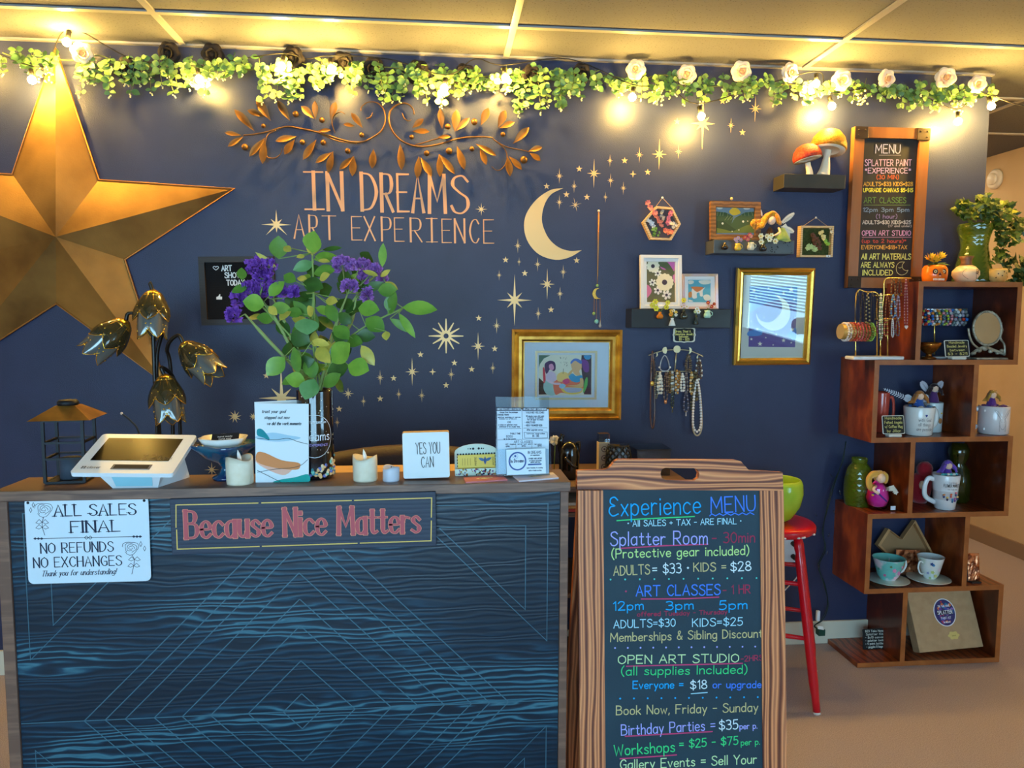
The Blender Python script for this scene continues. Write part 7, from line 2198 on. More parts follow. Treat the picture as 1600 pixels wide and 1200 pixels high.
moonshape(568, 132, 38, (-1, -.3), 'quarter_moon')
moonshape(180, 180, 28, (-1, -.5), 'crescent_moon')
moonshape(690, 212, 28, (1, -.5), 'crescent_moon')
def bead_mat(rgb, metal=0.0):
	return mat('bead_%d_%d_%d' % rgb, rgb, .22, metal=metal, coat=.3)
def strand(fn, x, y0, y1, hw, r, cols, lab, grp, kind='bead', end=None, d=.012, cat='necklace', metal=0.0, n=None):
	"""a hanging closed loop of beads or chain: narrow at the hook, widest below"""
	t = thing('necklace', lab, cat, fn(x, y0, d), grp)
	pts = []
	K = 40
	for i in range(K + 1):
		a = 2 * PI * i / K
		f = (1 - math.cos(a)) / 2
		w = hw * math.sin(min(1.0, f * 1.25) * PI / 2) ** .6 * (1 if f < .8 else math.sqrt(max(0, 1 - ((f - .8) / .2) ** 2)))
		pts.append(fn(x + (w if a < PI else -w), y0 + (y1 - y0) * f, d + .004 * math.sin(a * 3)))
	# resample by length
	L = [0]
	for i in range(K):
		L.append(L[-1] + (pts[i + 1] - pts[i]).length)
	mb = MB()
	rr = r * (1.6 if fn is N_ else 1.0)
	if kind == 'bead':
		m_ = max(6, int(L[-1] / (rr * 2.05)))
		for k in range(m_):
			s_ = L[-1] * k / m_
			i = max(j for j in range(K) if L[j] <= s_)
			p = pts[i] + (pts[i + 1] - pts[i]) * ((s_ - L[i]) / max(1e-6, L[i + 1] - L[i]))
			mb.ball(p, rr, bead_mat(cols[k % len(cols)], metal), 6, 4)
		mb.build('bead_string', t)
	else:
		mb.tube(pts[:-1], rr, bead_mat(cols[0], metal), 5, closed=True)
		mb.build('chain', t)
	if end is not None:
		e = fn(x, y1, d + .006)
		k_, er, ec = end
		b = MB()
		if k_ == 'oval':
			b.ball(e - V((0, 0, er * .2)), (er * .75, er * .3, er), bead_mat(ec, .5), 10, 7)
		elif k_ == 'heart':
			b.prism([e + V((er * a_, 0, er * b_)) for a_, b_ in ((0, -1.1), (1, .1), (.8, .7), (.4, .8), (0, .4), (-.4, .8), (-.8, .7), (-1, .1))], V((0, -1, 0)), .003, bead_mat(ec))
		elif k_ == 'tassel':
			for j in range(9):
				o = V((er * .3 * math.cos(j), er * .3 * math.sin(j), 0))
				b.tube([e + o * .3, e + o - V((0, 0, er * 3))], .0012, bead_mat(ec), 4)
			b.ball(e, er * .45, bead_mat((206, 176, 110), .6), 8, 5)
		b.build('pendant', t)
	return t
GN = 'necklaces on the moon phase rack'
strand(N_, 148, 140, 1045, 24, .0022, [(96, 70, 62)], 'longest brown cord necklace with a gold oval medallion on the rack', GN, 'chain')
MB().ball(N_(143, 520, .024), (.0082, .003, .0105), bead_mat((216, 170, 70), .5), 12, 8).build('medallion', bpy.data.objects[[o.name for o in bpy.data.objects if o.get('label', '').startswith('longest brown cord')][0]])
strand(N_, 155, 200, 460, 22, .0026, [(84, 66, 58), (110, 86, 70)], 'short brown bead necklace hooked over the crescent beside the gibbous moon', GN)
strand(N_, 190, 390, 690, 14, .0026, [(120, 120, 104), (150, 140, 110)], 'grey bead necklace at the outer end of the lower bar', GN)
strand(N_, 234, 400, 640, 24, .0042, [(232, 226, 206)], 'cream pearl cluster necklace on the lower bar', GN)
strand(N_, 242, 430, 600, 12, .0042, [(236, 230, 214)], 'inner cream pearl loop beside the cream pearl cluster', GN, d=.02)
strand(N_, 300, 390, 730, 20, .0026, [(110, 84, 72), (146, 116, 96)], 'taupe bead necklace with a coral end bead', GN, end=('oval', .009, (214, 140, 90)))
strand(N_, 322, 400, 620, 12, .0028, [(130, 104, 90), (90, 70, 60)], 'short taupe necklace tucked beside the coral ended one', GN, d=.018)
strand(N_, 350, 380, 630, 12, .0027, [(176, 132, 74)], 'bronze bead necklace left of the white pearl drop'.replace('left of', 'next to'), GN, metal=.4)
strand(N_, 380, 390, 610, 10, .0036, [(226, 220, 210), (176, 150, 110)], 'white pearl and bronze necklace under the drop rod', GN)
strand(N_, 380, 600, 800, 12, .0028, [(56, 62, 52), (92, 96, 78)], 'dark green necklace with a slim tassel reaching below the others', GN, end=('tassel', .007, (70, 70, 60)))
strand(N_, 432, 370, 640, 13, .0036, [(222, 150, 66), (236, 220, 190)], 'amber and pearl necklace on the lower bar', GN, end=('oval', .005, (90, 100, 110)))
strand(N_, 462, 380, 560, 10, .003, [(190, 130, 60)], 'short amber bead necklace in the middle of the bar', GN, metal=.2)
strand(N_, 498, 410, 612, 18, .0036, [(244, 238, 226)], 'bright white pearl loop on the lower bar', GN, d=.018)
strand(N_, 543, 385, 640, 16, .0027, [(126, 104, 96), (166, 150, 140)], 'grey brown woven necklace on the lower bar', GN)
strand(N_, 540, 620, 850, 26, .0026, [(150, 140, 150), (110, 96, 96)], 'silver grey necklace with a pale tassel below the bar', GN, end=('tassel', .006, (206, 200, 196)))
strand(N_, 568, 180, 375, 34, .003, [(96, 84, 70), (130, 112, 88)], 'bronze chip necklace hung from the quarter moon', GN)
strand(N_, 566, 200, 360, 18, .0026, [(120, 104, 84)], 'inner bronze chain hung from the quarter moon', GN, d=.018)
strand(N_, 604, 390, 640, 14, .0036, [(222, 160, 74), (244, 220, 170)], 'gold shell bead necklace near the end of the bar', GN)
strand(N_, 645, 390, 720, 24, .0056, [(112, 96, 62), (92, 80, 54)], 'chunky olive chip necklace at the end of the bar', GN)
strand(N_, 615, 660, 830, 16, .0044, [(90, 84, 62)], 'olive stone drop below the chunky olive chips', GN)
strand(N_, 690, 230, 470, 34, .0032, [(112, 84, 66), (230, 222, 206)], 'brown and pearl necklace hung from the end crescent', GN)
strand(N_, 692, 260, 440, 18, .003, [(100, 78, 62)], 'inner brown loop hung from the end crescent', GN, d=.018)
strand(N_, 670, 470, 1130, 54, .0024, [(206, 186, 150)], 'longest tan cord loop hanging lowest from the rack', GN, 'chain')
strand(N_, 668, 480, 1085, 48, .0036, [(246, 244, 240)], 'long white pearl loop beside the tan cord', GN, d=.018)
strand(N_, 290, 190, 375, 54, .0016, [(206, 206, 206)], 'silver ribbon loop hung from the gibbous moon', GN, 'chain', metal=.4)
for x in (228, 352):
	MB().ball(N_(x, 330, .016), .0045, bead_mat((240, 238, 232)), 8, 5).build('pearl', [o for o in bpy.data.objects if o.get('label', '').startswith('silver ribbon loop')][0])
# ---------------------------------------------------------------- zigzag shelf unit at the wall end
m_cherry = wood('cherry_wood', [(.15, (84, 34, 12)), (.45, (124, 54, 20)), (.7, (154, 74, 28)), (.9, (106, 46, 16))], 9, (1, 1, .5), 4, 1.0, rough=.35, direction='X', fine=.3, bump=.08, coat=.15)
m_edge = mat('cherry_edge', (176, 104, 52), .4, rgb2=(146, 80, 36), scale=16, contrast=(.3, .7))
SY0, SY1 = -.25, -.0015
XA0, XA1, XB0, XB1 = 1.695, 2.133, 1.862, 2.298
BZ = [.022, .331, .640, .948, 1.257, 1.565]
sh = thing('zigzag_shelf', 'cherry wood zigzag shelf unit of five staggered open boxes', 'shelf unit', (2.0, -.12, 0))
T_ = .020
for i, z in enumerate(BZ):
	x0 = XB0 if i == 5 else (XA0 - .015 if i == 0 else XA0)
	b = MB().span((x0, SY0 + .002, z - T_), (XB1, SY1, z), m_cherry)
	b.span((x0, SY0, z - T_), (XB1, SY0 + .002, z), m_edge)
	b.build('board', sh)
for i in range(5):
	z0, z1 = BZ[i], BZ[i + 1] - T_
	l, r = ((XB0, XB1) if i % 2 == 0 else (XA0, XA1))
	for x in (l, r - T_):
		b = MB().span((x, SY0 + .002, z0), (x + T_, SY1, z1), m_cherry)
		b.span((x, SY0, z0), (x + T_, SY0 + .002, z1), m_edge)
		b.build('upright', sh)
def spot(px, y, z):
	"""a place on a shelf board: sideways position from the photograph, depth y, board height z"""
	lo, hi = 0.0, 1200.0
	p = at_y(px, 600, y)
	for _ in range(3):
		v = V((p.x, y, z)) - CAM
		py = 600 - FPX * v.dot(_u) / v.dot(_f)
		p = at_y(px, py, y)
	return V((p.x, y, z))
# -- jewellery tree on the second box
m_goldrod = mat('polished_gold_rod', (232, 196, 104), .25, metal=.85)
m_marble = mat('white_marble', (236, 232, 226), .3, rgb2=(216, 212, 208), scale=12)
yj = -.213
cj = spot(1366, yj, BZ[4])
sj = mpp(cj)
jt = thing('jewelry_stand', 'gold tiered jewelry stand with white base at the shelf top', 'jewelry stand', cj)
MB().box(cj + V((0, 0, .007)), (83 * sj, .066, .014), m_marble, None, .004).build('base', jt)
J = lambda x, y, d=0.0: at_y(1290 + x * .19375, 420 + y * .19375, yj - d)
for pts in ([(242, 700), (242, 540), (250, 195), (330, 190), (400, 190), (430, 215)], [(415, 700), (412, 215)], [(443, 700), (443, 440), (470, 215), (470, 120), (485, 82), (520, 76), (690, 76)], [(500, 700), (500, 410)], [(395, 215), (500, 212), (625, 214)], [(395, 405), (500, 403), (618, 404)]):
	MB().tube(catmull([J(*p) for p in pts], 3) if len(pts) > 3 else [J(*p) for p in pts], .0028, m_goldrod, 7).build('rod', jt)
MB().tube([J(118, 505), J(372, 515)], .030, mat('bracelet_roll', (196, 160, 90), .4, metal=.5), 20).build('bracelet_bar', jt)
GJ = 'necklaces on the gold jewelry stand'
strand(J, 262, 190, 440, 20, .0024, [(52, 48, 50)], 'thin black cord necklace at the outer end of the upper tier', GJ, 'chain')
strand(J, 300, 195, 470, 16, .003, [(60, 46, 36), (90, 66, 40)], 'dark brown bead necklace beside the thin black cord', GJ)
strand(J, 340, 190, 480, 14, .0036, [(40, 34, 30), (196, 170, 110)], 'black and gold spaced bead necklace on the outer tier', GJ)
strand(J, 378, 192, 470, 14, .003, [(64, 60, 62)], 'charcoal bead necklace next to the black and gold one', GJ)
strand(J, 418, 215, 420, 12, .0036, [(54, 40, 34)], 'short dark bead necklace at the bend of the tier', GJ)
strand(J, 446, 205, 570, 10, .0042, [(232, 222, 190), (150, 166, 130)], 'cream and sage bead necklace hanging longest in the middle', GJ, d=.03)
strand(J, 500, 216, 420, 18, .003, [(180, 110, 60), (90, 60, 40)], 'copper bead necklace on the middle tier', GJ)
strand(J, 545, 215, 390, 16, .0044, [(84, 150, 190), (110, 130, 160), (190, 170, 130)], 'blue and stone bead necklace on the middle tier', GJ, d=.02)
strand(J, 585, 216, 400, 14, .0036, [(120, 120, 136), (170, 160, 180)], 'grey lilac bead necklace at the end of the middle tier', GJ)
strand(J, 486, 405, 540, 14, .004, [(200, 90, 70), (210, 170, 90)], 'red and gold bead necklace on the low tier', GJ)
strand(J, 430, 405, 520, 14, .004, [(150, 80, 110), (120, 60, 80)], 'plum bead necklace on the low tier', GJ)
strand(J, 540, 405, 550, 8, .0034, [(214, 210, 206)], 'slim pale bead necklace on the low tier', GJ, d=.02)
strand(J, 580, 405, 540, 14, .0034, [(110, 90, 120), (140, 130, 90)], 'mauve and olive bead necklace on the low tier', GJ)
strand(J, 545, 80, 210, 16, .0034, [(84, 64, 46), (150, 110, 70)], 'brown bead necklace on the top tier nearest the bend'.replace(' nearest the bend', ' beside the bend'), GJ)
strand(J, 595, 80, 205, 16, .0032, [(120, 90, 60), (70, 54, 44)], 'dark bronze necklace in the middle of the top tier', GJ)
strand(J, 648, 78, 470, 12, .0028, [(150, 60, 80), (190, 150, 150)], 'rose bead necklace with a pale heart at the top tier end', GJ, end=('heart', .008, (236, 206, 190)))
def bracelet(fn, x, yc, R, r, cols, lab, grp, dep=.0):
	t = thing('bracelet', lab, 'bracelet', fn(x, yc), grp)
	c_ = fn(x, yc, dep)
	q = random.Random(int(x))
	n = int(2 * PI * R / (2.05 * r))
	mb = MB()
	for k in range(n):
		a = 2 * PI * k / n
		mb.ball(c_ + V((q.uniform(-.001, .001), R * math.cos(a), R * math.sin(a))), r, bead_mat(cols[k % len(cols)]), 6, 4)
	mb.build('bead_string', t)
GB = 'bracelets on the padded bar'
for i, (x, cols, lab) in enumerate([(150, [(226, 214, 206)], 'pale pearl bracelet at the outer end of the bar'), (172, [(216, 180, 170), (236, 220, 210)], 'blush bracelet second on the bar'), (196, [(196, 110, 60)], 'amber orange bracelet third on the bar'),
									(220, [(190, 60, 40)], 'brick red bracelet fourth on the bar'), (244, [(200, 50, 50), (220, 120, 90)], 'scarlet and coral bracelet in the middle of the bar'), (268, [(206, 90, 90)], 'rose red bracelet after the scarlet one'),
									(292, [(180, 70, 50)], 'rust bracelet seventh on the bar'), (318, [(206, 100, 70), (150, 60, 40)], 'two-tone orange bracelet before the green ones'), (340, [(110, 130, 50)], 'olive green bracelet on the bar'), (360, [(150, 190, 70)], 'bright green bracelet at the inner end of the bar')]):
	bracelet(J, x, 508, .0345, .0042 if i % 2 else .0048, cols, lab, GB)
# -- things on the top of the unit
yt = -.16
m_skull = mat('orange_skull_glaze', (232, 124, 24), .25, rgb2=(214, 96, 14), scale=10, coat=.5)
c = spot(1459.5, yt, BZ[5])
s = mpp(c)
sk = thing('skull_planter', 'orange ceramic skull planter with painted teeth and yellow flowers', 'planter', c)
MB().lathe([(15 * s, 0), (17.5 * s, 3 * s), (19 * s, 12 * s), (18.5 * s, 21 * s), (15.5 * s, 26 * s), (12 * s, 27 * s), (0, 25 * s)], m_skull, c, 28, sy=.9).build('pot', sk)
fpz = Pl(c + V((0, -17.4 * s, 12 * s)), (1, 0, 0), (0, 0, 1))
t = MB()
dk_ = paint(70, 26, 16)
for ex in (-10, 3.5):
	bend = -abs(ex + 3) ** 1.6 * .06 * s
	t.disc(fpz, ex * s, 4 * s, 4.3 * s, dk_, .0006 + bend, seg=14).disc(fpz, ex * s, 4.2 * s, 2.5 * s, paint(240, 214, 150), .0012 + bend, seg=12).disc(fpz, ex * s, 4.2 * s, 1.1 * s, dk_, .0018 + bend, seg=8)
t.poly([fpz.at(-3.2 * s, 3 * s, .0008), fpz.at(-6 * s, -1.5 * s, .0008), fpz.at(-.4 * s, -1.5 * s, .0008)], dk_)
for i in range(9):
	x = (-13 + i * 2.1) * s
	t.rect(fpz, x, -9.5 * s, x + 1.5 * s, -6.4 * s, paint(238, 226, 196), .0003 - abs(i - 4) * .0008, .0010)
t.build('painted_face', sk)
m_yel = mat('yellow_petal', (246, 200, 44), .6, rgb2=(240, 180, 30), scale=20)
q = random.Random(3)
for k, (x, y) in enumerate(((1452, 405), (1467, 403), (1459, 408))):
	fcn = at_y(x, y, yt - .012)
	mb = MB()
	for i in range(11):
		a = i * 2 * PI / 11
		d_ = V((math.cos(a), -.25 + .4 * math.sin(a * 2) * .3, math.sin(a) * .55 + .35))
		mb.leaf(fcn, fcn + d_ * .030, .013, m_yel, V((0, -.6, .8)), fold=.2, curl=-.1, n=4)
	mb.ball(fcn, .006, paint(150, 100, 20), 8, 5)
	mb.tube([c + V((0, 0, 25 * s)), fcn], .0014, paint(80, 110, 40), 4)
	mb.build('yellow_flower', sk)
mb = MB()
for i in range(7):
	a = i * .9
	b_ = c + V((0, -.004, 27 * s))
	mb.leaf(b_, b_ + V((math.cos(a) * .05, -.02, .006 + .008 * math.sin(i))), .014, paint(64, 90, 34), V((0, -.5, .8)), n=4)
mb.build('green_leaves', sk)
c = spot(1508, yt, BZ[5])
s = mpp(c)
cv = thing('vase', 'round cream pottery vase with a brown flared neck', 'vase', c)
m_cream = mat('cream_pottery', (236, 206, 160), .35)
m_brown = mat('brown_glaze', (130, 84, 52), .4)
MB().lathe([(11 * s, 0), (14 * s, 3 * s), (19.5 * s, 12 * s), (19 * s, 18 * s), (13 * s, 25 * s), (9 * s, 27 * s)], m_cream, c, 32).build('body', cv)
MB().lathe([(9 * s, 27 * s), (7.5 * s, 31 * s), (8 * s, 36 * s), (10.5 * s, 41 * s), (9 * s, 41 * s), (6.5 * s, 34 * s), (0, 30 * s)], m_brown, c, 28).build('neck', cv)
t = MB()
def on_body(a, z):
	zz = z / s
	r_ = 14 + (zz - 3) / 9 * 5.5 if zz < 12 else (19.5 - (zz - 12) / 6 * .5 if zz < 18 else 19 - (zz - 18) / 7 * 6)
	return c + V((math.sin(a) * r_ * 1.01 * s, -math.cos(a) * r_ * 1.01 * s, z))
for a0 in (-.75, .25):
	t.tube([on_body(a0 + .5 * (f - .5) ** 2 * 3 - .2 * f, (5 + 16 * f) * s) for f in [i / 10 for i in range(11)]], .0007, paint(110, 70, 44), 4)
	for f in (.6, .75, .9):
		p = on_body(a0 + .5 * (f - .5) ** 2 * 3 - .2 * f, (5 + 16 * f) * s)
		t.leaf(p, p + V((.012, -.001, -.006)), .006, paint(110, 76, 50), V((0, -1, 0)), n=3)
t.build('painted_sprig', cv)
c = spot(1558, yt, BZ[5])
s = mpp(c)
cp = thing('planter_cup', 'small dotted cream cup under the trailing ivy', 'planter', c)
MB().lathe([(8 * s, 0), (9.5 * s, 2 * s), (13 * s, 5 * s), (13.5 * s, 20 * s), (12.5 * s, 22 * s), (11.5 * s, 20 * s), (0, 16 * s)], mat('honey_cup', (226, 192, 120), .35, rgb2=(206, 160, 80), scale=9), c, 28).build('cup', cp)
t = MB()
for i, (a, z) in enumerate(((-.6, 14), (-.2, 11), (.3, 15), (.6, 9), (0, 17), (-.8, 8))):
	p = Pl(c + V((math.sin(a) * 13.7 * s, -math.cos(a) * 13.7 * s, z * s)), (math.cos(a), math.sin(a), 0), (0, 0, 1))
	t.disc(p, 0, 0, 1.1 * s, paint(70, 50, 30), .0004, seg=8)
t.build('painted_dots', cp)
m_greenglass = mat('green_pressed_glass', (112, 134, 36), .12, trans=.55, rgb2=(84, 106, 24), scale=9, coat=.5)
def diamond_vase(px, y, z, h_px, prof, name, label, grp=None):
	c = spot(px, y, z)
	s = mpp(c)
	t = thing(name, label, 'vase', c, grp)
	n = 20
	mb = MB()
	k = len(prof)
	pr = []
	for i in range(31):
		f = i / 30 * (k - 1)
		j = min(int(f), k - 2)
		pr.append((prof[j][0] + (prof[j + 1][0] - prof[j][0]) * (f - j), prof[j][1] + (prof[j + 1][1] - prof[j][1]) * (f - j)))
	vs, fs = [], []
	for i, (r, zz) in enumerate(pr):
		for j in range(n):
			a = 2 * PI * (j + .5 * (i % 2)) / n
			rr = r * s * (1.0 if 0 < i < 30 else .97)
			vs.append(c + V((rr * math.cos(a), rr * math.sin(a), zz * s)))
	for i in range(30):
		for j in range(n):
			a, b_ = i * n + j, i * n + (j + 1) % n
			e, d_ = (i + 1) * n + (j + 1) % n, (i + 1) * n + j
			fs += [(a, b_, d_), (b_, e, d_)] if i % 2 == 0 else [(a, e, d_), (a, b_, e)]
	vs.append(c + V((0, 0, 0)))
	fs += [(len(vs) - 1, (j + 1) % n, j) for j in range(n)]
	mb.add(vs, fs, m_greenglass)
	mb.build('faceted_body', t)
	return t, c, s
gv, gc_, gs_ = diamond_vase(1519, -.085, BZ[5], 98, [(27, 0), (29, 4), (26, 22), (22, 40), (19, 58), (21, 72), (25, 84), (24, 92)], 'glass_vase', 'tall green pressed glass vase holding the trailing ivy')
m_ivy = [mat('ivy_leaf_%d' % i, a, .45, rgb2=b_, scale=24) for i, (a, b_) in enumerate([((96, 112, 32), (74, 92, 26)), ((62, 84, 26), (48, 66, 22)), ((150, 150, 50), (122, 130, 40)), ((206, 190, 100), (170, 160, 70))])]
def ivy_leaf(mb, p, d, N, L, m):
	d, N = V(d).normalized(), V(N)
	N = (N - d * N.dot(d)).normalized()
	X = d.cross(N)
	o = [(0, 0), (.34, -.10), (.52, .12), (.30, .34), (.34, .58), (.12, .72), (0, 1.0), (-.12, .72), (-.34, .58), (-.30, .34), (-.52, .12), (-.34, -.10)]
	vs = [p + d * (.35 * L)] + [p + d * (b_ * L) + X * (a * L) - N * (abs(a) * L * .25) for a, b_ in o]
	mb.add(vs, [(0, 1 + i, 1 + (i + 1) % 12) for i in range(12)], m)
iv = thing('ivy_plant', 'trailing ivy spilling from the green glass vase over the shelf end', 'plant', gc_ + V((0, 0, 92 * gs_)))
I_ = lambda x, y, d=0.0: at_y(1430 + x / 7.5, 290 + y / 7.5, -.10 - d)
q = random.Random(21)
vines = [[(640, 420), (620, 300), (580, 200), (540, 190)], [(660, 420), (700, 260), (760, 160), (800, 130)], [(680, 420), (760, 250), (880, 200), (960, 260), (1020, 420), (1060, 600)], [(680, 420), (820, 240), (1000, 220), (1120, 280), (1180, 420), (1220, 620)], [(660, 420), (840, 330), (960, 420), (1000, 560), (1010, 700), (950, 860)],
		 [(680, 410), (900, 260), (1080, 330), (1140, 500), (1170, 640)], [(640, 420), (560, 330), (520, 290)], [(660, 410), (720, 330), (800, 330), (900, 380), (1060, 420)], [(690, 400), (1000, 300), (1240, 460), (1300, 640)], [(1000, 560), (1040, 680), (1020, 820), (970, 900)]]
fol = MB()
vin = MB()
for k, vn in enumerate(vines):
	pts = catmull([I_(x, y, q.uniform(-.03, .05)) for x, y in vn], 7)
	vin.tube(pts, .0012, paint(96, 84, 40), 4)
	for i, p in enumerate(pts):
		if i < 3:
			continue
		for r_ in range(2 if k < 8 else 1):
			d_ = V((q.uniform(-1, 1), q.uniform(-.7, .1), q.uniform(-1, .4)))
			ivy_leaf(fol, p + V((q.uniform(-.012, .012), q.uniform(-.015, .012), q.uniform(-.012, .012))), d_, V((q.uniform(-.5, .5), -1, q.uniform(.1, .9))), q.uniform(.02, .034), m_ivy[q.choice((0, 0, 1, 1, 1, 2, 3 if i % 7 == 0 else 0))])
vin.build('vine', iv)
fol.build('foliage', iv)
c = spot(1597, -.12, BZ[5])
dg = thing('leafy_plant', 'dark green leafy plant at the outer end of the shelf top', 'plant', c)
mb = MB()
for i in range(70):
	a = q.uniform(0, 2 * PI)
	p = c + V((q.uniform(-.055, .05), q.uniform(-.05, .05), q.uniform(.01, .11)))
	ivy_leaf(mb, p, V((math.cos(a), -.4, math.sin(a) * .6)), V((0, -1, .5)), q.uniform(.028, .046), mat('deep_leaf', (44, 78, 28), .5, rgb2=(30, 58, 22), scale=20))
mb.tube([c + V((0, 0, 0)), c + V((.004, 0, .06)), c + V((-.01, 0, .11))], .0022, paint(70, 84, 40), 5)
mb.build('foliage', dg)
# -- first box: beads on a T-bar, dish, chalk card, mirror
y1 = -.13
z1 = BZ[4]
c = spot(1460, y1, z1)
s = mpp(c)
tb = thing('bracelet_stand', 'gold T-bar stand loaded with colourful stone bracelets', 'jewelry stand', c)
K1 = lambda x, y, d=0.0: at_y(1290 + x * .19375, 420 + y * .19375, y1 - d)
MB().box(c + V((.03, 0, .004)), (46 * s, .07, .008), m_marble, None, .002).build('base', tb)
MB().tube([K1(877, 690), K1(877, 330)], .0032, m_goldrod, 8).build('post', tb)
MB().tube([K1(795, 326), K1(1140, 326)], .004, mat('silver_rod', (220, 220, 224), .25, metal=.8), 8).build('crossbar', tb)
GS = 'stone bracelets on the T-bar'
stones = [((196, 60, 50), 'brick red'), ((40, 110, 190), 'cobalt blue'), ((236, 226, 206), 'cream'), ((226, 140, 60), 'orange'), ((60, 100, 110), 'slate teal'), ((170, 190, 60), 'lime'), ((230, 150, 160), 'pink'), ((110, 130, 130), 'grey'), ((190, 196, 200), 'pale quartz'), ((150, 150, 166), 'smoky lilac'), ((120, 124, 124), 'ash')]
for i, (rgb, nm) in enumerate(stones):
	x = 806 + i * 30.5
	t = thing('bracelet', '%s stone bracelet on the T-bar, %s from the box side' % (nm, ['first', 'second', 'third', 'fourth', 'fifth', 'sixth', 'seventh', 'eighth', 'ninth', 'tenth', 'eleventh'][i]), 'bracelet', K1(x, 400), GS)
	cc_ = K1(x, 392)
	rr = .0058 if i < 7 else .0075
	mb = MB()
	R = .029
	n = int(2 * PI * R / (rr * 2.05))
	for k in range(n):
		a = 2 * PI * k / n
		col = rgb if k % 3 else [stones[(i + 2) % 11][0], stones[(i + 5) % 11][0]][k % 2]
		mb.ball(cc_ + V((q.uniform(-.003, .003), R * .8 * math.cos(a), R * math.sin(a))), rr, bead_mat(col), 7, 5)
	mb.build('bead_string', t)
c = spot(1451, -.19, z1)
s = mpp(c)
m_amberb = mat('amber_brass_bowl', (176, 112, 44), .15, metal=.8, rgb2=(110, 60, 20), scale=18)
lb_ = thing('trinket_bowl', 'amber lotus bowl on a foot at the inner side of the top box', 'bowl', c)
MB().lathe([(10 * s, 0), (11 * s, 2 * s), (5 * s, 4 * s), (4 * s, 8 * s), (9 * s, 12 * s), (15 * s, 20 * s), (17 * s, 26 * s), (15.5 * s, 26 * s), (8 * s, 14 * s), (0, 11 * s)], m_amberb, c, 32, wave=lambda a, i: 1 + (.07 * abs(math.sin(4 * a)) if i >= 4 else 0)).build('bowl', lb_)
def chalkcard(tl, tr, br, bl, y, label, lines, border=(236, 230, 214), slate=(30, 30, 28), lean=-.18, foot=True, zb=None, ink_=(226, 214, 130), group=None):
	pl = sitting(tl, tr, br, bl, y, lean, zb + (.010 if foot else 0))
	t = thing('chalk_sign', label, 'sign', V((pl.c.x, y, zb)), group)
	MB().prism(rrect(pl, pl.w, pl.h, .005, -.003), pl.N, .003, paint(*border)).build('board', t)
	MB().prism(rrect(pl, pl.w - .005, pl.h - .005, .004, .0002), pl.N, .0004, paint(*slate)).build('slate', t)
	mb = MB()
	n = len(lines)
	for i, l_ in enumerate(lines):
		s_, wdt = l_ if isinstance(l_, tuple) else (l_, .8)
		v_ = pl.h / 2 - (i + .78) * pl.h * .92 / n - pl.h * .03
		write(mb, s_, pl.at(-pl.w / 2 * wdt, v_, .0012), pl.at(pl.w / 2 * wdt, v_, .0012), pl.h * .58 / n, pl.U, pl.N, .0014, paint(*ink_, rough=.9))
	mb.build('chalk_lettering', t)
	if foot:
		b0 = pl.at(0, -pl.h / 2)
		MB().box(V((pl.c.x, y - .004, zb + .006)), (pl.w * .6, .03, .012), paint(232, 224, 206), None, .004).build('stand', t)
	return t
chalkcard((1474, 526.5), (1512, 526), (1517, 551), (1479, 552), -.215, 'small tilted chalk sign about beaded jewelry before the mirror', [('Handmade', .62), 'Beaded Jewelry', ('between', .6), '$3 - $25'], zb=z1)
c = spot(1543, -.213, z1)
s = mpp(c)
m_pewter = mat('tarnished_silver', (186, 180, 160), .35, metal=.35, rgb2=(130, 124, 108), scale=40, bump=.4, bump_scale=90)
om = thing('vanity_mirror', 'ornate tarnished silver oval vanity mirror on a scrolled foot', 'mirror', c)
mp_ = Pl(V((spot(1539, -.21, z1).x, -.213, at_y(1539, 513, -.213).z)), (1, -.12, 0), (0, .10, 1))
rx, rz_ = 21.5 * s, 26 * s
el = [mp_.at(rx * math.cos(a), rz_ * math.sin(a)) for a in [2 * PI * i / 40 for i in range(40)]]
MB().tube(el, .0052, m_pewter, 8, closed=True).build('oval_frame', om)
b = MB()
for i in range(20):
	a = 2 * PI * i / 20
	b.ball(mp_.at(rx * 1.02 * math.cos(a), rz_ * 1.02 * math.sin(a), .003), .0042, m_pewter, 6, 4)
b.build('beaded_border', om)
MB().prism([mp_.at(rx * .97 * math.cos(a), rz_ * .97 * math.sin(a), -.001) for a in [2 * PI * i / 40 for i in range(40)]], mp_.N, .002, mat('mirror_silver', (206, 200, 190), .04, metal=1.0)).build('mirror_glass', om)
fo = MB()
Q = lambda x, y, d=0.0: at_y(1290 + x * .19375, 420 + y * .19375, -.216 - d)
for sg in (1,):
	fo.tube(catmull([Q(1150, 480), Q(1160, 540), Q(1185, 600), Q(1230, 640)], 5), .0042, m_pewter, 7)
	fo.tube(catmull([Q(1400, 480), Q(1425, 490), Q(1410, 560), Q(1440, 610), Q(1445, 690)], 5), .0042, m_pewter, 7)
	fo.tube(catmull([Q(1175, 690), Q(1230, 650), Q(1290, 630), Q(1350, 655), Q(1445, 690)], 5), .0065, m_pewter, 8)
for x, y, r in ((1285, 640, .014), (1240, 660, .010), (1330, 665, .010), (1420, 660, .009), (1195, 680, .009), (1385, 680, .008)):
	fo.ball(Q(x, y, .004), (r, .008, r * .8), m_pewter, 10, 6)
fo.box(V((c.x, -.212, z1 + .004)), (52 * s, .06, .008), m_pewter, None, .003)
fo.build('scrolled_foot', om)
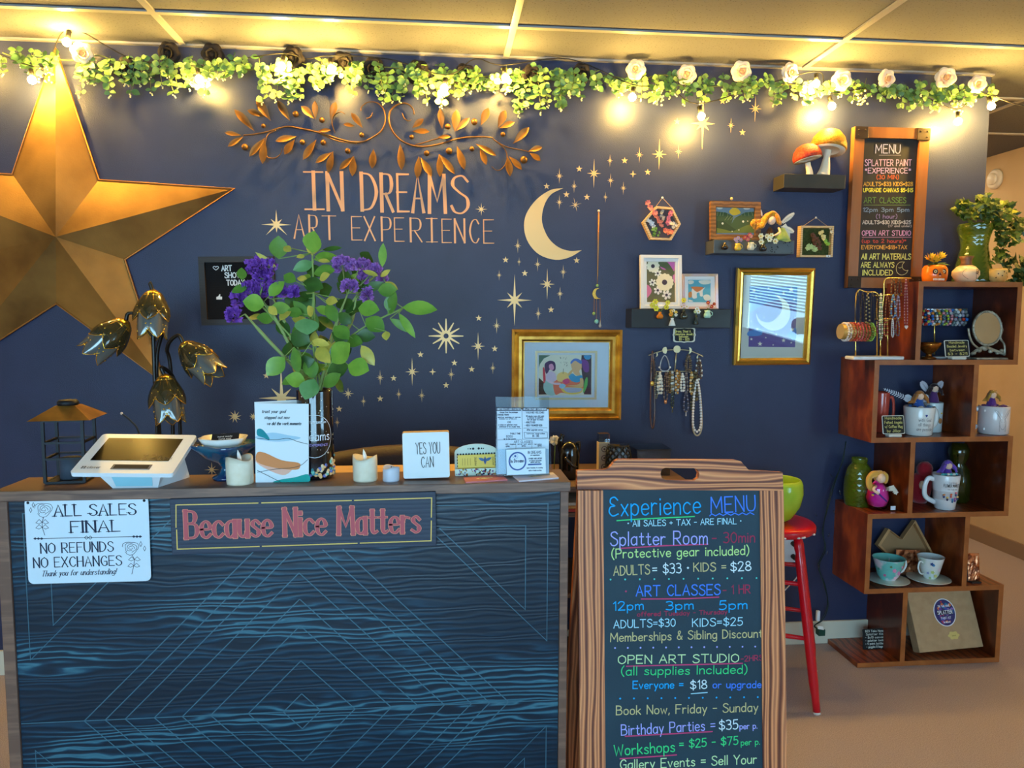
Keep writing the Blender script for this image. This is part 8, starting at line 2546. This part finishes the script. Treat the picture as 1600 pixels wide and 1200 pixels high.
# -- mugs with felt angels
m_felts = lambda nm, rgb: mat('felt_' + nm, rgb, .95, bump=.4, bump_scale=160, sheen=.3)
def mug(px0, px1, ptop, y, z, label, rgb, ang, handle_px=True, taper=.9, mark=None, grp='mugs with felt angels'):
	c = spot((px0 + px1) / 2, y, z)
	s = mpp(c)
	R = (px1 - px0) / 2 * s
	h = at_y((px0 + px1) / 2, ptop, y).z - z
	m = mat('mug_%d_%d_%d' % rgb, rgb, .2, coat=.4)
	t = thing('mug', label, 'mug', c, grp)
	MB().lathe([(R * taper * .85, 0), (R * taper, .004), (R * (taper + 1) / 2, h * .5), (R, h * .97), (R * .97, h), (R * .92, h * .97), (R * .86, h * .3), (0, h * .25)], m, c, 32).build('body', t)
	R3 = Matrix.Rotation(ang, 3, 'Z')
	pts = [c + R3 @ V((R * .93, 0, h * .84)), c + R3 @ V((R * 1.38, 0, h * .86)), c + R3 @ V((R * 1.62, 0, h * .62)), c + R3 @ V((R * 1.5, 0, h * .34)), c + R3 @ V((R * (taper + .02), 0, h * .18))]
	MB().tube(catmull(pts, 5), R * .13, m, 8, flat=1.5).build('handle', t)
	return t, c, R, h, s
def felt_angel(c, head_y, label, hair, dress, wings=(236, 236, 240), tilt=0.0, k=1.0, wd=1, halo=False):
	"""little needle-felted doll: body, head, hair, feather wings"""
	t = thing('felt_angel', label, 'doll', c, 'felt angels in mugs')
	hz = V((c.x + tilt, c.y - .006, head_y))
	MB().lathe([(.022 * k, 0), (.024 * k, .008), (.016 * k, (head_y - c.z) * .6), (.009 * k, (head_y - c.z) * .9), (0, head_y - c.z)], m_felts('%d_%d_%d' % dress, dress), c, 14).build('body', t)
	MB().ball(hz, (.0115 * k, .011 * k, .013 * k), m_skin, 10, 7).build('head', t)
	hm = m_felts('%d_%d_%d' % hair, hair)
	mb = MB()
	q = random.Random(int(c.x * 1000))
	mb.ball(hz + V((0, .004, .004)) * k, (.0145 * k, .0125 * k, .0135 * k), hm, 10, 7, lump=.08)
	for sg in (-1, 1):
		for j in range(4):
			a_ = hz + V((sg * .011, -.002 + .003 * j, .004)) * k
			mb.tube(catmull([a_, a_ + V((sg * .009, -.004, -.012)) * k, a_ + V((sg * (.012 + .004 * j), -.003, -.026)) * k], 4), [.0052 * k] * 5 + [.004 * k, .0035 * k, .003 * k, .002 * k], hm, 6)
	mb.build('wool_hair', t)
	fm = mat('feather_%d_%d_%d' % wings, wings, .8)
	for sg in (-1, 1) if wd else ():
		feather(t, hz + V((sg * .008, .012, -.018)) * k, hz + V((sg * .038, .016, .022 if wd == 1 else -.004)) * k, .014 * k, 'feather_wing', fm)
	if halo:
		MB().tube([hz + V((.010 * math.cos(a), .010 * math.sin(a), .016)) * k for a in [i * PI / 8 for i in range(16)]], .0012, m_goldrod, 5, closed=True).build('halo', t)
	return t, hz
z2 = BZ[3]
t, c, R, h, s = mug(1364, 1387, 612, -.10, z2, 'coral red mug at the inner side of the second box', (206, 78, 60), -.15, taper=.82)
t, c, R, h, s = mug(1412, 1457, 634.5, -.185, z2, 'white mug with a handwritten verse and blue heart in front', (232, 234, 230), .25, taper=.86)
mb = MB()
def onmug(c, R, a, z, k=1.006):
	a -= .5   # angles count from the side that faces into the shop
	return c + V((R * k * math.sin(a), -R * k * math.cos(a), z))
def mugtext(mb, c, R, s_, a0, a1, z, cap, wd, m, rtaper=1.0):
	tot = sum(glyph(ch)[0] + .19 for ch in s_) - .19
	x = 0
	for ch in s_:
		gw, gs = glyph(ch)
		for g_ in gs:
			pp = [(a0 + (a1 - a0) * (x + p.x) / tot, z + p.y * cap) for p in g_]
			for i in range(len(pp) - 1):
				a = (pp[i][0] + pp[i + 1][0]) / 2 - .5
				mb.ribbon([onmug(c, R * rtaper, *pp[i], 1.01), onmug(c, R * rtaper, *pp[i + 1], 1.01)], wd, m, V((math.sin(a), -math.cos(a), 0)), cap=.3)
		x += gw + .19
inkm = paint(40, 46, 60)
for s_, a0, a1, f in (('with God', -.1, .75, .52), ('all things', -.1, .72, .36), ('are possible', -.2, .85, .20)):
	mugtext(mb, c, R, s_, a0, a1, h * f, h * .11, .0009, inkm, .955 + .08 * (f - .3))
hp = onmug(c, R * .985, .38, h * .72, 1.012)
for dx in (-1, 1):
	mb.ball(hp + V((dx * .002, 0, .0015)), (.003, .0008, .003), paint(40, 60, 150), 8, 5)
mb.ball(hp + V((0, 0, -.0022)), (.0028, .0008, .003), paint(40, 60, 150), 8, 5)
mb.build('handwritten_verse', t)
ft_, hz = felt_angel(c + V((-.004, .0, h * .55)), at_y(1428, 619, -.19).z, 'felt angel with auburn hair and long side feathers in the verse mug', (176, 110, 44), (44, 90, 170), wings=(206, 214, 226), wd=2, k=1.3)
mb = MB()
q = random.Random(31)
for i, (rgb) in enumerate([(40, 110, 170), (60, 50, 80), (230, 226, 216), (30, 120, 150), (60, 110, 190), (44, 44, 60), (220, 214, 196), (40, 90, 150), (90, 150, 190)]):
	a = i * .7
	mb.ball(c + V((R * .62 * math.cos(a), R * .62 * math.sin(a) - .004, h * .98)), (.011, .009, .007), m_felts('%d_%d_%d' % rgb, rgb), 8, 5, lump=.15, seed=i)
mb.build('wool_filling', t)
feather(ft_, hz + V((-.014, -.002, -.026)), at_y(1380, 607, -.17), .013, 'long_feather', mat('feather_206_214_226', (206, 214, 226), .8))
t, c, R, h, s = mug(1441, 1470, 628, -.11, z2, 'pale mug with an owl picture behind the verse mug', (206, 214, 214), .5, taper=.95)
mb = MB()
mb.ball(onmug(c, R, .75, h * .4), (.008, .002, .012), paint(170, 110, 60), 8, 5).ball(onmug(c, R, .45, h * .5), (.007, .002, .01), paint(60, 120, 120), 8, 5).ball(onmug(c, R, .9, h * .65), (.004, .002, .004), paint(230, 190, 80), 6, 4)
mb.build('owl_picture', t)
felt_angel(c + V((0, .0, h * .6)), at_y(1449, 607, -.11).z, 'dark haired felt angel with white feathers at the back of the second box', (44, 20, 24), (90, 50, 110), wings=(200, 196, 206), k=1.25)
chalkcard((1376, 644.5), (1410, 644), (1416.5, 671.5), (1382, 672), -.222, 'little chalk sign about felted angels leaning by the verse mug', [('Handmade', .74), 'Felted Angels', 'w/ Coffee Mug', ('by Jillian', .62)], zb=z2)
t, c, R, h, s = mug(1529.5, 1573, 633.5, -.175, z2, 'white mug with a sketched hare standing at the outer shelf end', (220, 216, 216), 2.6, taper=.98)
mb = MB()
fpm = Pl(onmug(c, R, .42, h * .5, 1.0), (math.cos(.42), math.sin(.42), 0), (0, 0, 1))
def msk(pts, w_=.0008):
	mb.ribbon(catmull([onmug(c, R, .42 + x / (R / s), h * .5 + y * s, 1.01) for x, y in pts], 4), w_, paint(74, 80, 84), V((math.sin(-.08), -math.cos(.08), 0)), cap=.2)
for sg in (-1, 1):
	msk([(sg * 3, 3), (sg * 10, 13), (sg * 12, 17), (sg * 7, 14), (sg * 2, 6)])
	msk([(sg * 4, 4), (sg * 9, 13)])
	msk([(sg * 3, 3), (sg * 5, -2), (sg * 3.5, -9), (sg * 1, -13)])
	msk([(sg * 2.6, -1), (sg * 1.6, -1.8)])
	msk([(sg * 5, -6), (sg * 4.4, -16)])
msk([(-1.4, -12), (0, -13), (1.4, -12)])
mb.build('hare_sketch', t)
MB().ball(onmug(c, R, -.75, h * .84, 1.0), (.005, .003, .006), paint(240, 240, 240), 8, 5).ball(onmug(c, R, -.75, h * .2, 1.0), (.005, .003, .006), paint(240, 240, 240), 8, 5).build('handle_end', t)
felt_angel(c + V((-.018, -.005, h * .6)), at_y(1536, 617, -.18).z, 'felt angel with golden brown curls and gold halo in the hare mug', (176, 128, 44), (96, 50, 130), wd=0, k=1.15, halo=True)
mb = MB()
for i in range(8):
	a = i * .8
	mb.ball(c + V((R * .66 * math.cos(a), R * .6 * math.sin(a), h * .98)), (.011, .009, .006), m_felts('96_50_130', (96, 50, 130)), 8, 5, lump=.2, seed=i)
mb.build('wool_filling', t)
# -- third level: glass vase and pink angel on the ledge, red doll, market mug and bottle vase in the box
z3 = BZ[2]
diamond_vase(1340, -.10, z3, 74, [(19, 0), (20, 4), (21.5, 20), (21, 40), (17, 58), (11, 66), (12, 74)], 'glass_vase', 'green herringbone glass vase beside the pink felt angel')
c = spot(1370, -.175, z3)
s = mpp(c)
m_clear = glass('clear_glass', (250, 252, 252), .02, .02)
gl_ = thing('glass_bowl', 'little stemless glass holding the hot pink felt angel', 'glass', c)
MB().lathe([(9 * s, 0), (15 * s, 4 * s), (18.5 * s, 18 * s), (16.5 * s, 34 * s), (15 * s, 42 * s)], m_clear, c, 28).build('bowl', gl_)
MB().box(c + V((17 * s, -15 * s, 5 * s)), (8 * s, .001, 6 * s), paint(230, 234, 240)).build('price_tag', gl_)
pa = thing('felt_angel', 'hot pink felt angel with blond curls sitting in a small glass', 'doll', c + V((0, 0, 4 * s)))
m_pink = m_felts('hot_pink', (232, 30, 160))
MB().lathe([(6 * s, 4.5 * s), (13 * s, 7 * s), (16.5 * s, 18 * s), (14 * s, 30 * s), (8 * s, 40 * s), (4 * s, 46 * s), (0, 48 * s)], m_pink, c, 20).build('body', pa)
hz = c + V((1 * s, -5 * s, 50 * s))
MB().ball(hz, (7.5 * s, 7 * s, 8 * s), m_skin, 10, 7).build('head', pa)
mb = MB()
m_blond = m_felts('blond', (226, 170, 74))
mb.ball(hz + V((-1 * s, 4 * s, 3 * s)), (9.5 * s, 7 * s, 8.5 * s), m_blond, 10, 7, lump=.08)
for st_ in ([(-6, 4), (-14, 4), (-18, -4), (-14, -14), (-9, -12)], [(-4, 8), (-13, 8), (-20, 0), (-19, -12), (-13, -18), (-8, -14)], [(4, 8), (9, 4), (9, -4), (6, -8)]):
	mb.tube(catmull([hz + V((x * s, (2 - abs(x) * .1) * s, y * s)) for x, y in st_], 4), 3.4 * s, m_blond, 7)
mb.build('wool_hair', pa)
MB().tube(catmull([hz + V((-8 * s, -2 * s, -12 * s)), hz + V((-16 * s, -8 * s, -16 * s)), hz + V((-9 * s, -11 * s, -22 * s))], 4), 2.2 * s, m_skin, 7).build('arm', pa)
mb = MB()
for i in range(8):
	p = hz + V(((9 + i * 1.8) * s, -6 * s, (-10 - abs(i - 4) * 1.4 - i) * s))
	for k in range(5):
		a = k * 1.256
		mb.leaf(p, p + V((math.cos(a), -.3, math.sin(a))) * 4.5 * s, 3.2 * s, paint(236, 228, 206), V((0, -1, 0)), n=2)
mb.build('cream_flower_spray', pa)
mb = MB()
mb.tube(catmull([onmug(c, 17.2 * s, a, z * s) for a, z in ((-.5, 26), (0, 28), (.4, 22), (.8, 16))], 4), 1.2 * s, paint(70, 50, 140), 6)
mb.ball(onmug(c, 16.6 * s, -.45, 25 * s), 2.2 * s, paint(206, 160, 60), 8, 5)
mb.build('ribbon', pa)
c = spot(1436, -.075, z3)
s = mpp(c)
rd = thing('felt_doll', 'crimson felted doll in the dark back of the third box', 'doll', c)
MB().lathe([(10 * s, 0), (14 * s, 8 * s), (17 * s, 24 * s), (16 * s, 34 * s), (9 * s, 44 * s), (0, 50 * s)], m_felts('crimson', (160, 16, 34)), c, 16).ball(c + V((3 * s, -4 * s, 52 * s)), (12 * s, 10 * s, 13 * s), m_felts('crimson', (160, 16, 34)), 10, 7, lump=.1).build('body', rd)
MB().ball(c + V((-6 * s, -14 * s, 30 * s)), (5 * s, 4 * s, 7 * s), m_skin, 8, 6).build('head', rd)
MB().leaf(c + V((2 * s, -14 * s, 12 * s)), c + V((14 * s, -18 * s, 2 * s)), 7 * s, paint(214, 150, 70), V((0, -1, .4)), n=4).build('dry_leaf', rd)
t, c, R, h, s = mug(1455.5, 1495.5, 740, -.19, z3, 'white latte mug printed FLOWER MARKET with tiny flower pots', (230, 232, 234), PI - .1, taper=.74)
mb = MB()
ink2 = paint(34, 36, 40)
mugtext(mb, c, R, 'FLOWER MARKET', -.25, 1.0, h * .68, h * .085, .0012, ink2, .955)
mugtext(mb, c, R, 'local blooms', .1, .75, h * .79, h * .04, .0006, paint(110, 110, 116), .97)
mugtext(mb, c, R, 'cut fresh daily', .05, .8, h * .60, h * .04, .0006, paint(110, 110, 116), .945)
for i, (a, zf, pot, fl2) in enumerate([(-.2, .40, (40, 70, 130), (226, 150, 90)), (.05, .33, (40, 50, 90), (236, 190, 90)), (.32, .42, (210, 90, 90), (226, 110, 60)), (.45, .28, (50, 110, 150), (60, 130, 190)), (.68, .30, (110, 70, 140), (190, 110, 160)), (.74, .46, (80, 90, 140), (230, 120, 130)), (.98, .34, (50, 70, 110), (230, 190, 120))]):
	p = onmug(c, R * .93, a, h * zf, 1.0)
	mb.ball(p, (.0045, .0016, .006), paint(*pot), 7, 5).ball(p + V((0, -.0005, .0085)), (.0055, .0016, .004), paint(*fl2), 7, 5)
mb.build('printed_artwork', t)
ft_, hz = felt_angel(c + V((.006, .004, h * .6)), at_y(1482, 727, -.185).z, 'purple felt angel leaning over the FLOWER MARKET mug rim', (110, 74, 180), (90, 50, 160), wd=0, k=1.3)
mb = MB()
for i, rgb in enumerate([(90, 190, 190), (60, 150, 160), (236, 230, 220), (90, 190, 190), (226, 226, 214), (80, 170, 180)]):
	mb.ball(c + V((-R * .6 + i * R * .22, -R * .45, h * 1.01)), (.0075, .006, .006), m_felts('%d_%d_%d' % rgb, rgb), 8, 5, lump=.2, seed=i)
mb.build('wool_filling', t)
c = spot(1494, -.075, z3)
s = mpp(c)
ov = thing('bottle_vase', 'dim olive glass bottle vase at the back of the third box', 'vase', c)
MB().lathe([(16 * s, 0), (18 * s, 4 * s), (19 * s, 30 * s), (16 * s, 50 * s), (9 * s, 60 * s), (14 * s, 70 * s), (15 * s, 82 * s), (10 * s, 92 * s)], mat('olive_glass', (70, 70, 20), .06, trans=.6, coat=.6), c, 28).build('body', ov)
# -- fourth level: mountain tray, hammered copper tiles, teacups
z4 = BZ[1]
yb = -.06
m_tray = mat('raw_pine_tray', (196, 150, 100), .6, rgb2=(178, 132, 84), scale=14)
m_trayin = mat('tray_inside', (158, 120, 80), .7)
tyq = Pl(at_y(1410, 850, -.05), (1, 0, 0), (0, .12, 1))
Zt = zc_(.1375, 1340, 800)
out_ = [tyq.hit(*w_) for w_ in Zt((195, 365), (315, 180), (470, 295), (620, 85), (825, 470), (780, 640), (480, 640))]
mt = thing('mountain_tray', 'pale wooden tray shaped like twin mountain peaks standing in the fourth box', 'tray', V((tyq.c.x, -.05, z4)))
low = min(p.z for p in out_)
cen = sum(out_, V()) / len(out_)
inn = [cen + (p - cen) * .90 for p in out_]
k = len(out_)
vs = [p + tyq.N * .024 for p in out_] + [p + tyq.N * .024 for p in inn] + out_ + inn
fs = []
for i in range(k):
	j = (i + 1) % k
	fs += [(i, j, k + j, k + i), (i, 2 * k + i, 2 * k + j, j), (k + i, k + j, 3 * k + j, 3 * k + i)]
MB().add(vs, fs, m_tray).build('rim', mt)
MB().prism(out_, -tyq.N, .003, m_trayin).build('back', mt)
m_copper = mat('hammered_copper', (214, 140, 96), .28, metal=.75, rgb2=(120, 60, 36), scale=46, contrast=(.45, .58), bump=1.0, bump_scale=46)
def tile(tl, tr, br, bl, y, zb, label):
	p = sitting(tl, tr, br, bl, y, -.16, zb + .004)
	t = thing('copper_tile', label, 'tile art', V((p.c.x, y, zb)), 'crumpled copper tiles')
	n = 9
	vs, fs = [], []
	q = random.Random(int(tl[0]))
	for i in range(n + 1):
		for j in range(n + 1):
			vs.append(p.at((i / n - .5) * p.w, (j / n - .5) * p.h, q.uniform(.002, .007) if 0 < i < n and 0 < j < n else .001))
	for i in range(n):
		for j in range(n):
			a = i * (n + 1) + j
			fs.append((a, a + n + 1, a + n + 2, a + 1))
	MB().add(vs, fs, m_copper).build('crumpled_face', t)
	MB().box(p.at(0, 0, -.006), (p.w * .98, p.h * .98, .010), paint(96, 84, 80), p.rot()).build('backing', t)
	MB().box(V((p.c.x, y + .0, zb + .003)), (p.w * .8, .05, .006), paint(40, 36, 34)).build('easel', t)
tile((1401, 851), (1437, 853), (1439, 889), (1400, 889), -.105, z4, 'hammered copper tile behind the two teacups')
tile((1513, 849), (1528, 850), (1534, 890), (1513, 891), -.20, z4, 'hammered copper tile outside the fourth box on its own')
def teacup(px0, px1, ptop, pbot, sx0, sx1, y, lab, rgb, ang, deco, labs):
	c = spot((sx0 + sx1) / 2, y, z4)
	s = mpp(c)
	RS = (sx1 - sx0) / 2 * s
	m_s = mat('saucer_%d_%d_%d' % rgb, rgb, .2, rgb2=(214, 190, 196), scale=9, contrast=(.5, .7), coat=.4)
	sa = thing('saucer', labs, 'saucer', c, 'saucers under the teacups')
	MB().lathe([(RS * .45, 0), (RS * .5, .002), (RS * .96, .014), (RS, .016), (RS * .97, .0168), (RS * .5, .005), (0, .004)], m_s, c, 36).build('dish', sa)
	MB().lathe([(RS * .985, .0155), (RS * 1.0, .0165), (RS * .975, .0172)], mat('gilt_rim', (216, 220, 206), .3, metal=.3), c, 36).build('rim', sa)
	cx = spot((px0 + px1) / 2, y, z4 + .006)
	R = (px1 - px0) / 2 * s
	h = (pbot - ptop) * s * 1.02
	t = thing('teacup', lab, 'teacup', cx, 'candle teacups on saucers')
	m_c = mat('cup_%d_%d_%d' % rgb, rgb, .15, coat=.5, rgb2=(226, 214, 220) if rgb[0] < 190 else (206, 222, 206), scale=16, contrast=(.48, .6))
	MB().lathe([(R * .42, 0), (R * .45, .004), (R * .40, .007), (R * .66, h * .28), (R * .80, h * .6), (R * .98, h * .97), (R, h), (R * .95, h * .98), (R * .7, h * .4), (0, h * .3)], m_c, cx, 36).build('cup', t)
	MB().lathe([(0, h * .62), (R * .82, h * .62)], paint(176, 140, 136, rough=.4) if rgb[0] < 190 else paint(206, 206, 206, rough=.4), cx, 28).build('wax', t)
	MB().tube([cx + V((.002, 0, h * .62)), cx + V((.002, 0, h * .98))], .0009, paint(236, 232, 226), 5).build('wick', t)
	R3 = Matrix.Rotation(ang, 3, 'Z')
	pts = [cx + R3 @ V((R * .86, 0, h * .78)), cx + R3 @ V((R * 1.2, 0, h * .86)), cx + R3 @ V((R * 1.36, 0, h * .62)), cx + R3 @ V((R * 1.1, 0, h * .36)), cx + R3 @ V((R * .68, 0, h * .3))]
	MB().tube(catmull(pts, 5), R * .065, paint(228, 234, 232, rough=.2), 7).build('handle', t)
	mb = MB()
	for a, f, r, col in deco:
		rr = R * (.66 + .34 * f)
		p = onmug(cx, rr, a, h * f, 1.01)
		a -= .5
		nrm = V((math.sin(a), -math.cos(a), -.3)).normalized()
		for k in range(5):
			b_ = k * 2 * PI / 5
			d_ = (V((math.cos(a), math.sin(a), 0)) * math.cos(b_) + V((0, 0, 1)) * math.sin(b_))
			mb.leaf(p + nrm * .0006, p + d_ * r + nrm * .0004, r * .9, paint(*col), nrm, fold=0, curl=0, wide=.6, n=2)
	mb.build('painted_flowers', t)
teacup(1363, 1411, 864.5, 902, 1355, 1418, -.185, 'teal and pink rose teacup candle on its saucer', (110, 196, 188), .15,
	   [(.35, .62, .010, (226, 150, 190)), (.75, .5, .010, (214, 130, 180)), (.5, .3, .008, (236, 190, 206)), (-.3, .38, .007, (206, 110, 150)), (-.75, .6, .006, (70, 150, 130)), (.1, .78, .006, (90, 130, 80)), (.95, .75, .007, (226, 160, 190))], 'teal and pink saucer under the rose teacup')
teacup(1433, 1472, 864.5, 902, 1419, 1482, -.185, 'white teacup candle with a blue butterfly on its saucer', (224, 232, 230), PI + .3,
	   [(.0, .80, .008, (40, 70, 130)), (.12, .76, .007, (40, 120, 170)), (.1, .45, .008, (190, 206, 120)), (.4, .3, .008, (206, 200, 120)), (-.3, .4, .006, (150, 160, 200)), (-.1, .2, .006, (170, 200, 140)), (.7, .55, .008, (226, 206, 216))], 'pale floral saucer under the butterfly teacup')
# -- bottom: chalk block and kit box
z5 = BZ[0]
chalkcard((1346, 987.5), (1382, 986.5), (1386, 1016), (1350, 1018), -.13, 'tiny black sign about take home splatter kits on the lowest board', ['$23 Take Home', ('Splatter Kit', .74), ('- 8x10 canvas', .8), ('- splatter tools', .8), '- 5 paint bottles', ('- goggles & bags', .7)], border=(26, 26, 26), slate=(22, 24, 26), zb=z5, foot=False, ink_=(220, 226, 214), lean=-.10)
m_kraft = mat('kraft_cardboard', (196, 158, 116), .8, rgb2=(186, 148, 106), scale=30)
kp = Pl.quad((1413.5, 926), (1526, 921.5), (1544, 1015), (1430, 1020.5), -.2)
X = V((1, .0, .0))
bb = V((spot(1487, -.205, z5).x, -.205, z5 + .019))
L_, Hh = .285, .255
U = V((-.05, .36, .93)).normalized()
X = (V((1, 0, .035)) - U * V((1, 0, .035)).dot(U)).normalized()
kp = Pl(bb + U * Hh / 2, X, U, L_, Hh)
kb = thing('cardboard_box', 'kraft cardboard splatter kit box leaning back in the lowest box', 'box', V((kp.c.x, kp.c.y, z5)))
MB().box(kp.at(0, 0, -.024), (L_, Hh, .046), m_kraft, kp.rot(), .002).build('carton', kb)
st_ = kp.at(.0, .03, .0008)
sp_ = Pl(kp.at(.005, .022, 0), kp.X, kp.U)
t = MB().disc(sp_, 0, 0, .049, paint(236, 236, 240), .0008, .057, 32).disc(sp_, 0, 0, .045, paint(62, 54, 110), .0012, .053, 32)
q = random.Random(44)
for i in range(40):
	a, r_ = q.uniform(0, 2 * PI), math.sqrt(q.uniform(0, 1))
	t.disc(sp_, .038 * r_ * math.cos(a), .045 * r_ * math.sin(a), q.uniform(.003, .007), paint(*q.choice([(196, 60, 70), (226, 120, 60), (70, 90, 180), (110, 70, 150), (40, 130, 170), (150, 110, 190)])), .0015 + i * .00001, seg=9)
t.rect(sp_, -.036, -.009, .036, .010, paint(30, 28, 50), .0020, .0002)
for s_, v_, hw_, cp in (('THE TAKE HOME', .022, .026, .008), ('SPLATTER', -.006, .033, .014), ('PAINT KIT', -.026, .022, .008), ('IN DREAMS', -.042, .014, .005)):
	write(t, s_, sp_.at(-hw_, v_, .0026), sp_.at(hw_, v_, .0026), cp, sp_.U, sp_.N, .0022 if cp > .01 else .0012, paint(240, 240, 244))
t.build('round_sticker', kb)
p2 = Pl(kp.at(.022, -.072, 0), kp.X, kp.U)
t = MB()
pts = []
for i in range(32):
	a = 2 * PI * i / 32
	r_ = 1 + .12 * math.cos(6 * a)
	pts.append(p2.at(.024 * r_ * math.cos(a), .016 * r_ * math.sin(a), .0008))
t.poly(pts, paint(222, 196, 116))
write(t, 'seal', p2.at(-.008, -.003, .0014), p2.at(.008, -.003, .0014), .006, p2.U, p2.N, .0009, paint(160, 130, 60))
t.build('gold_seal', kb)
